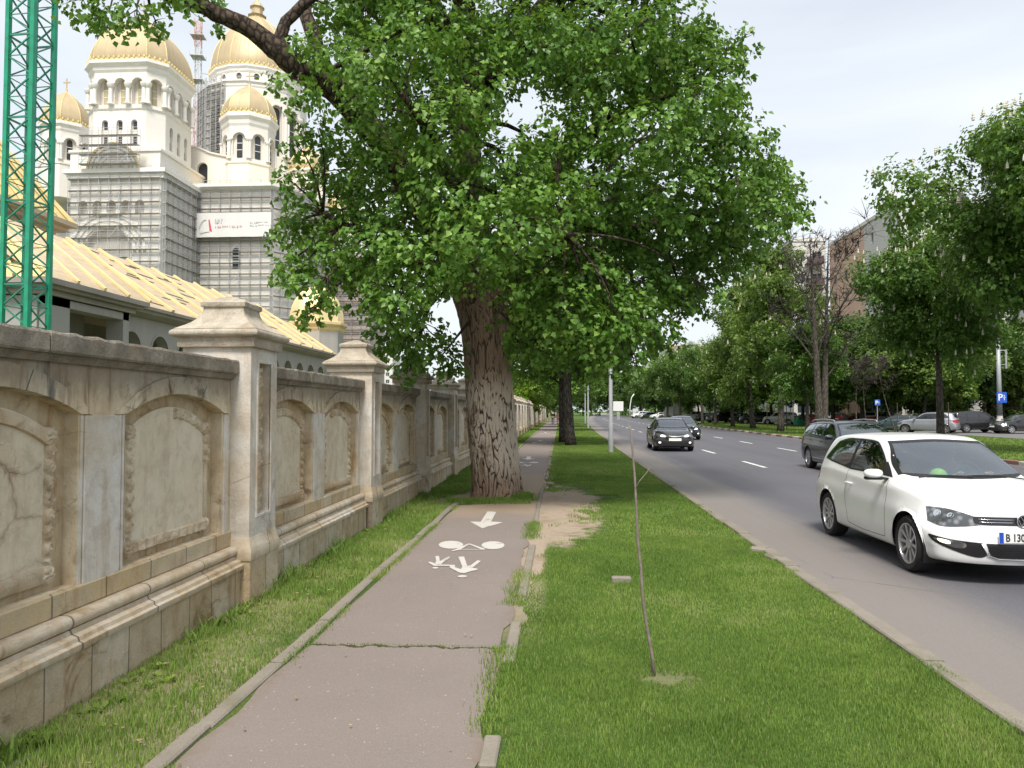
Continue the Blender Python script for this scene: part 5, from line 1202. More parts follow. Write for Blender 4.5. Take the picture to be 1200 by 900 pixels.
# ---------------- background trees: a few kinds, built once, copied
def make_tree(name, label, h, cr, th, tr, lmat, seed, leaf=.2, dens=340, nlimb=9, flowers=0, bare=False, shape=0, forks=1, flat=.8, group=None, cat='tree', clr=1.0):
    rg = random.Random(seed); T = thing(name, label, cat, (0, 0, 0), 0, group)
    tb = MB(); ends = []
    for fk in range(forks):
        lean = Vector((rg.uniform(-.05, .05), rg.uniform(-.05, .05), 0))*h if forks == 1 else Vector((math.cos(fk*PI+.3)*.07, math.sin(fk*PI+.3)*.07, 0))*h
        base = Vector((0, 0, -.1)) if forks == 1 else Vector((math.cos(fk*PI+.3)*tr*.9, math.sin(fk*PI+.3)*tr*.9, -.1))
        top = base+lean+Vector((0, 0, h*.86)); pts = curve_pts(base, top, 0, 14, .02, rg); rad = [tr*(1.25 if i == 0 else 1)*(1-.93*(i/14)**.9) for i in range(15)]
        tb.tube(pts, rad, 12)
        for k in range(nlimb):
            q = (k+.5+rg.uniform(-.3, .3))/nlimb; zz = th+(h*.80-th)*q; i = min(13, int(zz/(h*.86)*14)); b0 = pts[i]; a = k*2.4+rg.uniform(-.4, .4)
            env = math.sin(PI*min(1, .22+.72*q))**.7 if shape == 0 else (1-.75*q)
            L_ = cr*env*rg.uniform(.75, 1.05); e = b0+Vector((math.cos(a)*L_, math.sin(a)*L_, L_*(rg.uniform(.25, .65) if not bare else rg.uniform(1.2, 2.0))))
            lp = curve_pts(b0, e, .05, 6, .07, rg); w = rad[i]*.42; tb.tube(lp, [w*(1-.8*j/6) for j in range(7)], 6)
            for j in range(2, 7):
                for s in range(2 if not bare else 4):
                    d = Vector((rg.gauss(0, 1), rg.gauss(0, 1), rg.gauss(.35, .6))).normalized()*L_*rg.uniform(.25, .5); e2 = lp[j]+d
                    sp = curve_pts(lp[j], e2, 0, 4, .1, rg); tb.tube(sp, [w*.28*(1-.75*m/4)+.004 for m in range(5)], 4); ends.append((e2, L_))
                    if bare:
                        for m in range(3): e3 = e2+Vector((rg.gauss(0, 1), rg.gauss(0, 1), rg.gauss(.6, .6))).normalized()*L_*.25; tb.tube([sp[2], (sp[2]+e3)/2+Vector((0, 0, .05)), e3], [.02, .012, .006], 3)
        ends.append((top, cr*.6))
    tb.obj('trunk', M_BARK2, T, smooth=True)
    if bare: return T
    cl = [(e.x, e.y, max(e.z, th*.8), rg.uniform(.55, .95)*clr*(cr/4)**.6, rg.uniform(-.12, .12)) for e, L_ in ends]
    crown('crown', cl, lmat, leaf, dens, T, droop=.35, twiglen=.5, per=8, up=.6, flat=flat)
    if flowers:
        m = MB(); cs = rg.sample(cl, min(len(cl), len(cl)))
        for i in range(flowers):
            x, y, z, r, _ = cs[i % len(cs)]; d = Vector((x, y, z-h*.5)).normalized()*.7+Vector((rg.gauss(0, .5), rg.gauss(0, .5), rg.gauss(.3, .4))); d.normalize(); q = Vector((x, y, z))+d*r*rg.uniform(1.0, 1.2); s = rg.uniform(.75, 1.25)
            m.lathe([(.01, 0), (.06*s, .03), (.045*s, .06), (.06*s, .09*s), (.035*s, .13*s), (.042*s, .16*s), (.02*s, .21*s), (.004, .27*s)], 5, (q.x+rg.uniform(-.03, .03), q.y, q.z), rot=rg.random())
        tag(m.obj('blossoms', M_BLOS, T), kind='stuff')
    return T
M_BLOS = plain('white_blossom', (.58, .54, .45), .7, var=.2, sc=9)
def put(src, first, x, y, z=0, rz=0, s=1, label=None, group=None):
    o = src if first else copy_tree(src); o.location = (x, y, z); o.rotation_euler = (0, 0, rz); o.scale = (s, s, s)
    if label: o['label'] = label
    if group: o['group'] = group
    return o
ch = [make_tree('chestnut_tree', 'x', 12.5, 4.6, 4.3, .27, ML_CHE, 21, .155, 800, 13, 420, clr=1.0), make_tree('chestnut_tree', 'x', 11.5, 4.3, 4.3, .25, ML_CHE, 22, .155, 800, 12, 360), make_tree('chestnut_tree', 'x', 13.5, 2.9, 3.0, .22, ML_LIM, 23, .17, 420, 16, 120)]
used = [0, 0, 0]
G1 = 'chestnut trees on the grass median'
def xm(Y): return 17.5+bend(Y)
def ych(u):   # Y on the median row for photo column u
    lo, hi = 10, 400
    for _ in range(40):
        mid = (lo+hi)/2
        r = ray(u, 482); X = r[0]/r[1]*mid
        if X > xm(mid): hi = mid
        else: lo = mid
    return lo
specs = [(1222, 0, 1.12, .4, 'chestnut with white candles, only its left half in view at the right picture edge'),
 (1102, 1, 1.0, 2.0, 'flowering chestnut whose dark trunk rises behind the roof of the white hatchback'),
 (914.5, 2, 1.36, 1.0, 'tall loose pale green tree between the black sedan and the grey estate'),
 (882.5, 2, 1.30, 3.1, 'slender tree left of the tallest pale green one on the median'),
 (858.7, 2, 1.1, 4.2, 'chestnut on the median, third trunk right of the two black cars'),
 (838, 1, .92, 5.0, 'chestnut on the median, second trunk right of the two black cars'),
 (823, 0, .92, .9, 'chestnut with white candles, first trunk right of the two black cars'),
 (797, 1, 1.1, 2.6, 'blossoming chestnut above the second black car'),
 (782, 0, 1.15, 3.9, 'white blossoming chestnut above the roof of the black sedan'),
 (768, 1, 1.1, 1.2, 'farther chestnut above the left half of the black sedan'),
 (752, 0, 1.1, 2.2, 'distant chestnut between the billboard and the black sedan')]
for u, k, s, rz, lb in specs:
    Y = ych(u) if u < 1200 else 29; o = put(ch[k], not used[k], xm(Y) if u < 1200 else 18.6, Y, .1, rz, s, lb, G1); used[k] = 1; o.scale = (s*(.82 if k < 2 else .9), s*(.82 if k < 2 else .9), s)
Y = ych(963)
bt = make_tree('bare_tree', 'tall almost bare tree with a double trunk behind the grey estate car', 14.5, 3.2, 3.5, .27, None, 31, nlimb=9, bare=True, forks=2); put(bt, True, xm(Y), Y, .1, .5, 1.1)
iv = make_tree('leafy_tree', 'green leafy tree growing right beside the bare double-trunked tree', 11.0, 3.0, 3.0, .2, ML_CHE, 33, .19, 420, 10, 40); put(iv, True, xm(Y)-.3, Y+2.2, .1, 1, .8)
# row on the near verge beyond the poplar
vg = make_tree('verge_tree', 'dark-trunked leafy tree on the verge, first beyond the poplar', 11.5, 4.0, 3.3, .27, ML_POP, 41, .17, 420, 11, group='leafy trees along the near grass verge')
put(vg, True, .57, 39.6, 0, .3, 1)
for i, (x, y, s, lb) in enumerate(((.22, 43.5, .95, 'dark-trunked leafy tree standing tight behind the first verge tree'), (.50, 68, 1.0, 'third leafy verge tree beyond the poplar'), (.55, 84, 1.05, 'fourth leafy verge tree beyond the poplar'), (.7, 100, 1.05, 'fifth leafy verge tree, above the two walkers'), (1.1, 125, 1.1, 'sixth leafy verge tree far down the path'), (1.5, 155, 1.2, 'last leafy verge tree where the path vanishes'))):
    put(vg, False, x, y, 0, 1.3*i+1, s, lb)
# behind the wall on the left
yl = make_tree('bush_tree', 'bright yellow-green tree leaning over the far part of the stone wall', 6.2, 2.6, 1.6, .14, ML_YEL, 51, .2, 520, 8); put(yl, True, -4.6, 84, 0, 0)
lm = make_tree('lime_tree', 'x', 11, 4.4, 2.4, .22, ML_LIM, 52, .24, 420, 11)
GL = 'trees behind the far part of the stone wall'
for i, (x, y, s, rz, lb) in enumerate(((-9.5, 118, .72, 0, 'pale green tree behind the far wall, just right of the poplar trunk'), (-5.2, 138, .85, 2, 'pale green tree behind the far wall, above the walkers'), (-13, 150, .95, 3, 'pale green tree partly hidden by the poplar trunk'), (-6.5, 180, 1.0, 1, 'pale green tree at the far end of the stone wall'), (-3.4, 215, 1.1, 4, 'pale green tree closing the view at the end of the path'))):
    put(lm, i == 0, x, y, 0, rz, s, lb, GL)
# trees behind the car park
dk = [make_tree('park_tree', 'x', 11.5, 5.2, 2.6, .24, ML_DRK, 61, .26, 460, 11), make_tree('park_tree', 'x', 10, 4.6, 2.3, .22, ML_LIM, 62, .25, 460, 11), make_tree('park_tree', 'x', 9, 4.8, 2.2, .22, ML_DRK, 63, .25, 460, 10)]
GP = 'leafy trees behind the car park'
rg = random.Random(8); ud = [0, 0, 0]
pk = [(975, 82, 1), (1010, 78, 0), (1045, 74, 2), (1080, 72, 1), (1120, 76, 2), (1160, 80, 0), (1200, 78, 1), (1240, 76, 0), (940, 90, 0), (905, 98, 1), (870, 108, 2), (1025, 98, 0), (1100, 96, 0), (1180, 98, 2), (845, 122, 0), (820, 135, 1), (795, 150, 0), (775, 168, 2), (950, 112, 2)]
lbl = {975: 'pale tree behind the parked cars, just right of the bare tree', 1010: 'dark tree behind the white parked off-roader', 1045: 'dark broad tree behind the green wagon', 1080: 'pale tree left of the thick chestnut trunk, behind the silver parked car', 1120: 'dark tree right of the thick chestnut trunk', 1160: 'dark tree behind the black parked off-roader', 1200: 'pale tree behind the black parked sedan', 1240: 'dark tree behind the car park, beyond the right picture edge', 940: 'dark tree behind the maroon parked car', 905: 'pale tree behind the white parked pickup', 870: 'dark tree behind the black car left of the white pickup', 1025: 'second dark tree behind the white parked off-roader', 1100: 'second dark tree behind the thick chestnut trunk', 1180: 'second dark tree behind the right parking sign', 845: 'dark tree behind the middle of the far parked row', 820: 'pale tree behind the far parked row', 795: 'dark tree right of the white lorry box', 775: 'dark tree left of the white lorry box', 950: 'second dark tree behind the maroon parked car'}
for u, y, k in pk:
    q = aty(u, 482, y); put(dk[k], not ud[k], q.x, y, .1, rg.random()*6, rg.uniform(.9, 1.12), lbl[u], GP); ud[k] = 1
far = [(-14, 300), (-2, 290), (9, 300), (19, 285), (31, 280), (42, 275), (52, 262), (63, 250), (75, 240), (25, 240), (36, 225), (28, 330), (14, 345), (45, 320), (60, 300), (80, 290)]
for i, (x, y) in enumerate(far): put(dk[i % 3], False, x, y, 0, rg.random()*6, rg.uniform(1.2, 1.6), 'distant tree in the hazy line closing the far end of the road', 'distant trees at the end of the road')
# small leaning young bare trees by the car park
yb_ = make_tree('young_tree', 'x', 6.5, 1.5, 2.6, .06, None, 71, nlimb=6, bare=True)
for i, (u, y, rz, lb) in enumerate(((1004, 58, 0, 'thin bare young tree left of the white parked off-roader'), (1016, 60, 1, 'second thin bare young tree left of the white parked off-roader'), (1050, 57, 2, 'thin bare leaning young tree above the green wagon'))):
    q = aty(u, 482, y); o = put(yb_, i == 0, q.x, y, .1, rz, 1, lb, 'thin young trees beside the car park'); o.rotation_euler = ((0, R(4), 0), (0, R(-3), 1), (0, R(-12), 0))[i]

# sapling stick in the lawn
SAP = thing('sapling', 'thin bare sapling stem with one side twig standing in the lawn', 'sapling', (*atg(766, 792), 0))
ys_ = atg(766, 792)[1]; b0 = Vector((*atg(766, 792), 0))
P = [aty(u, v, ys_)-b0 for u, v in ((767, 796), (764, 768), (758, 735), (753, 700), (751, 665), (747, 630), (746, 600), (744, 560), (741, 525), (739, 503), (736, 497))]
sm = plain('sapling_bark', (.20, .165, .14), .7, var=.3, sc=25, obj=False)
MB().tube([p_+Vector((0, .004*math.sin(i*2), 0)) for i, p_ in enumerate(P)], [.0125, .0115, .0105, .010, .0098, .009, .0085, .0078, .0065, .0055, .003], 8).obj('stem', sm, SAP, smooth=True)
P = [aty(u, v, ys_)-b0 for u, v in ((745, 572), (750, 563), (757, 555), (762, 547))]; MB().tube(P, [.0045, .004, .003, .002], 6).obj('twig', sm, SAP, smooth=True)
# ================================================================= CARS
def carpaint(name, c, metal=0.0, rough=.28, coat=.6):
    t = NT(name); p = t.pos(obj=True); x, y, z = t.sep(p); n = t.noise(p, 3, 4, .6)
    dirt = t.math('MULTIPLY', t.rng(t.math('ADD', z, t.math('MULTIPLY', n, .15)), .55, .22), .35)
    return t.bsdf(t.mix(dirt, c, (.20, .18, .155)), t.math('ADD', t.math('MULTIPLY', dirt, .5), rough), metal=metal, spec=.5, Coat_Weight=coat, Coat_Roughness=.06)
def glassmat(name, tint, mixf=.3, refl=1.5):
    t = NT(name); tr = t.n.new('ShaderNodeBsdfTransparent'); tr.inputs[0].default_value = (*tint, 1)
    gl = t.n.new('ShaderNodeBsdfGlossy'); gl.inputs['Roughness'].default_value = .03; gl.inputs[0].default_value = (.92, .96, 1, 1)
    fr = t.n.new('ShaderNodeFresnel'); fr.inputs[0].default_value = refl
    f = t.math('ADD', t.math('MULTIPLY', fr.outputs[0], 1.0), mixf, clamp=True)
    ms = t.n.new('ShaderNodeMixShader'); t.l.new(f, ms.inputs[0]); t.l.new(tr.outputs[0], ms.inputs[1]); t.l.new(gl.outputs[0], ms.inputs[2]); t.l.new(ms.outputs[0], t.out.inputs[0]); return t.mat
M_GLASS = glassmat('windscreen_glass', (.74, .80, .79), .18, 1.6)
M_GLASSD = glassmat('privacy_glass', (.10, .11, .12), .06, 1.6)
M_RUB = plain('black_trim', (.018, .018, .019), .55, var=.2); M_TYRE = plain('tyre_rubber', (.022, .021, .021), .85, var=.3, sc=9)
M_RIM = plain('alloy_rim', (.50, .50, .52), .32, .75, var=.06); M_RIMD = plain('dark_wheel_inner', (.05, .05, .055), .5, .5)
M_CHR = plain('chrome', (.75, .76, .78), .14, 1.0, var=.02); M_GLOSSB = plain('gloss_black', (.012, .012, .013), .12, spec=.6, var=.1)
M_LENS = NT('headlamp_lens'); t = M_LENS; p = t.pos(obj=True); v_ = t.voro(p, 16); M_LENS = t.bsdf(t.mix(t.rng(v_, .1, .6), (.30, .31, .32), (.10, .105, .11)), .12, metal=.45, spec=.8)
M_LAMPON = NT('lit_lamp'); t = M_LAMPON; t.bsdf((.9, .85, .75), .2); t.n['Principled BSDF'].inputs['Emission Color'].default_value = (1, .82, .55, 1); t.n['Principled BSDF'].inputs['Emission Strength'].default_value = 1.3; M_LAMPON = t.mat
M_HEADON = NT('lit_headlamp'); t = M_HEADON; t.bsdf((.9, .9, .9), .2); t.n['Principled BSDF'].inputs['Emission Color'].default_value = (1, .97, .9, 1); t.n['Principled BSDF'].inputs['Emission Strength'].default_value = 1.2; M_HEADON = t.mat
M_TAIL = plain('tail_lamp', (.35, .012, .015), .15, spec=.7, var=.15); M_PLATE = plain('number_plate_white', (.72, .72, .70), .45, var=.03)
M_BLUE = plain('plate_blue', (.02, .07, .45), .45, var=.05); M_INK = plain('plate_ink', (.02, .02, .02), .5, var=.1)
M_SEAT = plain('seat_fabric', (.045, .045, .048), .9, var=.2, sc=20); M_DASH = plain('dashboard_plastic', (.03, .03, .032), .6, var=.2)

def body_mesh(S):
    """S: dict of curves over x (rear -> front). Lofted half sections, flat ends bent round in plan, then relaxed."""
    Lr, Lf = S['x0'], S['x1']; NX = S.get('nx', 150); K = S.get('K', 46)
    xs = np.linspace(Lr, Lf, NX)
    g = lambda k: catmull([q[0] for q in S[k]], [q[1] for q in S[k]], xs)
    zb, zs, zt, wm, ws, wr = (g(k) for k in ('zb', 'zs', 'zt', 'wm', 'ws', 'wr')); cr = g('cr') if 'cr' in S else np.full(NX, .05)
    rows = []
    for i in range(NX):
        b, s, T, W, w, r = zb[i], zs[i], zt[i], wm[i], ws[i], wr[i]; e = T-cr[i]; e = max(e, s+.012)
        cab = min(1, max(0, (e-s-.02)/.25))
        ctrl = [(0, b), (W*.55, b), (W-.10, b+.005), (W-.025, b+.05), (W-.012, b+.13), (W+.004, b+(s-b)*.42), (W+.002, b+(s-b)*.62), ((W*.45+w*.55), b+(s-b)*.80), (w+.004, s-.035), (w-.012, s+.004)]
        ctrl += [(w-.012+(r-w)*.5+.018*cab, (s+e)/2+.004), (r+.006, e-.03*cab), (r-.035, e+cr[i]*.28), (r*.66, e+cr[i]*.74), (r*.33, e+cr[i]*.95), (0, T)]
        c = np.array(ctrl); d = np.r_[0, np.cumsum(np.maximum(np.linalg.norm(np.diff(c, axis=0), axis=1), 1e-4)**.6)]
        # fixed parameter per control point keeps belt lines aligned along the car
        tpar = np.linspace(0, 1, len(c)); q = np.linspace(0, 1, K)
        Y_ = np.interp(q, tpar, c[:, 0]) if False else catmull(tpar, c[:, 0], q); Z_ = catmull(tpar, c[:, 1], q)
        rows.append(np.stack([Y_, Z_], 1))
    rows = np.array(rows)
    V = []; ring = 2*K-2; Fc = []
    for i in range(NX):
        for k in range(K): V.append((xs[i], rows[i, k, 0], rows[i, k, 1]))
        for k in range(K-2, 0, -1): V.append((xs[i], -rows[i, k, 0], rows[i, k, 1]))
    for i in range(NX-1):
        for k in range(ring): Fc.append((i*ring+k, i*ring+(k+1) % ring, (i+1)*ring+(k+1) % ring, (i+1)*ring+k))
    V = [list(v) for v in V]
    def cap(i, flip):
        NC = 22; idx = {}
        for k in range(1, K-1):
            a = i*ring+k; b = i*ring+ring-k; row = [a]
            for j in range(1, NC):
                t_ = j/NC; y = rows[i, k, 0]*(1-2*t_); V.append([xs[i], y, rows[i, k, 1]]); row.append(len(V)-1)
            row.append(b); idx[k] = row
        for k in range(1, K-2):
            for j in range(NC):
                f = (idx[k][j], idx[k][j+1], idx[k+1][j+1], idx[k+1][j]); Fc.append(f[::-1] if flip else f)
        for kk, v0 in ((1, i*ring), (K-2, i*ring+K-1)):
            r = idx[kk]
            for j in range(NC): f = (r[j], r[j+1], v0) if kk == K-2 else (r[j+1], r[j], v0); Fc.append(f[::-1] if flip else f)
    cap(0, True); cap(NX-1, False)
    V = np.array(V); W0 = S['W']
    # bend the ends: plan rounding and side profile of nose and tail
    for sgn, key, X1 in ((1, 'nose', Lf), (-1, 'tail', Lr)):
        amt, rng_, pw = S[key]; dist = np.clip(1-(sgn*(X1-V[:, 0]))/rng_, 0, 1); wgt = dist*dist*(3-2*dist)
        plan = amt*(np.abs(V[:, 1])/W0)**pw
        pz = np.interp(V[:, 2], [q[0] for q in S[key+'_z']], [q[1] for q in S[key+'_z']])
        V[:, 0] -= sgn*wgt*(plan+pz)
    me = bpy.data.meshes.new('body'); me.from_pydata([tuple(v) for v in V], [], Fc)
    bm = bmesh.new(); bm.from_mesh(me); bmesh.ops.recalc_face_normals(bm, faces=bm.faces)
    for _ in range(S.get('relax', 5)): bmesh.ops.smooth_vert(bm, verts=bm.verts, factor=.5, use_axis_x=True, use_axis_y=True, use_axis_z=True)
    return bm
def poly_smooth(pts, n=5, closed=True):
    """Catmull-Rom through 2D points; a point given as (a,b,1) is a sharp corner"""
    out = []; N = len(pts); rng_ = range(N if closed else N-1)
    for i in rng_:
        p1, p2 = pts[i], pts[(i+1) % N]; p0 = pts[i-1] if (closed or i > 0) else p1; p3 = pts[(i+2) % N] if (closed or i+2 < N) else p2
        if len(p1) > 2: p0 = (2*p1[0]-p2[0], 2*p1[1]-p2[1])
        if len(p2) > 2: p3 = (2*p2[0]-p1[0], 2*p2[1]-p1[1])
        for k in range(n):
            t_ = k/n; f = lambda a, b, c, d: .5*(2*b+(c-a)*t_+(2*a-5*b+4*c-d)*t_*t_+(-a+3*b-3*c+d)*t_**3)
            out.append((f(p0[0], p1[0], p2[0], p3[0]), f(p0[1], p1[1], p2[1], p3[1])))
    if not closed: out.append(tuple(pts[-1][:2]))
    return out
def inset(poly, d):
    n = len(poly); A = sum(poly[i][0]*poly[(i+1) % n][1]-poly[(i+1) % n][0]*poly[i][1] for i in range(n)); s = 1 if A > 0 else -1; out = []
    for i in range(n):
        a, b, c = Vector(poly[i-1][:2]), Vector(poly[i][:2]), Vector(poly[(i+1) % n][:2]); e1 = (b-a).normalized() if (b-a).length > 1e-9 else Vector((1, 0)); e2 = (c-b).normalized() if (c-b).length > 1e-9 else e1
        nn = Vector((-(e1.y+e2.y), e1.x+e2.x)); nn = nn.normalized() if nn.length > 1e-6 else Vector((-e1.y, e1.x)); k = max(.5, nn.dot(Vector((-e1.y, e1.x)))); out.append((b.x+nn.x*s*d/k, b.y+nn.y*s*d/k))
    return out
class Car:
    def __init__(s, S):
        s.S = S; s.bm = body_mesh(S); s.bvh = BVHTree.FromBMesh(s.bm)
    def hit(s, proj, a, b):
        """proj: ('side',sg) a=x b=z ; ('front',) a=y b=z ; ('rear',) ; ('top',) a=x b=y ; ('diag', ang) a along horizontal axis, b=z"""
        k = proj[0]
        if k == 'side': o, d = Vector((a, 3*proj[1], b)), Vector((0, -proj[1], 0))
        elif k == 'front': o, d = Vector((5, a, b)), Vector((-1, 0, 0))
        elif k == 'rear': o, d = Vector((-5, a, b)), Vector((1, 0, 0))
        elif k == 'top': o, d = Vector((a, b, 4)), Vector((0, 0, -1))
        elif k == 'polar':
            d = Vector((-math.cos(a), -math.sin(a), 0)); o = Vector((proj[1], 0, b))-d*4
        else:
            an = proj[1]; d = Vector((-math.cos(an), -math.sin(an), 0)); u = Vector((-math.sin(an), math.cos(an), 0)); o = u*a-d*6+Vector((0, 0, b))
        h = s.bvh.ray_cast(o, d)
        if h[0] is None:
            n = s.bvh.find_nearest(o+d*3); return n[0], n[1]
        nn = h[1] if h[1].dot(d) < 0 else -h[1]
        return h[0], nn
    def patch(s, mb, proj, poly, off=.004, grid=.03, mi=0, skirt=.008, hole=None):
        pts = [p[:2] for p in poly]; n = len(pts); edges = [(i, (i+1) % n) for i in range(n)]
        if hole: k = len(pts); pts = pts+[h[:2] for h in hole]; edges += [(k+i, k+(i+1) % len(hole)) for i in range(len(hole))]
        xs = [p[0] for p in poly]; zs = [p[1] for p in poly]
        ga = np.arange(min(xs)+grid*.5, max(xs), grid); gb = np.arange(min(zs)+grid*.5, max(zs), grid); P = list(pts); inn = inset(poly, grid*.3)
        for a in ga:
            for b in gb:
                if inpoly((a, b), inn) and not (hole and inpoly((a, b), inset(hole, -grid*.3))): P.append((a, b))
        ov, oe, of, *_ = delaunay_2d_cdt([Vector(p) for p in P], edges, [], 0, 1e-6)
        v3 = []; nr = []
        for p in ov: h, nn = s.hit(proj, p.x, p.y); v3.append(h+nn*off); nr.append(nn)
        fs = []
        for f in of:
            c = sum((ov[i] for i in f), Vector((0, 0)))/len(f)
            if inpoly(c, poly) and not (hole and inpoly(c, hole)):
                f = tuple(f)
                if (v3[f[1]]-v3[f[0]]).cross(v3[f[2]]-v3[f[0]]).dot(nr[f[0]]) < 0: f = f[::-1]
                fs.append(f)
        base = len(mb.v); mb.add(v3, fs, mi)
        if skirt:
            o3 = []
            for p in pts[:n]: h, nn = s.hit(proj, *p); o3 += [h+nn*off, h-nn*skirt]
            mb.add(o3, [(2*i, 2*i+1, 2*((i+1) % n)+1, 2*((i+1) % n)) for i in range(n)], mi)
        return mb
    def line(s, mb, proj, pts, w=.007, off=.0015, mi=0, n=6):
        q = poly_smooth(pts, n, False); v = []
        for i, p in enumerate(q):
            a = Vector(q[max(i-1, 0)]); b = Vector(q[min(i+1, len(q)-1)]); d = (b-a).normalized() if (b-a).length else Vector((1, 0)); m = Vector((-d.y, d.x))*w/2
            for sg in (1, -1): h, nn = s.hit(proj, p[0]+sg*m.x, p[1]+sg*m.y); v.append(h+nn*off)
        mb.add(v, [(2*i, 2*i+1, 2*i+3, 2*i+2) for i in range(len(q)-1)], mi)
    def cut(s, wheels, wr, glazing):
        bm = s.bm
        # snap vertices onto the wheel-arch circles and open them
        for wx, wz in wheels:
            for v in bm.verts:
                d = math.hypot(v.co.x-wx, v.co.z-wz)
                if abs(v.co.y) > .45 and abs(d-wr) < .030 and d > 0: k = wr/d; v.co.x = wx+(v.co.x-wx)*k; v.co.z = wz+(v.co.z-wz)*k
        kill = []
        for f in bm.faces:
            c = f.calc_center_median()
            if abs(c.y) > .45 and any(math.hypot(c.x-wx, c.z-wz) < wr-.001 for wx, wz in wheels): kill.append(f); continue
            for proj, poly in glazing:
                if proj[0] == 'side' and abs(f.normal.y) > .5 and c.y*proj[1] > 0 and inpoly((c.x, c.z), poly): kill.append(f); break
                if proj[0] == 'front' and c.x > 0 and f.normal.z > .2 and f.normal.x > .15 and c.z > s.S['zcowl'] and inpoly((c.y, c.z), poly): kill.append(f); break
                if proj[0] == 'rear' and c.x < 0 and f.normal.x < -.2 and inpoly((c.y, c.z), poly): kill.append(f); break
        bmesh.ops.delete(bm, geom=kill, context='FACES')
def wheel(parent, x, y, r, w, spokes, side, twin=True, rimr=None, mat=None):
    rimr = rimr or r*.70
    tp = [(rimr, -w/2+.01), (rimr+.01, -w/2), (r-.03, -w/2-.004), (r-.008, -w/2+.02), (r, -w/2+.05), (r, w/2-.05), (r-.008, w/2-.02), (r-.03, w/2+.004), (rimr+.01, w/2), (rimr, w/2-.01), (rimr, -w/2+.01)]
    key = ('w', r, w, spokes, twin, rimr)
    if key not in COLMESH:
        ty = MB().lathe(tp, 40, cap=False).mesh('tyre', M_TYRE, 50)
        rm = MB(); rm.lathe([(rimr+.002, w/2-.012), (rimr-.004, w/2-.002), (rimr-.016, w/2-.004), (rimr-.022, w/2-.03), (rimr-.03, w/2-.09)], 40, cap=False, mi=0)
        rm.lathe([(rimr-.02, w/2-.075), (.02, w/2-.085)], 30, mi=1)
        for k in range(spokes):
            for dd in ((-.10, .10) if twin else (0,)):
                a = 2*PI*k/spokes; a1 = a+dd*1.6; a0 = a+dd*.7; ux, uy = math.cos, math.sin
                p0 = Vector((math.cos(a0)*.035, math.sin(a0)*.035, w/2-.028)); p1 = Vector((math.cos(a1)*(rimr-.012), math.sin(a1)*(rimr-.012), w/2-.012)); d = (p1-p0).normalized(); n_ = d.cross(Vector((0, 0, 1))).normalized()
                w0, w1 = (.013, .021) if twin else ((.010, .021) if spokes > 8 else (.025, .035))
                rm.add([p0+n_*w0, p0-n_*w0, p1-n_*w1, p1+n_*w1, p0+n_*w0*1.2-Vector((0, 0, .03)), p0-n_*w0*1.2-Vector((0, 0, .03)), p1-n_*w1*1.1-Vector((0, 0, .03)), p1+n_*w1*1.1-Vector((0, 0, .03))], [(0, 1, 2, 3), (0, 4, 5, 1), (2, 6, 7, 3), (1, 5, 6, 2), (3, 7, 4, 0)], 0)
        rm.lathe([(.065, w/2-.045), (.06, w/2-.016), (.035, w/2-.012), (.0, w/2-.010)], 16, mi=0, cap=False)
        COLMESH[key] = (ty, rm.mesh('rim', [M_RIM, M_RIMD], 40, fixn=True))
    ty, rm = COLMESH[key]
    o = link('wheel', ty, parent); o.location = (x, y, r); o.rotation_euler = (-PI/2*side, 0, 0) if side > 0 else (PI/2, 0, 0)
    q = link('rim', rm, o); q.rotation_euler = (0, 0, random.random()*6)
    return o
def text_mesh(txt, size, mat, name='characters', ext=.002, bold=.0):
    cu = bpy.data.curves.new('txt', 'FONT'); cu.body = txt; cu.size = size; cu.extrude = ext; cu.align_x = 'LEFT'; cu.align_y = 'CENTER'; cu.offset = bold; cu.resolution_u = 4
    o = bpy.data.objects.new('txt', cu); COL.objects.link(o); dg = bpy.context.evaluated_depsgraph_get(); me = bpy.data.meshes.new_from_object(o.evaluated_get(dg)); bpy.data.objects.remove(o); bpy.data.curves.remove(cu)
    me.name = name; me.materials.clear(); me.materials.append(mat); return me

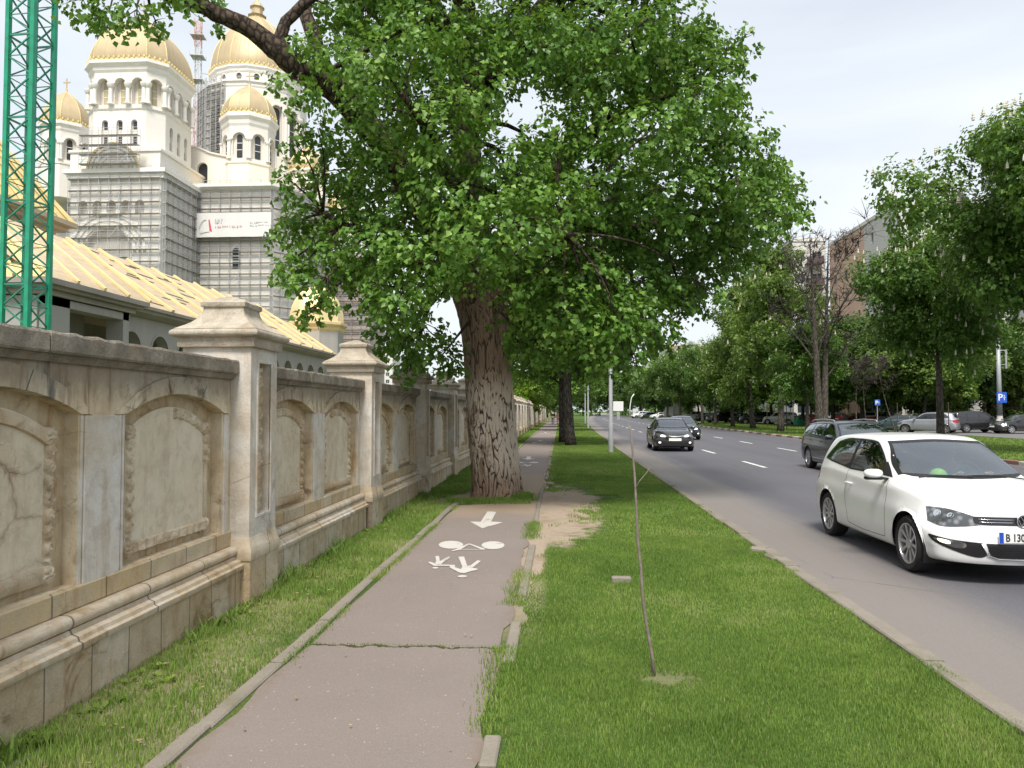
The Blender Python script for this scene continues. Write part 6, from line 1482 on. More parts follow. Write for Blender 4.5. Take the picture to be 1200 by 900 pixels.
def build_car(S, name, label, cat, paint, group=None):
    """generic car from the spec; nose towards +x"""
    T = thing(name, label, cat, (0, 0, 0), 0, group)
    C_ = Car(S); W0 = S['W']; L0, L1 = S['x0'], S['x1']; wr = S['wheel_r']; wx = S['wheels']; win = S['windows']; side_polys = [poly_smooth(p, 6) for p in win]
    ws_ = poly_smooth(S['windscreen'], 6); rw = poly_smooth(S['rearwindow'], 6)
    glz = [(('side', sg), inset(p, .015)) for p in side_polys for sg in (1, -1)]+[(('front',), inset(ws_, .02)), (('rear',), inset(rw, .02))] if S.get('see', True) else []
    B = {}
    # glass patches first: they need the uncut surface
    gm = MB(); gm2 = MB(); wm_ = MB()
    for sg in (1, -1):
        for i, p in enumerate(side_polys):
            fr_ = MB(); C_.patch(fr_, ('side', sg), p, .003, .04, 0, .006, hole=inset(p, .022)); gl = MB(); C_.patch(gl, ('side', sg), inset(p, .022), .0025, .05, 0, 0)
            f = fr_.obj('side_window', M_RUB, T, smooth=True); gl.obj('pane', S.get('glass_side', M_GLASS) if i not in S.get('dark_win', ()) else M_GLASSD, f, smooth=True)
    for proj, p, nm in ((('front',), ws_, 'windscreen'), (('rear',), rw, 'rear_window')):
        fr_ = MB(); C_.patch(fr_, proj, p, .003, .045, 0, .006, hole=inset(p, .03)); gl = MB(); C_.patch(gl, proj, inset(p, .03), .0025, .05, 0, 0)
        f = fr_.obj(nm, M_RUB, T, smooth=True); gl.obj('pane', M_GLASS, f, smooth=True)
    for nm, mat, proj, poly, off, *r_ in S['patches']:
        for sg in ((1, -1) if (r_ and r_[0] == 'both') else (1,)):
            pj = proj; pp = poly
            if sg == -1:
                if proj[0] == 'side': pj = ('side', -1)
                else: pp = [(-a[0],)+tuple(a[1:]) for a in poly]
            m = MB(); C_.patch(m, pj, poly_smooth(pp, 5), off, .025, 0, .012); o = m.obj(nm, mat, T, smooth=40, fixn=False)
            B.setdefault(nm, []).append(o)
    m = MB()
    for proj, pts, both in S['seams']:
        for sg in ((1, -1) if both else (1,)):
            C_.line(m, ('side', sg) if proj[0] == 'side' else proj, pts if (sg == 1 or proj[0] == 'side') else [(-a[0], a[1]) for a in pts], .007, .0012)
    if m.v: m.obj('panel_seams', M_RUB, T)
    ar = wr+S.get('archgap', .045)
    C_.cut([(x, wr) for x in wx], ar, glz)
    me = bpy.data.meshes.new('body'); C_.bm.to_mesh(me); me.materials.append(paint); me.shade_smooth(); body = link('body', me, T)
    # inner arches, underside
    m = MB()
    for x in wx:
        for sg in (1, -1):
            m.ringloft([[(x+ar*1.02*math.cos(R(a)), sg*(W0-.03 if k else W0-.34), wr+ar*1.02*math.sin(R(a))) for a in range(-25, 206, 15)] for k in (1, 0)], closed=False)
            m.ringloft([[(x+rr*math.cos(R(a)), sg*(W0-.34), wr+rr*math.sin(R(a))) for a in range(-25, 206, 15)] for rr in (ar*1.02, .02)], closed=False)
    m.box(L0+.35, L1-.35, -W0+.33, W0-.33, S['ground']+.02, S['ground']+.07)
    m.obj('wheel_housings', M_RUB, T)
    for x in wx:
        for sg in (1, -1): wheel(T, x, sg*(W0-.115), wr, .205, S.get('spokes', 5), sg, S.get('twin', True), S.get('rimr'))
    if S.get('interior', True):
        zc = S['zcowl']; m = MB(); xd = S['dash']; m.box(xd-.35, xd+.30, -W0+.13, W0-.13, zc-.35, zc-.06, bev=.06); m.box(L0+.3, xd, -W0+.13, W0-.13, S['ground']+.1, S['ground']+.25); m.obj('dashboard', M_DASH, T)
        for sx in S['seats']:
            for sy in (.36, -.36):
                m = MB(); m.box(sx-.28, sx+.26, sy-.23, sy+.23, .38, .58, bev=.06)
                m.ringloft([[(sx-.24-.30*q+dx, sy+yy*(1-.18*q), .55+.60*q) for dx, yy in ((.06, -.2), (.09, 0), (.06, .2), (-.05, .2), (-.07, 0), (-.05, -.2))] for q in (0, .25, .5, .75, 1)]); m.box(sx-.58, sx-.50, sy-.11, sy+.11, 1.17, S['roofz']-.16, bev=.03); m.obj('seat', M_SEAT, T, smooth=35)
        m = MB(); cx = xd-.42; R_ = .18; m.tube([(cx-.06*math.sin(2*PI*i/20), .36+R_*math.cos(2*PI*i/20), zc-.03+R_*math.sin(2*PI*i/20)) for i in range(21)], .014, 6); m.bar((cx+.2, .36, zc-.1), (cx, .36, zc-.03), .04); m.bar((cx, .36-R_, zc-.03), (cx, .36+R_, zc-.03), .03); m.obj('steering_wheel', M_RUB, T)
    # mirrors
    for sg in (1, -1):
        x, y, z = S['mirror']; m = MB(); rings = []
        for k in range(9):
            a = PI*k/8; r = math.sin(a)**.55; xx = .085*math.cos(a)*(.6 if math.cos(a) < 0 else 1); rings.append([(x+xx+.02*math.cos(b)*r, sg*(y+.115*math.copysign(abs(math.cos(b))**.7, math.cos(b))*r), z+.054*math.copysign(abs(math.sin(b))**.8, math.sin(b))*r) for b in [2*PI*j/18 for j in range(18)]])
        m.ringloft(rings); mo = m.obj('wing_mirror', S.get('mirmat', paint), T, smooth=True)
        m = MB(); m.bar((x-.01, sg*(y-.20), z-.07), (x, sg*(y-.04), z-.045), .06, .03); m.box(x-.03, x+.055, min(sg*(y-.1), sg*(y+.1)), max(sg*(y-.1), sg*(y+.1)), z-.072, z-.030, bev=.012); m.obj('mirror_base', M_RUB, mo)
    for (hx, hz) in S.get('handles', ()):
        for sg in (1, -1):
            h, nn = C_.hit(('side', sg), hx, hz); m = MB(); m.tube([(hx-.09, h.y+sg*.004, hz), (hx-.07, h.y+sg*.028, hz+.003), (hx+.07, h.y+sg*.028, hz+.003), (hx+.09, h.y+sg*.004, hz)], .013, 8); m.obj('door_handle', S.get('handlemat', paint), T, smooth=40)
    return T, C_

def hatch_spec():
    W = .835
    S = dict(W=W, x0=-1.985, x1=1.985, nx=170, relax=5, ground=.16, wheel_r=.305, wheels=(-1.235, 1.235), roofz=1.45,
     zb=[(-1.985, .30), (-1.7, .22), (-1.2, .19), (0, .185), (1.2, .19), (1.6, .19), (1.985, .215)],
     zs=[(-1.985, .90), (-1.6, .985), (-1.2, .985), (-.6, .955), (0, .93), (.6, .905), (.95, .885), (1.4, .80), (1.75, .715), (1.985, .64)],
     zt=[(-1.985, 1.02), (-1.90, 1.12), (-1.72, 1.335), (-1.55, 1.405), (-1.2, 1.445), (-.7, 1.462), (-.2, 1.455), (.08, 1.415), (.30, 1.33), (.60, 1.175), (.88, 1.02), (1.0, .985), (1.2, .955), (1.5, .90), (1.8, .815), (1.985, .735)],
     wm=[(-1.985, .79), (-1.6, .828), (-1.2, .84), (-.6, .832), (.6, .832), (1.2, .842), (1.6, .825), (1.985, .77)],
     ws=[(-1.985, .72), (-1.6, .775), (-1.2, .80), (0, .80), (.8, .795), (1.3, .755), (1.7, .70), (1.985, .63)],
     wr=[(-1.985, .56), (-1.7, .585), (-1.2, .60), (-.5, .61), (.1, .605), (.5, .63), (.8, .675), (.95, .70), (1.2, .68), (1.6, .62), (1.985, .56)],
     cr=[(-1.985, .04), (-1.5, .05), (0, .05), (.5, .06), (.9, .05), (1.1, .035), (1.985, .045)],
     nose=(.30, .62, 2.6), tail=(.16, .45, 3.0), nose_z=[(.15, .06), (.25, .015), (.42, .0), (.60, .035), (.72, .085), (.85, .12)], tail_z=[(.2, .05), (.45, .0), (.62, .02), (.9, .06), (1.05, .06)],
     zcowl=.98, dash=.62, seats=(-.05, -.95), mirror=(.62, .925, 1.015), handles=((-.42, .81),), spokes=10, twin=False, rimr=.222, K=64,
     windows=[[(.60, .985, 1), (.36, 1.16), (.08, 1.33), (-.10, 1.375), (-.47, 1.385, 1), (-.50, .985, 1)], [(-.535, .990, 1), (-.505, 1.385, 1), (-.95, 1.375), (-1.26, 1.325, 1), (-1.50, 1.10, 1), (-1.42, 1.065)]],
     windscreen=[(-.69, 1.005, 1), (0, .985), (.69, 1.005, 1), (.645, 1.15), (.545, 1.375, 1), (0, 1.40), (-.545, 1.375, 1), (-.645, 1.15)],
     rearwindow=[(-.56, 1.08, 1), (0, 1.07), (.56, 1.08, 1), (.50, 1.33, 1), (0, 1.345), (-.50, 1.33, 1)],
     seams=[(('side',), [(.66, .95), (.70, .80), (.70, .55), (.685, .40), (.66, .29)], True), (('side',), [(-.53, .975), (-.56, .80), (-.54, .60), (-.50, .45), (-.48, .30)], True), (('side',), [(.66, .29), (0, .275), (-.48, .30)], True),
            ],
     patches=[('headlamp', M_LENS, ('polar', 1.0), [(.98, .742, 1), (.72, .735), (.52, .70), (.44, .668, 1), (.39, .605, 1), (.55, .583), (.75, .567), (.92, .60, 1)], .005, 'both'),
      ('fog_lamp_surround', M_GLOSSB, ('polar', 1.0), [(.87, .478), (.66, .447), (.40, .428, 1), (.36, .315), (.44, .282), (.60, .322), (.80, .405)], .004, 'both'),
      ('fog_lamp', M_LENS, ('polar', 1.0), [(.80, .452), (.56, .425), (.54, .378), (.62, .365), (.77, .415)], .009, 'both'), ('fog_lamp_bulb', M_LAMPON, ('polar', 1.0), [(.775, .445), (.68, .432), (.67, .40), (.75, .415)], .013, 'both'), ('pillar_trim', M_RUB, ('side', 1), [(-.455, .985, 1), (-.465, 1.386, 1), (-.515, 1.386, 1), (-.545, .99, 1)], .0022, 'both'), ('mirror_corner', M_RUB, ('side', 1), [(.70, .975, 1), (.42, 1.14, 1), (.38, 1.12, 1), (.50, .985, 1)], .0045, 'both'),
      ('lower_grille', M_RUB, ('front',), [(-.36, .425, 1), (.36, .425, 1), (.31, .30), (.22, .283), (-.22, .283), (-.31, .30)], .006),
      ('upper_grille', M_GLOSSB, ('front',), [(-.44, .682, 1), (.44, .682, 1), (.425, .612), (.2, .603), (-.2, .603), (-.425, .612)], .006),
      ('tail_lamp', M_TAIL, ('side', 1), [(-1.70, .93, 1), (-1.93, .93, 1), (-1.95, .76), (-1.85, .74), (-1.72, .80)], .006, 'both')])
    return S

def place(T, x, y, ang):
    """nose direction ang (degrees, 0 = +X, 90 = +Y)"""
    T.location = (x, y, .006); T.rotation_euler = (0, 0, R(ang))
# --- the white hatchback
P_WHITE = carpaint('white_car_paint', (.80, .80, .79), rough=.3)
S1 = hatch_spec()
HAT, C1 = build_car(S1, 'parked_car' if False else 'hatchback_car', 'white three-door hatchback driving in the near lane, largest car in view', 'car', P_WHITE)
def on(C_, y, z, off): h, n = C_.hit(('front',), y, z); return h+n*off
# chrome strips of the grille, emblem, lower grille mesh, plate
m = MB()
for zz, w in ((.655, .40), (.628, .40)):
    for y0, y1 in ((-w, -.085), (.085, w)): m.tube([on(C1, y0+(y1-y0)*i/10, zz, .010) for i in range(11)], .0038, 6)
m.obj('grille_strips', M_CHR, HAT, smooth=True)
hx = on(C1, 0, .645, .012); EM = MB(); er = .068; nx_ = -.06
def ep(y, z, d=0): return (hx.x+.008+d+nx_*(z-.645)*0, y, z)
EM.ringloft([[ep((er+w)*math.cos(2*PI*i/32), .645+(er+w)*math.sin(2*PI*i/32), d) for w, d in ((0, 0), (0, .008), (-.011, .008), (-.011, 0))] for i in range(33)])
for a, b in (((-.028, .047), (0, .0)), ((.028, .047), (0, .0)), ((-.050, .018), (-.024, -.052)), ((.050, .018), (.024, -.052)), ((-.024, -.052), (0, -.004)), ((.024, -.052), (0, -.004))): EM.bar(ep(a[0], .645+a[1]*1.02, .004), ep(b[0], .645+b[1], .004), .012, .006)
em = EM.obj('round_emblem', M_CHR, HAT, fixn=True)
m = MB(); m.lathe([(er-.006, 0), (er-.008, .006), (0, .007)], 32); o = m.obj('emblem_disc', M_GLOSSB, em, smooth=40); o.location = (hx.x-.002, 0, .645); o.rotation_euler = (0, PI/2, 0)
m = MB()
for r_ in range(7):
    z = .295+r_*.018; hw = .31 if r_ < 1 else .345
    m.tube([on(C1, -hw+2*hw*i/60, z+(.0055 if (i+r_) % 2 else -.0055), .012) for i in range(61)], .0026, 4)
m.obj('grille_mesh', M_RIMD, HAT)
m = MB(); m.tube([on(C1, y, z, .012) for y, z in ((-.40, .42), (-.345, .31), (-.25, .274), (0, .268), (.25, .274), (.345, .31), (.40, .42))], .006, 6); m.obj('grille_lip', M_RIM, HAT, smooth=True)
m = MB()
for sg in (1, -1):
    for th, zz, r_ in ((.83, .685, .042), (.68, .675, .036)):
        h, n = C1.hit(('polar', 1.0), sg*th, zz); c = h+n*.006; u = Vector((-n.y, n.x, 0)).normalized(); w = n.cross(u)
        m.ringloft([[c+(u*math.cos(a)+w*math.sin(a))*rr+n*dd for a in [2*PI*i/20 for i in range(20)]] for rr, dd in ((r_, 0), (r_*.92, .004), (r_*.6, -.002+.003), (.004, .0045))])
m.obj('lamp_reflector', M_CHR, HAT, smooth=40)
pl_ = on(C1, 0, .49, .016); m = MB(); m.box(pl_.x-.004, pl_.x+.006, -.26, .26, .435, .547, bev=.004); PT = m.obj('number_plate', M_PLATE, HAT)
m = MB(); m.box(pl_.x+.0061, pl_.x+.0085, -.258, -.218, .437, .545); m.obj('plate_band', M_BLUE, PT)
me = text_mesh('B 130', .105, M_INK, bold=.0015); o = link('characters', me, PT); o.scale = (.76, 1, 1); o.location = (pl_.x+.0075, -.20, .488); o.rotation_euler = (PI/2, 0, PI/2)
m = MB(); m.add([on(C1, a, b, .022) for a, b in ((-.30, .555), (.30, .555), (.30, .55), (-.30, .55))], [(0, 1, 2, 3)])
# wipers
m = MB()
for y0, y1 in ((.60, -.02), (.02, -.55)):
    h0, n0 = C1.hit(('top',), .985, y0); pts = []
    for i in range(8): q = i/7; h, n = C1.hit(('top',), .985-.07*math.sin(q*PI)*.6-.04*q, y0+(y1-y0)*q); pts.append(h+n*.018)
    m.tube(pts, .008, 5)
m.obj('wiper', M_RUB, HAT)
place(HAT, 4.60, 9.93, -90)

# --- other cars
M_GLASSO = plain('dark_car_glass', (.018, .022, .026), .05, spec=.9, var=.1)
def scaled(S, **kw): Q = dict(S); Q.update(kw); return Q
def estate_spec():
    W = .905; S = hatch_spec()
    return scaled(S, W=W, x0=-2.38, x1=2.38, wheels=(-1.36, 1.36), wheel_r=.325, roofz=1.47, archgap=.04, nx=150, ground=.16, spokes=7, twin=False, rimr=.225,
     zb=[(-2.38, .32), (-2.0, .23), (0, .19), (2.0, .20), (2.38, .23)], zs=[(-2.38, .93), (-2.0, 1.0), (-1, .99), (0, .965), (.9, .935), (1.3, .875), (2.0, .76), (2.38, .67)],
     zt=[(-2.38, 1.02), (-2.3, 1.10), (-2.1, 1.30), (-1.95, 1.385), (-1.5, 1.44), (-.8, 1.475), (0, 1.47), (.3, 1.42), (.6, 1.30), (1.1, 1.03), (1.25, .985), (1.6, .94), (2.1, .85), (2.38, .76)],
     wm=[(-2.38, .83), (-1.8, .895), (0, .905), (1.8, .90), (2.38, .83)], ws=[(-2.38, .77), (-1.8, .845), (0, .86), (1.2, .83), (2.0, .75), (2.38, .68)],
     wr=[(-2.38, .58), (-2, .62), (-.5, .65), (.2, .645), (.7, .69), (1.1, .735), (1.6, .70), (2.38, .58)], cr=[(-2.38, .04), (0, .05), (1, .05), (1.3, .035), (2.38, .05)],
     nose=(.34, .7, 2.6), tail=(.14, .45, 3), zcowl=1.0, dash=.75, seats=(.05, -.95), mirror=(.80, .985, 1.03), handles=((-.25, .86), (-1.20, .88)),
     windows=[[(.86, 1.0, 1), (.55, 1.20), (.30, 1.345), (.12, 1.385), (-.20, 1.395, 1), (-.20, 1.015, 1)], [(-.26, 1.018, 1), (-.26, 1.395, 1), (-.70, 1.395), (-1.12, 1.385, 1), (-1.20, 1.04, 1)], [(-1.27, 1.045, 1), (-1.19, 1.38, 1), (-1.6, 1.355), (-1.88, 1.30), (-2.02, 1.12, 1), (-1.9, 1.08)]],
     windscreen=[(-.74, 1.03, 1), (0, 1.0), (.74, 1.03, 1), (.60, 1.39, 1), (0, 1.42), (-.60, 1.39, 1)], rearwindow=[(-.62, 1.08, 1), (.62, 1.08, 1), (.54, 1.34, 1), (0, 1.36), (-.54, 1.34, 1)],
     seams=[(('side',), [(.88, .97), (.92, .75), (.90, .40), (.85, .30)], True), (('side',), [(-.23, 1.0), (-.25, .6), (-.22, .30)], True), (('side',), [(-1.22, 1.0), (-1.15, .75), (-.98, .5), (-.95, .30)], True), (('top',), [(1.25, .72), (1.7, .66), (2.0, .55)], False), (('top',), [(1.25, -.72), (1.7, -.66), (2.0, -.55)], False)],
     patches=[('headlamp', M_LENS, ('polar', 1.3), [(.95, .76), (.6, .75), (.42, .70), (.40, .62), (.6, .59), (.9, .64)], .005, 'both'), ('grille', M_GLOSSB, ('front',), [(-.42, .74, 1), (.42, .74, 1), (.36, .55), (-.36, .55)], .006),
      ('lower_grille', M_RUB, ('front',), [(-.62, .38, 1), (.62, .38, 1), (.58, .27), (-.58, .27)], .006), ('side_moulding', M_CHR, ('side', 1), [(.85, .375, 1), (.85, .355, 1), (-.95, .355, 1), (-.95, .375, 1)], .006, 'both'), ('window_trim', M_CHR, ('side', 1), [(.86, .995, 1), (.86, .983, 1), (-1.95, 1.065, 1), (-1.95, 1.078, 1)], .006, 'both'),
      ('tail_lamp', M_TAIL, ('side', 1), [(-2.05, .97, 1), (-2.34, .97, 1), (-2.35, .80), (-2.1, .80)], .006, 'both')])
P_GREY = carpaint('dark_grey_metallic', (.075, .08, .098), .55, .3)
EST, C2 = build_car(estate_spec(), 'estate_car', 'dark grey estate car with roof rails driving in the middle lane behind the white hatchback', 'car', P_GREY)
m = MB()
for sg in (1, -1): m.tube([(x, sg*.60, z) for x, z in ((.15, 1.455), (.05, 1.49), (-.8, 1.505), (-1.6, 1.475), (-1.78, 1.43))], .016, 6)
m.obj('roof_rail', M_RIM, EST, smooth=True)
place(EST, 8.52, 22.9, -90)
def sedan_spec():
    S = estate_spec()
    return scaled(S, W=.885, x0=-2.31, x1=2.31, wheels=(-1.30, 1.38), wheel_r=.32, roofz=1.45,
     zb=[(-2.31, .34), (-2.0, .24), (0, .19), (2.0, .20), (2.31, .24)], zs=[(-2.31, .93), (-1.9, 1.0), (-1, .985), (0, .955), (.9, .92), (1.3, .87), (2.0, .76), (2.31, .68)],
     zt=[(-2.31, 1.0), (-2.2, 1.085), (-1.9, 1.10), (-1.65, 1.13), (-1.3, 1.28), (-.95, 1.40), (-.5, 1.45), (0, 1.455), (.3, 1.42), (.6, 1.31), (1.1, 1.02), (1.25, .975), (1.7, .92), (2.1, .84), (2.31, .75)],
     wm=[(-2.31, .80), (-1.8, .875), (0, .885), (1.8, .88), (2.31, .80)], ws=[(-2.31, .74), (-1.8, .81), (0, .84), (1.2, .81), (2.0, .74), (2.31, .66)],
     wr=[(-2.31, .66), (-1.7, .66), (-1.2, .60), (-.5, .60), (.2, .605), (.7, .66), (1.1, .71), (1.6, .69), (2.31, .58)], cr=[(-2.31, .04), (-1.7, .03), (-1, .05), (0, .05), (1, .05), (1.3, .035), (2.31, .05)],
     mirror=(.80, .965, 1.02), handles=((-.25, .86), (-1.15, .88)),
     windows=[[(.84, .985, 1), (.55, 1.16), (.28, 1.32), (.10, 1.36), (-.22, 1.375, 1), (-.22, 1.0, 1)], [(-.28, 1.003, 1), (-.28, 1.375, 1), (-.75, 1.36), (-1.08, 1.27), (-1.38, 1.08, 1), (-1.25, 1.03)]],
     windscreen=[(-.71, 1.015, 1), (0, .99), (.71, 1.015, 1), (.57, 1.365, 1), (0, 1.395), (-.57, 1.365, 1)], rearwindow=[(-.62, 1.145, 1), (.62, 1.145, 1), (.50, 1.36, 1), (0, 1.38), (-.50, 1.36, 1)],
     seams=[(('side',), [(.88, .95), (.92, .75), (.90, .40), (.85, .30)], True), (('side',), [(-.25, .98), (-.27, .6), (-.24, .30)], True), (('side',), [(-1.3, 1.02), (-1.15, .75), (-.95, .5), (-.92, .30)], True)],
     patches=[('headlamp', M_HEADON, ('polar', 1.3), [(.42, .70), (.62, .715), (.62, .655), (.42, .64)], .010, 'both'), ('headlamp_glass', M_LENS, ('polar', 1.3), [(1.0, .79), (.6, .745), (.36, .70), (.36, .635), (.62, .63), (.95, .70)], .005, 'both'),
      ('grille_bar', M_CHR, ('front',), [(-.46, .705, 1), (0, .665), (.46, .705, 1), (.46, .675, 1), (0, .635), (-.46, .675, 1)], .012), ('lower_grille', M_RUB, ('front',), [(-.60, .50, 1), (.60, .50, 1), (.68, .27), (-.68, .27)], .006), ('number_plate', M_PLATE, ('front',), [(-.26, .575, 1), (.26, .575, 1), (.26, .465, 1), (-.26, .465, 1)], .025),
      ('fog_lamp', M_HEADON, ('polar', 1.3), [(.60, .42), (.68, .42), (.68, .37), (.60, .37)], .014, 'both'), ('tail_lamp', M_TAIL, ('side', 1), [(-1.95, .99, 1), (-2.28, .97, 1), (-2.28, .80), (-2.0, .82)], .006, 'both')])
P_BLACK = carpaint('black_car_paint', (.018, .018, .019), .0, .22)
SED, C3 = build_car(sedan_spec(), 'sedan_car', 'black sedan with lit headlamps coming towards the camera in the near lane', 'car', P_BLACK)
place(SED, 5.02, 35.8, -91.5)
SED2 = copy_tree(SED); SED2['label'] = 'second dark sedan half hidden behind the black sedan with lit headlamps'; place(SED2, 7.75, 49.5, -90)
for o_ in (SED, SED2): o_['group'] = 'dark sedans driving towards the camera'
P_DBLUE = carpaint('dark_blue_paint', (.03, .035, .045), .3, .25)
def repaint(T, old, new):
    for o in [T]+list(T.children_recursive):
        if o.type == 'MESH':
            for i, sl_ in enumerate(o.material_slots):
                if sl_.material == old: sl_.link = 'OBJECT'; sl_.material = new
repaint(SED2, P_BLACK, P_DBLUE)
# parked cars: cheaper copies of four kinds with dark glass
def parked(S, name):
    S = scaled(S, interior=False, see=False, glass_side=M_GLASSO, nx=90)
    T, _ = build_car(S, name, 'x', 'car', P_BLACK)
    for o in T.children_recursive:
        if o.name.startswith('pane'): o.data.materials[0] = M_GLASSO
        if o.name.startswith(('headlamp', 'fog_lamp')) and not o.name.startswith(('headlamp_glass', 'fog_lamp_surround')): o.data.materials[0] = M_LENS
    return T
def suv_spec():
    S = estate_spec()
    return scaled(S, W=.92, x0=-2.17, x1=2.17, wheels=(-1.32, 1.35), wheel_r=.36, roofz=1.66, ground=.22, spokes=6,
     zb=[(-2.17, .38), (-1.9, .30), (0, .26), (1.9, .30), (2.17, .34)], zs=[(-2.17, 1.08), (-1.8, 1.12), (0, 1.08), (.9, 1.06), (1.3, 1.02), (2.0, .95), (2.17, .88)],
     zt=[(-2.17, 1.2), (-2.1, 1.30), (-1.98, 1.52), (-1.8, 1.60), (-1, 1.66), (0, 1.67), (.3, 1.62), (.55, 1.52), (.98, 1.18), (1.1, 1.13), (1.6, 1.09), (2.0, 1.02), (2.17, .95)],
     wm=[(-2.17, .86), (-1.6, .915), (0, .91), (1.6, .915), (2.17, .86)], ws=[(-2.17, .80), (0, .87), (1.2, .85), (2.17, .76)], wr=[(-2.17, .64), (-.5, .68), (.3, .68), (1.0, .76), (2.17, .70)], cr=[(-2.17, .05), (0, .05), (1, .05), (2.17, .05)],
     nose=(.2, .5, 3), tail=(.10, .35, 3), zcowl=1.15, mirror=(.70, 1.0, 1.17), handles=((-.3, .98), (-1.2, 1.0)),
     windows=[[(.76, 1.13, 1), (.50, 1.35), (.28, 1.53), (.10, 1.56), (-.22, 1.575, 1), (-.22, 1.13, 1)], [(-.28, 1.13, 1), (-.28, 1.575, 1), (-1.18, 1.56, 1), (-1.18, 1.15, 1)], [(-1.26, 1.17, 1), (-1.26, 1.555, 1), (-1.7, 1.50), (-1.82, 1.25)]],
     windscreen=[(-.76, 1.17, 1), (0, 1.15), (.76, 1.17, 1), (.64, 1.56, 1), (0, 1.585), (-.64, 1.56, 1)], rearwindow=[(-.64, 1.22, 1), (.64, 1.22, 1), (.58, 1.53, 1), (-.58, 1.53, 1)],
     seams=[(('side',), [(.80, 1.08), (.85, .8), (.80, .35)], True), (('side',), [(-.25, 1.1), (-.27, .6), (-.24, .35)], True), (('side',), [(-1.22, 1.1), (-1.2, .85), (-.95, .6), (-.9, .35)], True)],
     patches=[('headlamp', M_LENS, ('polar', 1.2), [(.70, .95), (.45, .93), (.42, .82), (.68, .83)], .006, 'both'), ('grille', M_GLOSSB, ('front',), [(-.45, .93, 1), (.45, .93, 1), (.42, .78), (-.42, .78)], .006), ('lower_grille', M_RUB, ('front',), [(-.7, .56, 1), (.7, .56, 1), (.6, .38), (-.6, .38)], .006),
      ('tail_lamp', M_TAIL, ('side', 1), [(-2.0, 1.15, 1), (-2.15, 1.12, 1), (-2.15, .85), (-2.04, .85)], .008, 'both'), ('rear_lamp', M_TAIL, ('rear',), [(.66, 1.12, 1), (.80, 1.12, 1), (.80, .85, 1), (.68, .85, 1)], .006, 'both'), ('number_plate', M_PLATE, ('rear',), [(-.26, .83, 1), (.26, .83, 1), (.26, .72, 1), (-.26, .72, 1)], .02)])
K = {'hatch': parked(scaled(hatch_spec()), 'hatchback_car'), 'sedan': parked(sedan_spec(), 'sedan_car'), 'suv': parked(suv_spec(), 'off_roader_car'), 'estate': parked(estate_spec(), 'estate_car')}
M_TL = bpy.data.materials['tail_lamp']
PC = {'black': P_BLACK, 'silver': carpaint('silver_paint', (.36, .37, .41), .55, .32), 'white': carpaint('parked_white_paint', (.74, .74, .73)), 'maroon': carpaint('maroon_paint', (.16, .02, .03), .3), 'green': carpaint('petrol_green_paint', (.05, .085, .09), .4), 'grey': carpaint('mid_grey_paint', (.14, .145, .155), .5), 'blue': carpaint('navy_paint', (.03, .05, .10), .3), 'red': carpaint('red_paint', (.30, .03, .03), .2), 'dgrey': P_GREY}
usedk = {}
GPK = 'cars parked beyond the grass median'
PK = [(1087, 507.5, 'hatch', 'silver', 143, 1.08, 'silver hatchback parked right beside the thick chestnut trunk'), (1143, 507, 'suv', 'black', 8, 1.0, 'black off-roader parked left of the right lamp post'),
 (1198, 508, 'sedan', 'black', 185, 1.0, 'black sedan parked right of the lamp post with the parking sign'), (1122, 503, 'hatch', 'maroon', 60, 1.0, 'maroon car squeezed between the silver hatchback and the black off-roader'),
 (1051, 504.5, 'estate', 'green', 150, .9, 'dark petrol wagon parked left of the silver hatchback'), (1033, 501, 'suv', 'white', 35, 1.0, 'white off-roader seen from behind, left of the petrol wagon'), (1092, 498, 'estate', 'white', 20, 1.0, 'white car roof showing behind the silver hatchback'),
 (1006, 496, 'sedan', 'black', 20, 1.0, 'black car behind the roof of the grey estate'), (984, 497, 'suv', 'dgrey', 60, .9, 'dark car partly behind the bare double trunk'), (969, 496, 'hatch', 'white', 240, 1.0, 'white small car just right of the bare double trunk'),
 (944, 497.5, 'sedan', 'maroon', 215, .95, 'maroon sedan parked left of the bare double trunk'), (914, 497.5, 'suv', 'white', 150, .95, 'white pickup-like car behind the tall pale green tree'), (886, 497, 'suv', 'black', 170, 1, 'black off-roader left of the white parked pickup'),
 (868, 495.5, 'sedan', 'grey', 220, 1, 'grey sedan in the far parked row'), (845, 495.5, 'suv', 'black', 200, 1, 'black off-roader in the middle of the far parked row'), (829, 493.5, 'estate', 'black', 200, 1, 'black wagon right above the second black sedan'), (812, 492.8, 'suv', 'white', 190, 1, 'white van-like car below the white lorry box'),
 (797, 492, 'hatch', 'silver', 200, 1, 'silver hatchback in the far parked row'), (785, 491.5, 'sedan', 'black', 170, 1, 'black sedan far left in the parked row'), (772, 491, 'hatch', 'white', 190, 1, 'white hatchback above the roof of the black moving sedan'), (760, 490.6, 'estate', 'silver', 190, 1, 'pale wagon far left in the parked row'), (750, 490.2, 'suv', 'white', 200, 1, 'white off-roader, farthest left of the parked row'),
 (1172, 500, 'suv', 'grey', 10, 1, 'grey off-roader behind the lamp post with the parking sign'), (1060, 495, 'sedan', 'blue', 30, 1, 'navy car behind the petrol wagon'), (1020, 493, 'hatch', 'black', 20, 1, 'black hatchback behind the white off-roader'), (928, 492.5, 'estate', 'black', 180, 1, 'black wagon behind the maroon sedan')]
for u, v, k, c_n, ang, sc_, lb in PK:
    x, y = atg(u, v, .104)
    T = K[k] if k not in usedk else copy_tree(K[k])
    if k not in usedk: usedk[k] = 1; srcp = True
    T['label'] = lb; T['group'] = GPK; T.location = (x, y, .106); T.rotation_euler = (0, 0, R(ang)); T.scale = (sc_,)*3
    PKL = globals().setdefault('PKL', []); PKL.append((T, c_n))
for T, c_n in PKL: repaint(T, P_BLACK, PC[c_n]) if c_n != 'black' else None
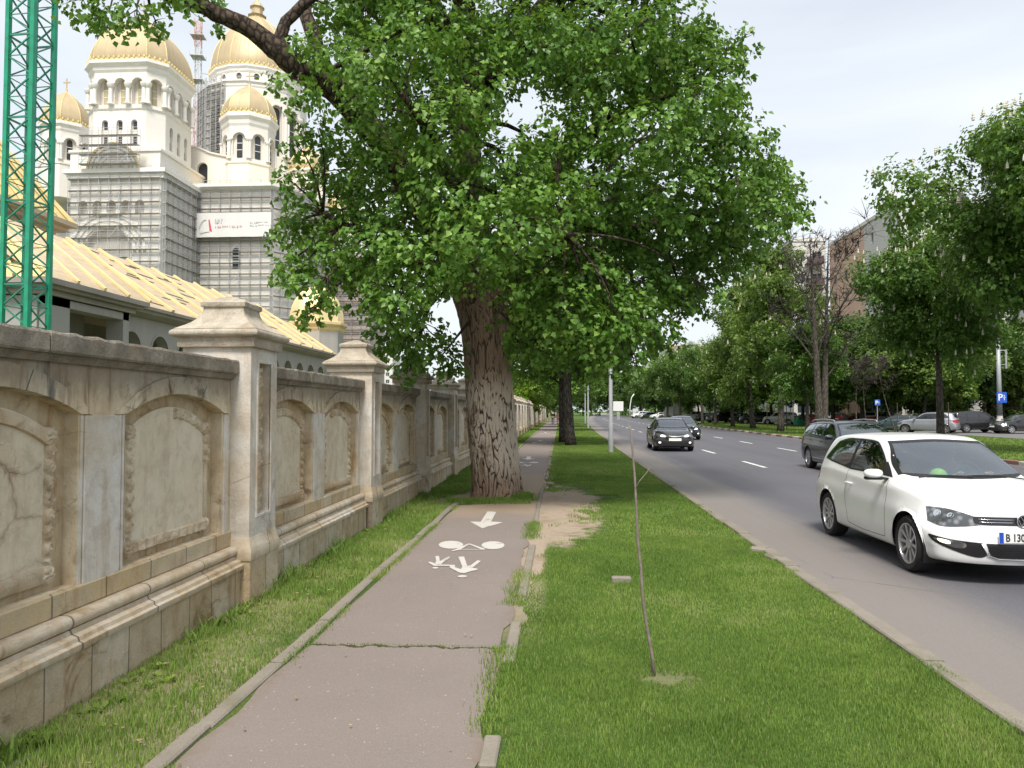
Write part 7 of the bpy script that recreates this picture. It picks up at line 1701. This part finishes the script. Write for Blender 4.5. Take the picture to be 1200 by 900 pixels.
# ================================================================= BUILDINGS ON THE RIGHT
M_PANEL = NT('painted_panel'); t = M_PANEL; p = t.pos(); x, y, z = t.sep(p); n1 = t.noise(p, .3, 5, .6)
jn = t.rng(t.math('ABSOLUTE', t.math('SUBTRACT', t.math('FRACT', t.math('MULTIPLY', z, 1/2.8)), .5)), .485, .5)
M_PANEL = t.bsdf(t.mix(t.math('MULTIPLY', jn, .5), t.mix(n1, (.50, .49, .46), (.58, .57, .54)), (.3, .3, .3)), .85)
M_ORNG = plain('terracotta_panel', (.58, .40, .30), .85, var=.12, sc=.4); M_PALEB = plain('pale_render', (.62, .60, .56), .85, var=.08, sc=.3); M_BROWNB = plain('brown_balcony', (.10, .075, .08), .7, var=.2, sc=1)
M_BWIN = plain('block_window', (.06, .075, .09), .15, spec=.6, var=.3, sc=.4); M_BFR = plain('window_frame_white', (.66, .66, .65), .6, var=.05)
def block(name, label, x0, x1, y0, y1, h, faces, storeys, mats, winw=1.5, winh=1.35, pitch=3.0, balc=(), loc=None):
    """faces: list of ('x-'|'y-', material)."""
    B = thing(name, label, 'apartment block', (0, 0, 0))
    m = MB(); m.box(x0+.25, x1, y0+.25, y1, 0, h); m.box(x0-.15, x1+.1, y0-.15, y1+.1, h, h+.5, 1); m.obj('block_core', [mats[0], M_PALEB], B)
    key = {}; sh = (h-1.2)/storeys
    for fc, mt, a0, a1 in faces:
        f = (lambda s, z, d: (x0-d, s, z)) if fc == 'x-' else (lambda s, z, d: (s, y0-.004-d, z)); L_ = a1-a0; n = max(1, int(L_/pitch)); hs = []; cs = []
        for k in range(n):
            for l in range(storeys):
                c = a0+(k+.5)*L_/n; zz = .9+l*sh+.6; w = winw*(.6 if (k+int(a0)) % 3 == 1 else 1)
                hs.append([(c-w/2, zz), (c+w/2, zz), (c+w/2, zz+winh), (c-w/2, zz+winh)]); cs.append((c, zz, w))
        ff = (lambda s, z, d: f(a1+a0-s, z, d)) if fc == 'x-' else f
        m = MB(); m.plate([(a0, 0), (a1, 0), (a1, h), (a0, h)], hs, f, .22, 0, edge=.25); wl = m.obj('wall', mt, B, fixn=False)
        for c, zz, w in cs[:100]:
            k2 = (round(w, 2), fc)
            if k2 not in key:
                q = MB(); g = (lambda s, z, d: (-d, s, z)) if fc == 'x-' else (lambda s, z, d: (s, -d, z))
                q.add([g(-w/2, 0, -.2), g(w/2, 0, -.2), g(w/2, winh, -.2), g(-w/2, winh, -.2)], [(0, 1, 2, 3)], 0)
                for a, b in ((-w/2, -w/2+.08), (w/2-.08, w/2), (-.04, .04)): q.add([g(a, 0, -.17), g(b, 0, -.17), g(b, winh, -.17), g(a, winh, -.17)], [(0, 1, 2, 3)], 1)
                q.add([g(-w/2-.1, -.08, .08), g(w/2+.1, -.08, .08), g(w/2+.1, 0, .08), g(-w/2-.1, 0, .08)], [(0, 1, 2, 3)], 1)
                key[k2] = q.mesh('window', [M_BWIN, M_BFR])
            o = link('window', key[k2], B); o.location = f(c, zz, 0)
    for fc, a0, a1, l0, l1, mt in balc:
        for l in range(l0, l1):
            z = .9+l*sh; m = MB(); f = (lambda s, zz, d: (x0-d, s, zz)) if fc == 'x-' else (lambda s, zz, d: (s, y0-d, zz))
            m.prism([(a0, z), (a1, z), (a1, z+.15), (a0, z+.15)], f, 0, 1.2); m.prism([(a0, z+.15), (a1, z+.15), (a1, z+1.1), (a0, z+1.1)], f, 1.12, 1.2)
            m.obj('balcony', mt, B, fixn=True)
    return B
XA = 41.4
YN = 112; H1 = 27.0
b1 = block('apartment_block', 'tall apartment block with an orange stripe rising behind the trees', XA, XA+13, 96, YN+8, H1, [('x-', M_PANEL, 96, 106.5), ('x-', M_ORNG, 106.5, YN+8), ('y-', M_PANEL, XA, XA+13)], 8, [M_PANEL], pitch=3.6)
for x, y, h in ((XA+3, 108, 3.5), (XA+4.2, 108, 5), (XA+5.2, 109, 5), (XA+1.5, 101, 4), (XA+2.5, 102, 3)): MB().tube([(x, y, H1), (x, y, H1+h)], .35 if h > 3.4 and y > 105 else .12, 8).obj('chimney_pipe', M_PALEB, b1)
b2 = block('apartment_block', 'paler apartment wing with dark balconies left of the orange stripe', XA-5.5, XA-.4, YN+8.5, YN+20, 28.0, [('y-', M_PALEB, XA-5.5, XA-.4)], 8, [M_PALEB], pitch=2.4, balc=[('y-', XA-3.6, XA-1.0, 3, 8, M_BROWNB)])
b3 = block('apartment_block', 'long pale apartment block hidden behind the trees of the car park', 66, 80, 70, 150, 21, [('x-', M_PALEB, 70, 150)], 7, [M_PALEB], pitch=4.5)
b4 = block('shop_building', 'low white building with an orange corner seen between the trunks behind the parked cars', 44.5, 52, 60, 84, 4.2, [('x-', M_PALEB, 60, 78), ('x-', M_ORNG, 78, 84), ('y-', M_PALEB, 44.5, 52)], 1, [M_PALEB], pitch=3, winh=1.6)
b5 = block('shop_building', 'low grey building along the far half of the car park', 38, 46, 128, 205, 4.6, [('x-', M_PANEL, 128, 205), ('y-', M_ORNG, 38, 46)], 1, [M_PANEL], pitch=4, winh=1.8)
b6 = block('apartment_block', 'distant orange topped block between the trees above the white lorry box', 34, 46, 240, 262, 22, [('y-', M_ORNG, 34, 46), ('x-', M_PALEB, 240, 262)], 7, [M_PALEB], pitch=3.5)
b7 = block('apartment_block', 'tiny pale distant block between the wall pillar and the poplar', -78, -66, 300, 315, 24, [('y-', M_PALEB, -78, -66)], 8, [M_PALEB], pitch=4)
for b in (b4, b5): b['category'] = 'low building'
# chimney with a red top beyond the far wall
CHM = thing('chimney', 'brick-red chimney showing above the far wall right of the poplar trunk', 'chimney', (*aty(603.5, 478, 130).xy, 0)); MB().lathe([(.55, 0), (.42, 5.4), (.5, 5.45), (.5, 5.7)], 14).obj('shaft', plain('brick_red', (.40, .12, .07), .85, var=.2, sc=3), CHM)
# --- hedge and shrubs closing the view under the trees
def hedge(name, label, pts, h, w, leaf, mat, n, group=None):
    cl = []
    for i in range(len(pts)-1):
        a, b = Vector(pts[i]), Vector(pts[i+1]); L_ = (b-a).length; k = max(2, int(L_/(w*.8)))
        for j in range(k): q = a.lerp(b, (j+.5)/k); cl.append((q.x+random.uniform(-.3, .3), q.y+random.uniform(-.3, .3), h*.5*random.uniform(.8, 1.1), max(w, h)*.55*random.uniform(.85, 1.1), random.uniform(-.1, .1)))
    o = crown(name, cl, mat, leaf, n, None, droop=.1, twiglen=.3, per=8, flat=h/max(w, h)); return tag(o, label, 'hedge', group)
hedge('hedge', 'dark hedge line behind the car park under the trees', [(43, 62), (43.5, 84), (42, 118), (36.5, 128), (37, 200)], 2.6, 2.2, .22, ML_DRK, 130)
hedge('hedge', 'dark thicket closing the far end of the road', [(-6, 330), (12, 318), (34, 300), (60, 270), (84, 240)], 9, 7, .8, ML_DRK, 14)
hedge('hedge', 'far roadside shrubs beyond the end of the parked row', [(23, 190), (30, 215), (40, 235)], 3.4, 3, .35, ML_LIM, 60)
# ================================================================= STREET FURNITURE
M_GALV = plain('pale_painted_steel', (.36, .37, .38), .5, .2, var=.12, sc=1.5)
def lamp_post(label, x, y, z=0, h=8.5, armdir=1, r=.105, group='pale lamp posts along the near kerb'):
    T = thing('lamp_post', label, 'lamp post', (x, y, z), 0, group)
    m = MB(); m.tube([(0, 0, 0), (0, 0, 1.2), (0, 0, 1.25), (0, 0, h)], [r, r, r*.82, r*.55], 12); m.obj('pole', M_GALV, T, smooth=40)
    MB().tube([(0, 0, h-.1), (armdir*.4, 0, h+.55), (armdir*1.2, 0, h+.85), (armdir*2.0, 0, h+.9)], .04, 8).obj('arm', M_GALV, T, smooth=True)
    m = MB(); m.ringloft([[(armdir*(1.9+.75*q), w*s_, h+.9+dz) for s_, dz in ((-1, 0), (-.7, .09), (.7, .09), (1, 0), (.7, -.05), (-.7, -.05))] for q, w in ((0, .07), (.3, .13), (.8, .13), (1, .05))]); m.obj('lamp_head', M_GALV, T, smooth=30)
    m = MB(); m.box(-.06, .06, -r-.03, r*.2, 3.9, 4.0); m.tube([(0, -r*.3, 3.96), (.16, -r*.3, 4.02)], .02, 6); m.obj('bracket', M_GALV, T); return T
lx, ly = atg(716, 530)
l1 = lamp_post('pale lamp post on the near verge, just right of the leafy verge tree', lx, ly, 0, 4.35+4.2)
for i, (y, lb) in enumerate(((80, 'second pale lamp post down the near kerb'), (112, 'third pale lamp post down the near kerb'), (150, 'fourth, smallest pale lamp post down the near kerb'))):
    o = copy_tree(l1); o.location = (2.15+bend(y), y, 0); o['label'] = lb
# lamp post with flared concrete foot by the car park, parking signs
def lamp2(label, u, v, group):
    x, y = atg(u, v, .1); T = thing('lamp_post', label, 'lamp post', (x, y, .1), 0, group)
    m = MB(); m.lathe([(.55, 0), (.52, .12), (.34, .3), (.28, .9), (.24, 1.0), (.21, 1.05), (.20, 1.3)], 16); m.obj('flared_foot', plain('white_concrete', (.50, .49, .46), .8, var=.1), T, smooth=35)
    MB().tube([(0, 0, 1.2), (0, 0, 7.2)], [.19, .12], 12).obj('pole', M_GALV, T, smooth=True)
    m = MB(); m.tube([(0, 0, 6.2), (.25, 0, 6.3), (.55, 0, 6.25)], .035, 6); m.tube([(.55, 0, 6.35), (.55, 0, 4.9)], .07, 8); m.tube([(0, 0, 5.2), (.55, 0, 5.2)], .025, 6); m.obj('side_lamp', M_GALV, T); return T, x, y
GS = 'white lamp posts by the car park'
T1_, sx_, sy_ = lamp2('white lamp post with flared foot at the right, carrying a blue parking sign', 1172, 507.5, GS)
T2_ = copy_tree(T1_); x2, y2 = atg(926, 494, .1); T2_.location = (x2, y2, .1); T2_['label'] = 'thin white lamp post behind the white parked pickup'
M_SBLUE = plain('sign_blue', (.02, .10, .50), .4, var=.04); M_SWHITE = plain('sign_white', (.75, .75, .75), .45, var=.03)
def psign(label, u, v, y, s, post=True, foot=None):
    q = aty(u, v, y); T = thing('parking_sign', label, 'parking sign', (q.x, q.y-.28, q.z), 0, 'blue parking signs')
    m = MB(); m.box(-s/2, s/2, -.015, .015, -s*.55, s*.55, bev=.01); m.obj('board', M_SBLUE, T)
    o = link('characters', text_mesh('P', s*.95, M_SWHITE, ext=.004, bold=.012), T); o.location = (-s*.40, -.022, 0); o.rotation_euler = (PI/2, 0, 0)
    m = MB(); m.box(s*.20, s*.26, -.025, -.0155, -s*.28, s*.14); m.box(s*.12, s*.34, -.025, -.0155, -s*.02, s*.05); m.lathe([(.001, 0), (s*.045, .001), (s*.045, .008)], 10, (0, 0, 0)) if False else m.box(s*.18, s*.28, -.025, -.0155, s*.17, s*.27); m.obj('pictogram', M_SWHITE, T)
    if post: m = MB(); m.tube([(0, .05, -q.z+.1), (0, .05, s*.6)], .035, 8); m.obj('post', M_GALV, T)
    else: m = MB(); m.box(-s*.2, s*.2, .015, .10, -.05, .05); m.obj('clamp', M_GALV, T)
psign('blue parking sign on the white lamp post at the right', 1171.5, 466, sy_, .74, False)
psign('blue parking sign on a thin post behind the white parked off-roader', 1026.5, 472, 62, .42)
psign('small blue parking sign left of the bare double trunk', 925.5, 475, 92, .48)
# green glass-recycling bells
M_BIN = plain('green_plastic', (.03, .25, .12), .5, var=.15)
for i, (u, v, lb) in enumerate(((1046, 504.5, 'green recycling bell in front of the petrol wagon'), (936, 499, 'green recycling bell in front of the maroon sedan'), (853, 494.5, 'green recycling bell far left between the median trunks'))):
    x, y = atg(u, v, .1)
    if i == 0:
        B0 = thing('recycling_bin', lb, 'recycling bin', (x, y, .1), 0, 'green recycling bells by the car park')
        MB().lathe([(.50, 0), (.62, .1), (.60, .5), (.50, .8), (.38, 1.0), (.12, 1.1)], 10).obj('shell', M_BIN, B0, smooth=40); m = MB(); m.box(-.12, .12, -.58, -.40, .78, .88); m.obj('slot', M_RUB, B0)
        MB().tube([(-.1, 0, 1.05), (-.1, 0, 1.2), (.1, 0, 1.2), (.1, 0, 1.05)], .02, 6).obj('hook', M_GALV, B0)
    else: o = copy_tree(B0); o.location = (x, y, .1); o['label'] = lb
# wooden stakes beside the young trees
ST = MB().tube([(0, 0, 0), (0, 0, 2.3)], [.035, .03], 6).mesh('stake', M_TWIG)
for i, (u, v) in enumerate(((1052, 507), (1112, 509), (842, 497.5), (899, 500.5), (922, 503.5))):
    x, y = atg(u, v, .1); o = link('wooden_stake', ST, None, (x, y, .1)); tag(o, ['thin dark stake in the grass in front of the petrol wagon', 'thin dark stake just right of the thick chestnut trunk', 'thin dark stake among the far median trunks, leftmost', 'thin dark stake left of the tall pale green tree', 'thin dark stake just right of the tall pale green tree'][i], 'stake', 'thin stakes standing on the median')
# hoardings and the white lorry box
def hoarding(label, u0, u1, v0, v1, y, zb):
    a = aty(u0, v0, y); b = aty(u1, v1, y); T = thing('billboard', label, 'billboard', ((a.x+b.x)/2, y, 0), 0, 'white billboards in the distance'); w = b.x-a.x
    m = MB(); m.box(-w/2, w/2, -.15, .15, b.z, a.z, bev=.03); m.obj('panel', plain('billboard_white', (.74, .75, .74), .6, var=.03, sc=.3), T)
    m = MB(); m.box(-w/2-.1, w/2+.1, -.12, .12, b.z-.12, b.z+.02); m.box(-w/2-.1, w/2+.1, -.12, .12, a.z-.02, a.z+.1); m.obj('frame', M_RUB, T)
    m = MB(); m.box(-.3, .3, -.2, .2, 0, b.z-.1); m.obj('post', M_GALV, T)
hoarding('white billboard seen just right of the pale lamp post', 718.5, 730.5, 470.5, 481.8, 165, 0)
hoarding('small white billboard farther right down the median', 741.5, 748, 479, 485.5, 230, 0)
TR = thing('box_lorry', 'white box lorry parked in the far row behind the median trunks', 'lorry', (aty(806, 484, 150).x, 150, .1), R(175))
zt_ = aty(806, 469.5, 150).z
m = MB(); m.box(-2.8, 2.6, -1.2, 1.2, 1.0, zt_, bev=.04); m.obj('cargo_box', M_PALEB, TR); m = MB(); m.ringloft([[(2.75, y, z) for y, z in ((-1.1, .6), (1.1, .6), (1.1, 2.6), (-1.1, 2.6))], [(4.2, y, z) for y, z in ((-1.1, .6), (1.1, .6), (1.1, 2.5), (-1.1, 2.5))], [(4.6, y, z) for y, z in ((-1.05, .6), (1.05, .6), (1.05, 1.5), (-1.05, 1.5))]]); m.obj('cab', PC['white'], TR)
m = MB(); m.box(4.25, 4.55, -.95, .95, 1.55, 2.3); m.obj('cab_window', M_GLASSO, TR)
for wx_ in (-1.9, 3.4):
    for sg in (1, -1): wheel(TR, wx_, sg*1.0, .42, .26, 6, sg, False)
# curved pale lamp by the parked cars far away
T = thing('curved_lamp', 'short pale curved lamp standing near the far billboard', 'lamp post', (*atg(738, 489.5), .1)); MB().tube([(0, 0, 0), (.1, 0, 3), (.5, 0, 5.4), (1.2, 0, 6.4)], [.15, .13, .12, .14], 8).obj('pole', M_SWHITE, T, smooth=True)
# flat grey stone set in the lawn
q = atg(728, 682); m = MB(); m.box(-.10, .10, -.045, .045, -.02, .055, bev=.01); o = m.obj('stone_marker', MAT_KERB, None, loc=(q[0], q[1], 0)); tag(o, 'small flat grey stone slab lying in the lawn', 'stone slab')
for i, (u, v, lb) in enumerate(((910, 655, 'broken kerb chunk lying at the lawn edge nearer the white hatchback'), (893, 646, 'smaller broken kerb chunk just beyond the other at the lawn edge'))):
    q = atg(u, v); m = MB(); m.box(-.06, .06, -.12, .09, -.03, .055, bev=.025); o = m.obj('concrete_chunk', MAT_KERB, None, loc=(q[0]-.06, q[1], 0)); tag(o, lb, 'rubble', 'broken kerb chunks'); o.rotation_euler = (.05, .04, .3+i)
# ================================================================= PEOPLE
M_SKIN = plain('skin', (.50, .30, .21), .6, var=.06); M_HAIRD = plain('dark_hair', (.03, .022, .018), .6, var=.2); M_HAIRB = plain('brown_hair', (.10, .055, .03), .6, var=.2)
def skinned(J, E_, name, mat, parent, sub=2):
    """J: name -> (pos, radius); E_: edges"""
    me = bpy.data.meshes.new(name); ks = list(J); me.from_pydata([J[k][0] for k in ks], [(ks.index(a), ks.index(b)) for a, b in E_], [])
    o = bpy.data.objects.new('tmp', me); COL.objects.link(o); md = o.modifiers.new('s', 'SKIN'); md.use_smooth_shade = True
    for i, k in enumerate(ks):
        r = J[k][1]; o.data.skin_vertices[0].data[i].radius = (r, r) if not isinstance(r, tuple) else r
    o.data.skin_vertices[0].data[0].use_root = True
    s2 = o.modifiers.new('u', 'SUBSURF'); s2.levels = sub
    dg = bpy.context.evaluated_depsgraph_get(); m2 = bpy.data.meshes.new_from_object(o.evaluated_get(dg)); bpy.data.objects.remove(o); m2.name = name; m2.materials.clear(); m2.materials.append(mat); m2.shade_smooth()
    return link(name, m2, parent)
def head_parts(P, c, face, hairmat, long_=False):
    """c: head centre; face: unit direction; adds hair as child of P; features in the head mesh"""
    c = Vector(c); f = Vector(face).normalized(); s = Vector((-f.y, f.x, 0)).normalized(); u = f.cross(s)*-1 if f.cross(s).z < 0 else f.cross(s)
    def ellip(m, cc, a, b, h_, n=14, k=10, fa=None):
        rings = []
        for i in range(k+1):
            t_ = PI*i/k; r = max(math.sin(t_), .01); rings.append([cc+s*(a*r*math.cos(p_))+f*(b*r*math.sin(p_))+u*(-h_*math.cos(t_)) for p_ in [2*PI*j/n for j in range(n)]])
        m.ringloft(rings)
    m = MB(); ellip(m, c+u*.02-f*.015, .082, .102, .112); 
    if long_: ellip(m, c-f*.06-u*.10, .075, .05, .15)
    m.obj('hair', hairmat, P, smooth=True)
    m = MB()
    for sg in (1, -1): ellip(m, c+f*.088+s*(sg*.032)+u*.008, .014, .008, .009, 8, 6)
    m.obj('eyes', M_HAIRD, P, smooth=True)
    return f, s, u
def walker(label, x, y, top, legs, topname, hairmat, h=1.72, stride=.18, long_=False, facing=-1, bag=False):
    P = thing('person', label, 'person', (x, y, .02), 0, 'people walking far down the path'); k = h/1.72; f = facing
    J = {'pel': ((0, 0, .95*k), (.14, .10)), 'ch': ((0, 0, 1.25*k), (.16, .11)), 'sh': ((0, 0, 1.42*k), (.12, .09)), 'nk': ((0, f*.01, 1.50*k), .05), 'hd': ((0, f*.025, 1.58*k), .075), 'ht': ((0, f*.02, 1.67*k), .07)}
    for n_, sg, ph in (('l', 1, 1), ('r', -1, -1)):
        J.update({n_+'h': ((sg*.09, 0, .90*k), .088), n_+'k': ((sg*.095, f*stride*.6*ph+.0, .50*k), .058), n_+'a': ((sg*.095, f*stride*ph-(0 if ph > 0 else f*.04), .09*k), .04), n_+'t': ((sg*.10, f*(stride*ph+.13), .035*k), .035)})
        J.update({n_+'s': ((sg*.185, 0, 1.40*k), .055), n_+'e': ((sg*.235, -f*ph*.06, 1.13*k), .042), n_+'w': ((sg*.23, f*(.10-ph*.12), .90*k), .03), n_+'f': ((sg*.225, f*(.13-ph*.14), .81*k), .028)})
    E_ = [('pel', 'ch'), ('ch', 'sh'), ('sh', 'nk'), ('nk', 'hd'), ('hd', 'ht')]+[(a, b) for n_ in 'lr' for a, b in (('pel', n_+'h'), (n_+'h', n_+'k'), (n_+'k', n_+'a'), (n_+'a', n_+'t'), ('sh', n_+'s'), (n_+'s', n_+'e'), (n_+'e', n_+'w'), (n_+'w', n_+'f'))]
    skinned(J, E_, 'body', M_SKIN, P, 1)
    gr = lambda v, e: tuple(q+e for q in v) if isinstance(v, tuple) else v+e
    T_ = ['pel', 'ch', 'sh', 'ls', 'le', 'rs', 're', 'lw', 'rw']; skinned({q: (J[q][0], gr(J[q][1], .018)) for q in T_}, [('pel', 'ch'), ('ch', 'sh'), ('sh', 'ls'), ('ls', 'le'), ('le', 'lw'), ('sh', 'rs'), ('rs', 're'), ('re', 'rw')], 'top', top, P, 1)
    L_ = ['pel', 'lh', 'lk', 'la', 'rh', 'rk', 'ra']; skinned({q: (J[q][0], gr(J[q][1], .015)) for q in L_}, [('pel', 'lh'), ('lh', 'lk'), ('lk', 'la'), ('pel', 'rh'), ('rh', 'rk'), ('rk', 'ra')], 'trousers', legs, P, 1)
    skinned({q: (J[q][0], .042) for q in ('la', 'lt')}, [('la', 'lt')], 'shoe', M_RUB, P, 1); skinned({q: (J[q][0], .042) for q in ('ra', 'rt')}, [('ra', 'rt')], 'shoe', M_RUB, P, 1)
    head_parts(P, (0, f*.01, 1.62*k), (0, f, 0), hairmat, long_)
M_TOPB = plain('black_jacket', (.02, .02, .022), .8, var=.2); M_JEAN = plain('grey_trousers', (.10, .11, .13), .8, var=.2); M_PINK = plain('pink_dress', (.62, .33, .35), .8, var=.15); M_PINK2 = plain('pale_pink_trousers', (.60, .42, .42), .8, var=.1)
x, y = atg(648, 498.3); walker('person in a black jacket and dark trousers walking far down the path', x, y, M_TOPB, M_JEAN, 'jacket', M_HAIRD, 1.82)
x, y = atg(654, 497.6); walker('person dressed in pale pink walking beside the one in black', x, y, M_PINK, M_PINK2, 'dress', M_HAIRB, 1.68, long_=True)
# driver and passenger of the white hatchback (nose points to -Y, so the driver sits at +X)
def sitter(label, T, sx, top, hairmat, drive, long_=False):
    P = thing('person', label, 'person', T.location, T.rotation_euler.z); sy = sx; x0 = -.12
    J = {'pel': ((x0, sy, .56), (.15, .12)), 'ch': ((x0-.10, sy, .84), (.16, .11)), 'sh': ((x0-.15, sy, 1.04), (.12, .09)), 'nk': ((x0-.14, sy, 1.12), .05), 'hd': ((x0-.11, sy, 1.20), .075), 'ht': ((x0-.11, sy, 1.29), .07), 'ch_': ((x0-.02, sy, 1.19), .03)}
    for n_, sg in (('l', 1), ('r', -1)):
        J.update({n_+'h': ((x0+.06, sy+sg*.10, .56), .085), n_+'k': ((x0+.50, sy+sg*.13, .62), .06), n_+'a': ((x0+.66, sy+sg*.12, .32), .042)})
        hnd = ((x0+.47, sy+sg*.17, .99) if drive else (x0+.28, sy+sg*.10, .70)); el = (x0+.16, sy+sg*.28, .83) if drive else (x0+.0, sy+sg*.27, .78)
        J.update({n_+'s': ((x0-.13, sy+sg*.19, 1.01), .055), n_+'e': (el, .042), n_+'w': (tuple(Vector(el).lerp(Vector(hnd), .82)), .028), n_+'p': (hnd, .032)})
        for fi, (dy, dz) in enumerate(((-.03, .02), (-.01, .035), (.012, .032), (.032, .02))): J[n_+'f%d' % fi] = ((hnd[0]+.055, hnd[1]+dy, hnd[2]+dz), .009)
        J[n_+'f4'] = ((hnd[0]+.01, hnd[1]-sg*.05, hnd[2]+.02), .011)
    E_ = [('pel', 'ch'), ('ch', 'sh'), ('sh', 'nk'), ('nk', 'hd'), ('hd', 'ht'), ('hd', 'ch_')]+[(a, b) for n_ in 'lr' for a, b in [('pel', n_+'h'), (n_+'h', n_+'k'), (n_+'k', n_+'a'), ('sh', n_+'s'), (n_+'s', n_+'e'), (n_+'e', n_+'w'), (n_+'w', n_+'p')]+[(n_+'p', n_+'f%d' % i) for i in range(5)]]
    skinned(J, E_, 'body', M_SKIN, P, 2); gr = lambda v, e: tuple(q+e for q in v) if isinstance(v, tuple) else v+e
    Q = ['pel', 'ch', 'sh', 'ls', 'le', 'rs', 're']; skinned({q: (J[q][0], gr(J[q][1], .02)) for q in Q}, [('pel', 'ch'), ('ch', 'sh'), ('sh', 'ls'), ('ls', 'le'), ('sh', 'rs'), ('rs', 're')], 'top', top, P, 2)
    skinned({q: (J[q][0], gr(J[q][1], .015)) for q in ('pel', 'lh', 'lk', 'la', 'rh', 'rk', 'ra')}, [('pel', 'lh'), ('lh', 'lk'), ('lk', 'la'), ('pel', 'rh'), ('rh', 'rk'), ('rk', 'ra')], 'trousers', M_JEAN, P, 1)
    head_parts(P, (x0-.125, sy, 1.245), (1, 0, 0), hairmat, long_)
    m = MB(); m.ringloft([[(x0-.02+.045*q+dx, sy+w*yy, 1.255-.05*q) for dx, yy in ((0, -1), (.012, 0), (0, 1))] for q, w in ((0, .006), (.5, .012), (1, .018))], closed=False); m.obj('nose', M_SKIN, P)
sitter('driver in a teal shirt behind the wheel of the white hatchback', HAT, .36, plain('teal_shirt', (.02, .30, .31), .8, var=.15), M_HAIRB, True)
sitter('passenger in a mustard jacket in the front seat of the white hatchback', HAT, -.36, plain('mustard_jacket', (.52, .34, .06), .8, var=.15), M_HAIRB, False, True)
# bright green cap on the dashboard
lw = HAT.matrix_basis @ Vector((.66, -.20, .955)); CAP = thing('cap', 'bright green cap lying on the dashboard of the white hatchback', 'cap', lw, HAT.rotation_euler.z)
mc = plain('bright_green_cloth', (.30, .72, .12), .8, var=.15, sc=12)
MB().lathe([(.098, 0), (.10, .02), (.094, .06), (.072, .098), (.038, .12), (.0, .126)], 18, cap=False).obj('crown', mc, CAP, smooth=True)
MB().ringloft([[(.04+.12*math.cos(a)*r, .115*math.sin(a)*(1 if r < 1.1 else .95), .012+.01*k) for a in [R(-85+17*i) for i in range(11)]] for r, k in ((.9, 1), (1.25, .6), (1.6, 0))], closed=False).obj('brim', mc, CAP, smooth=True)
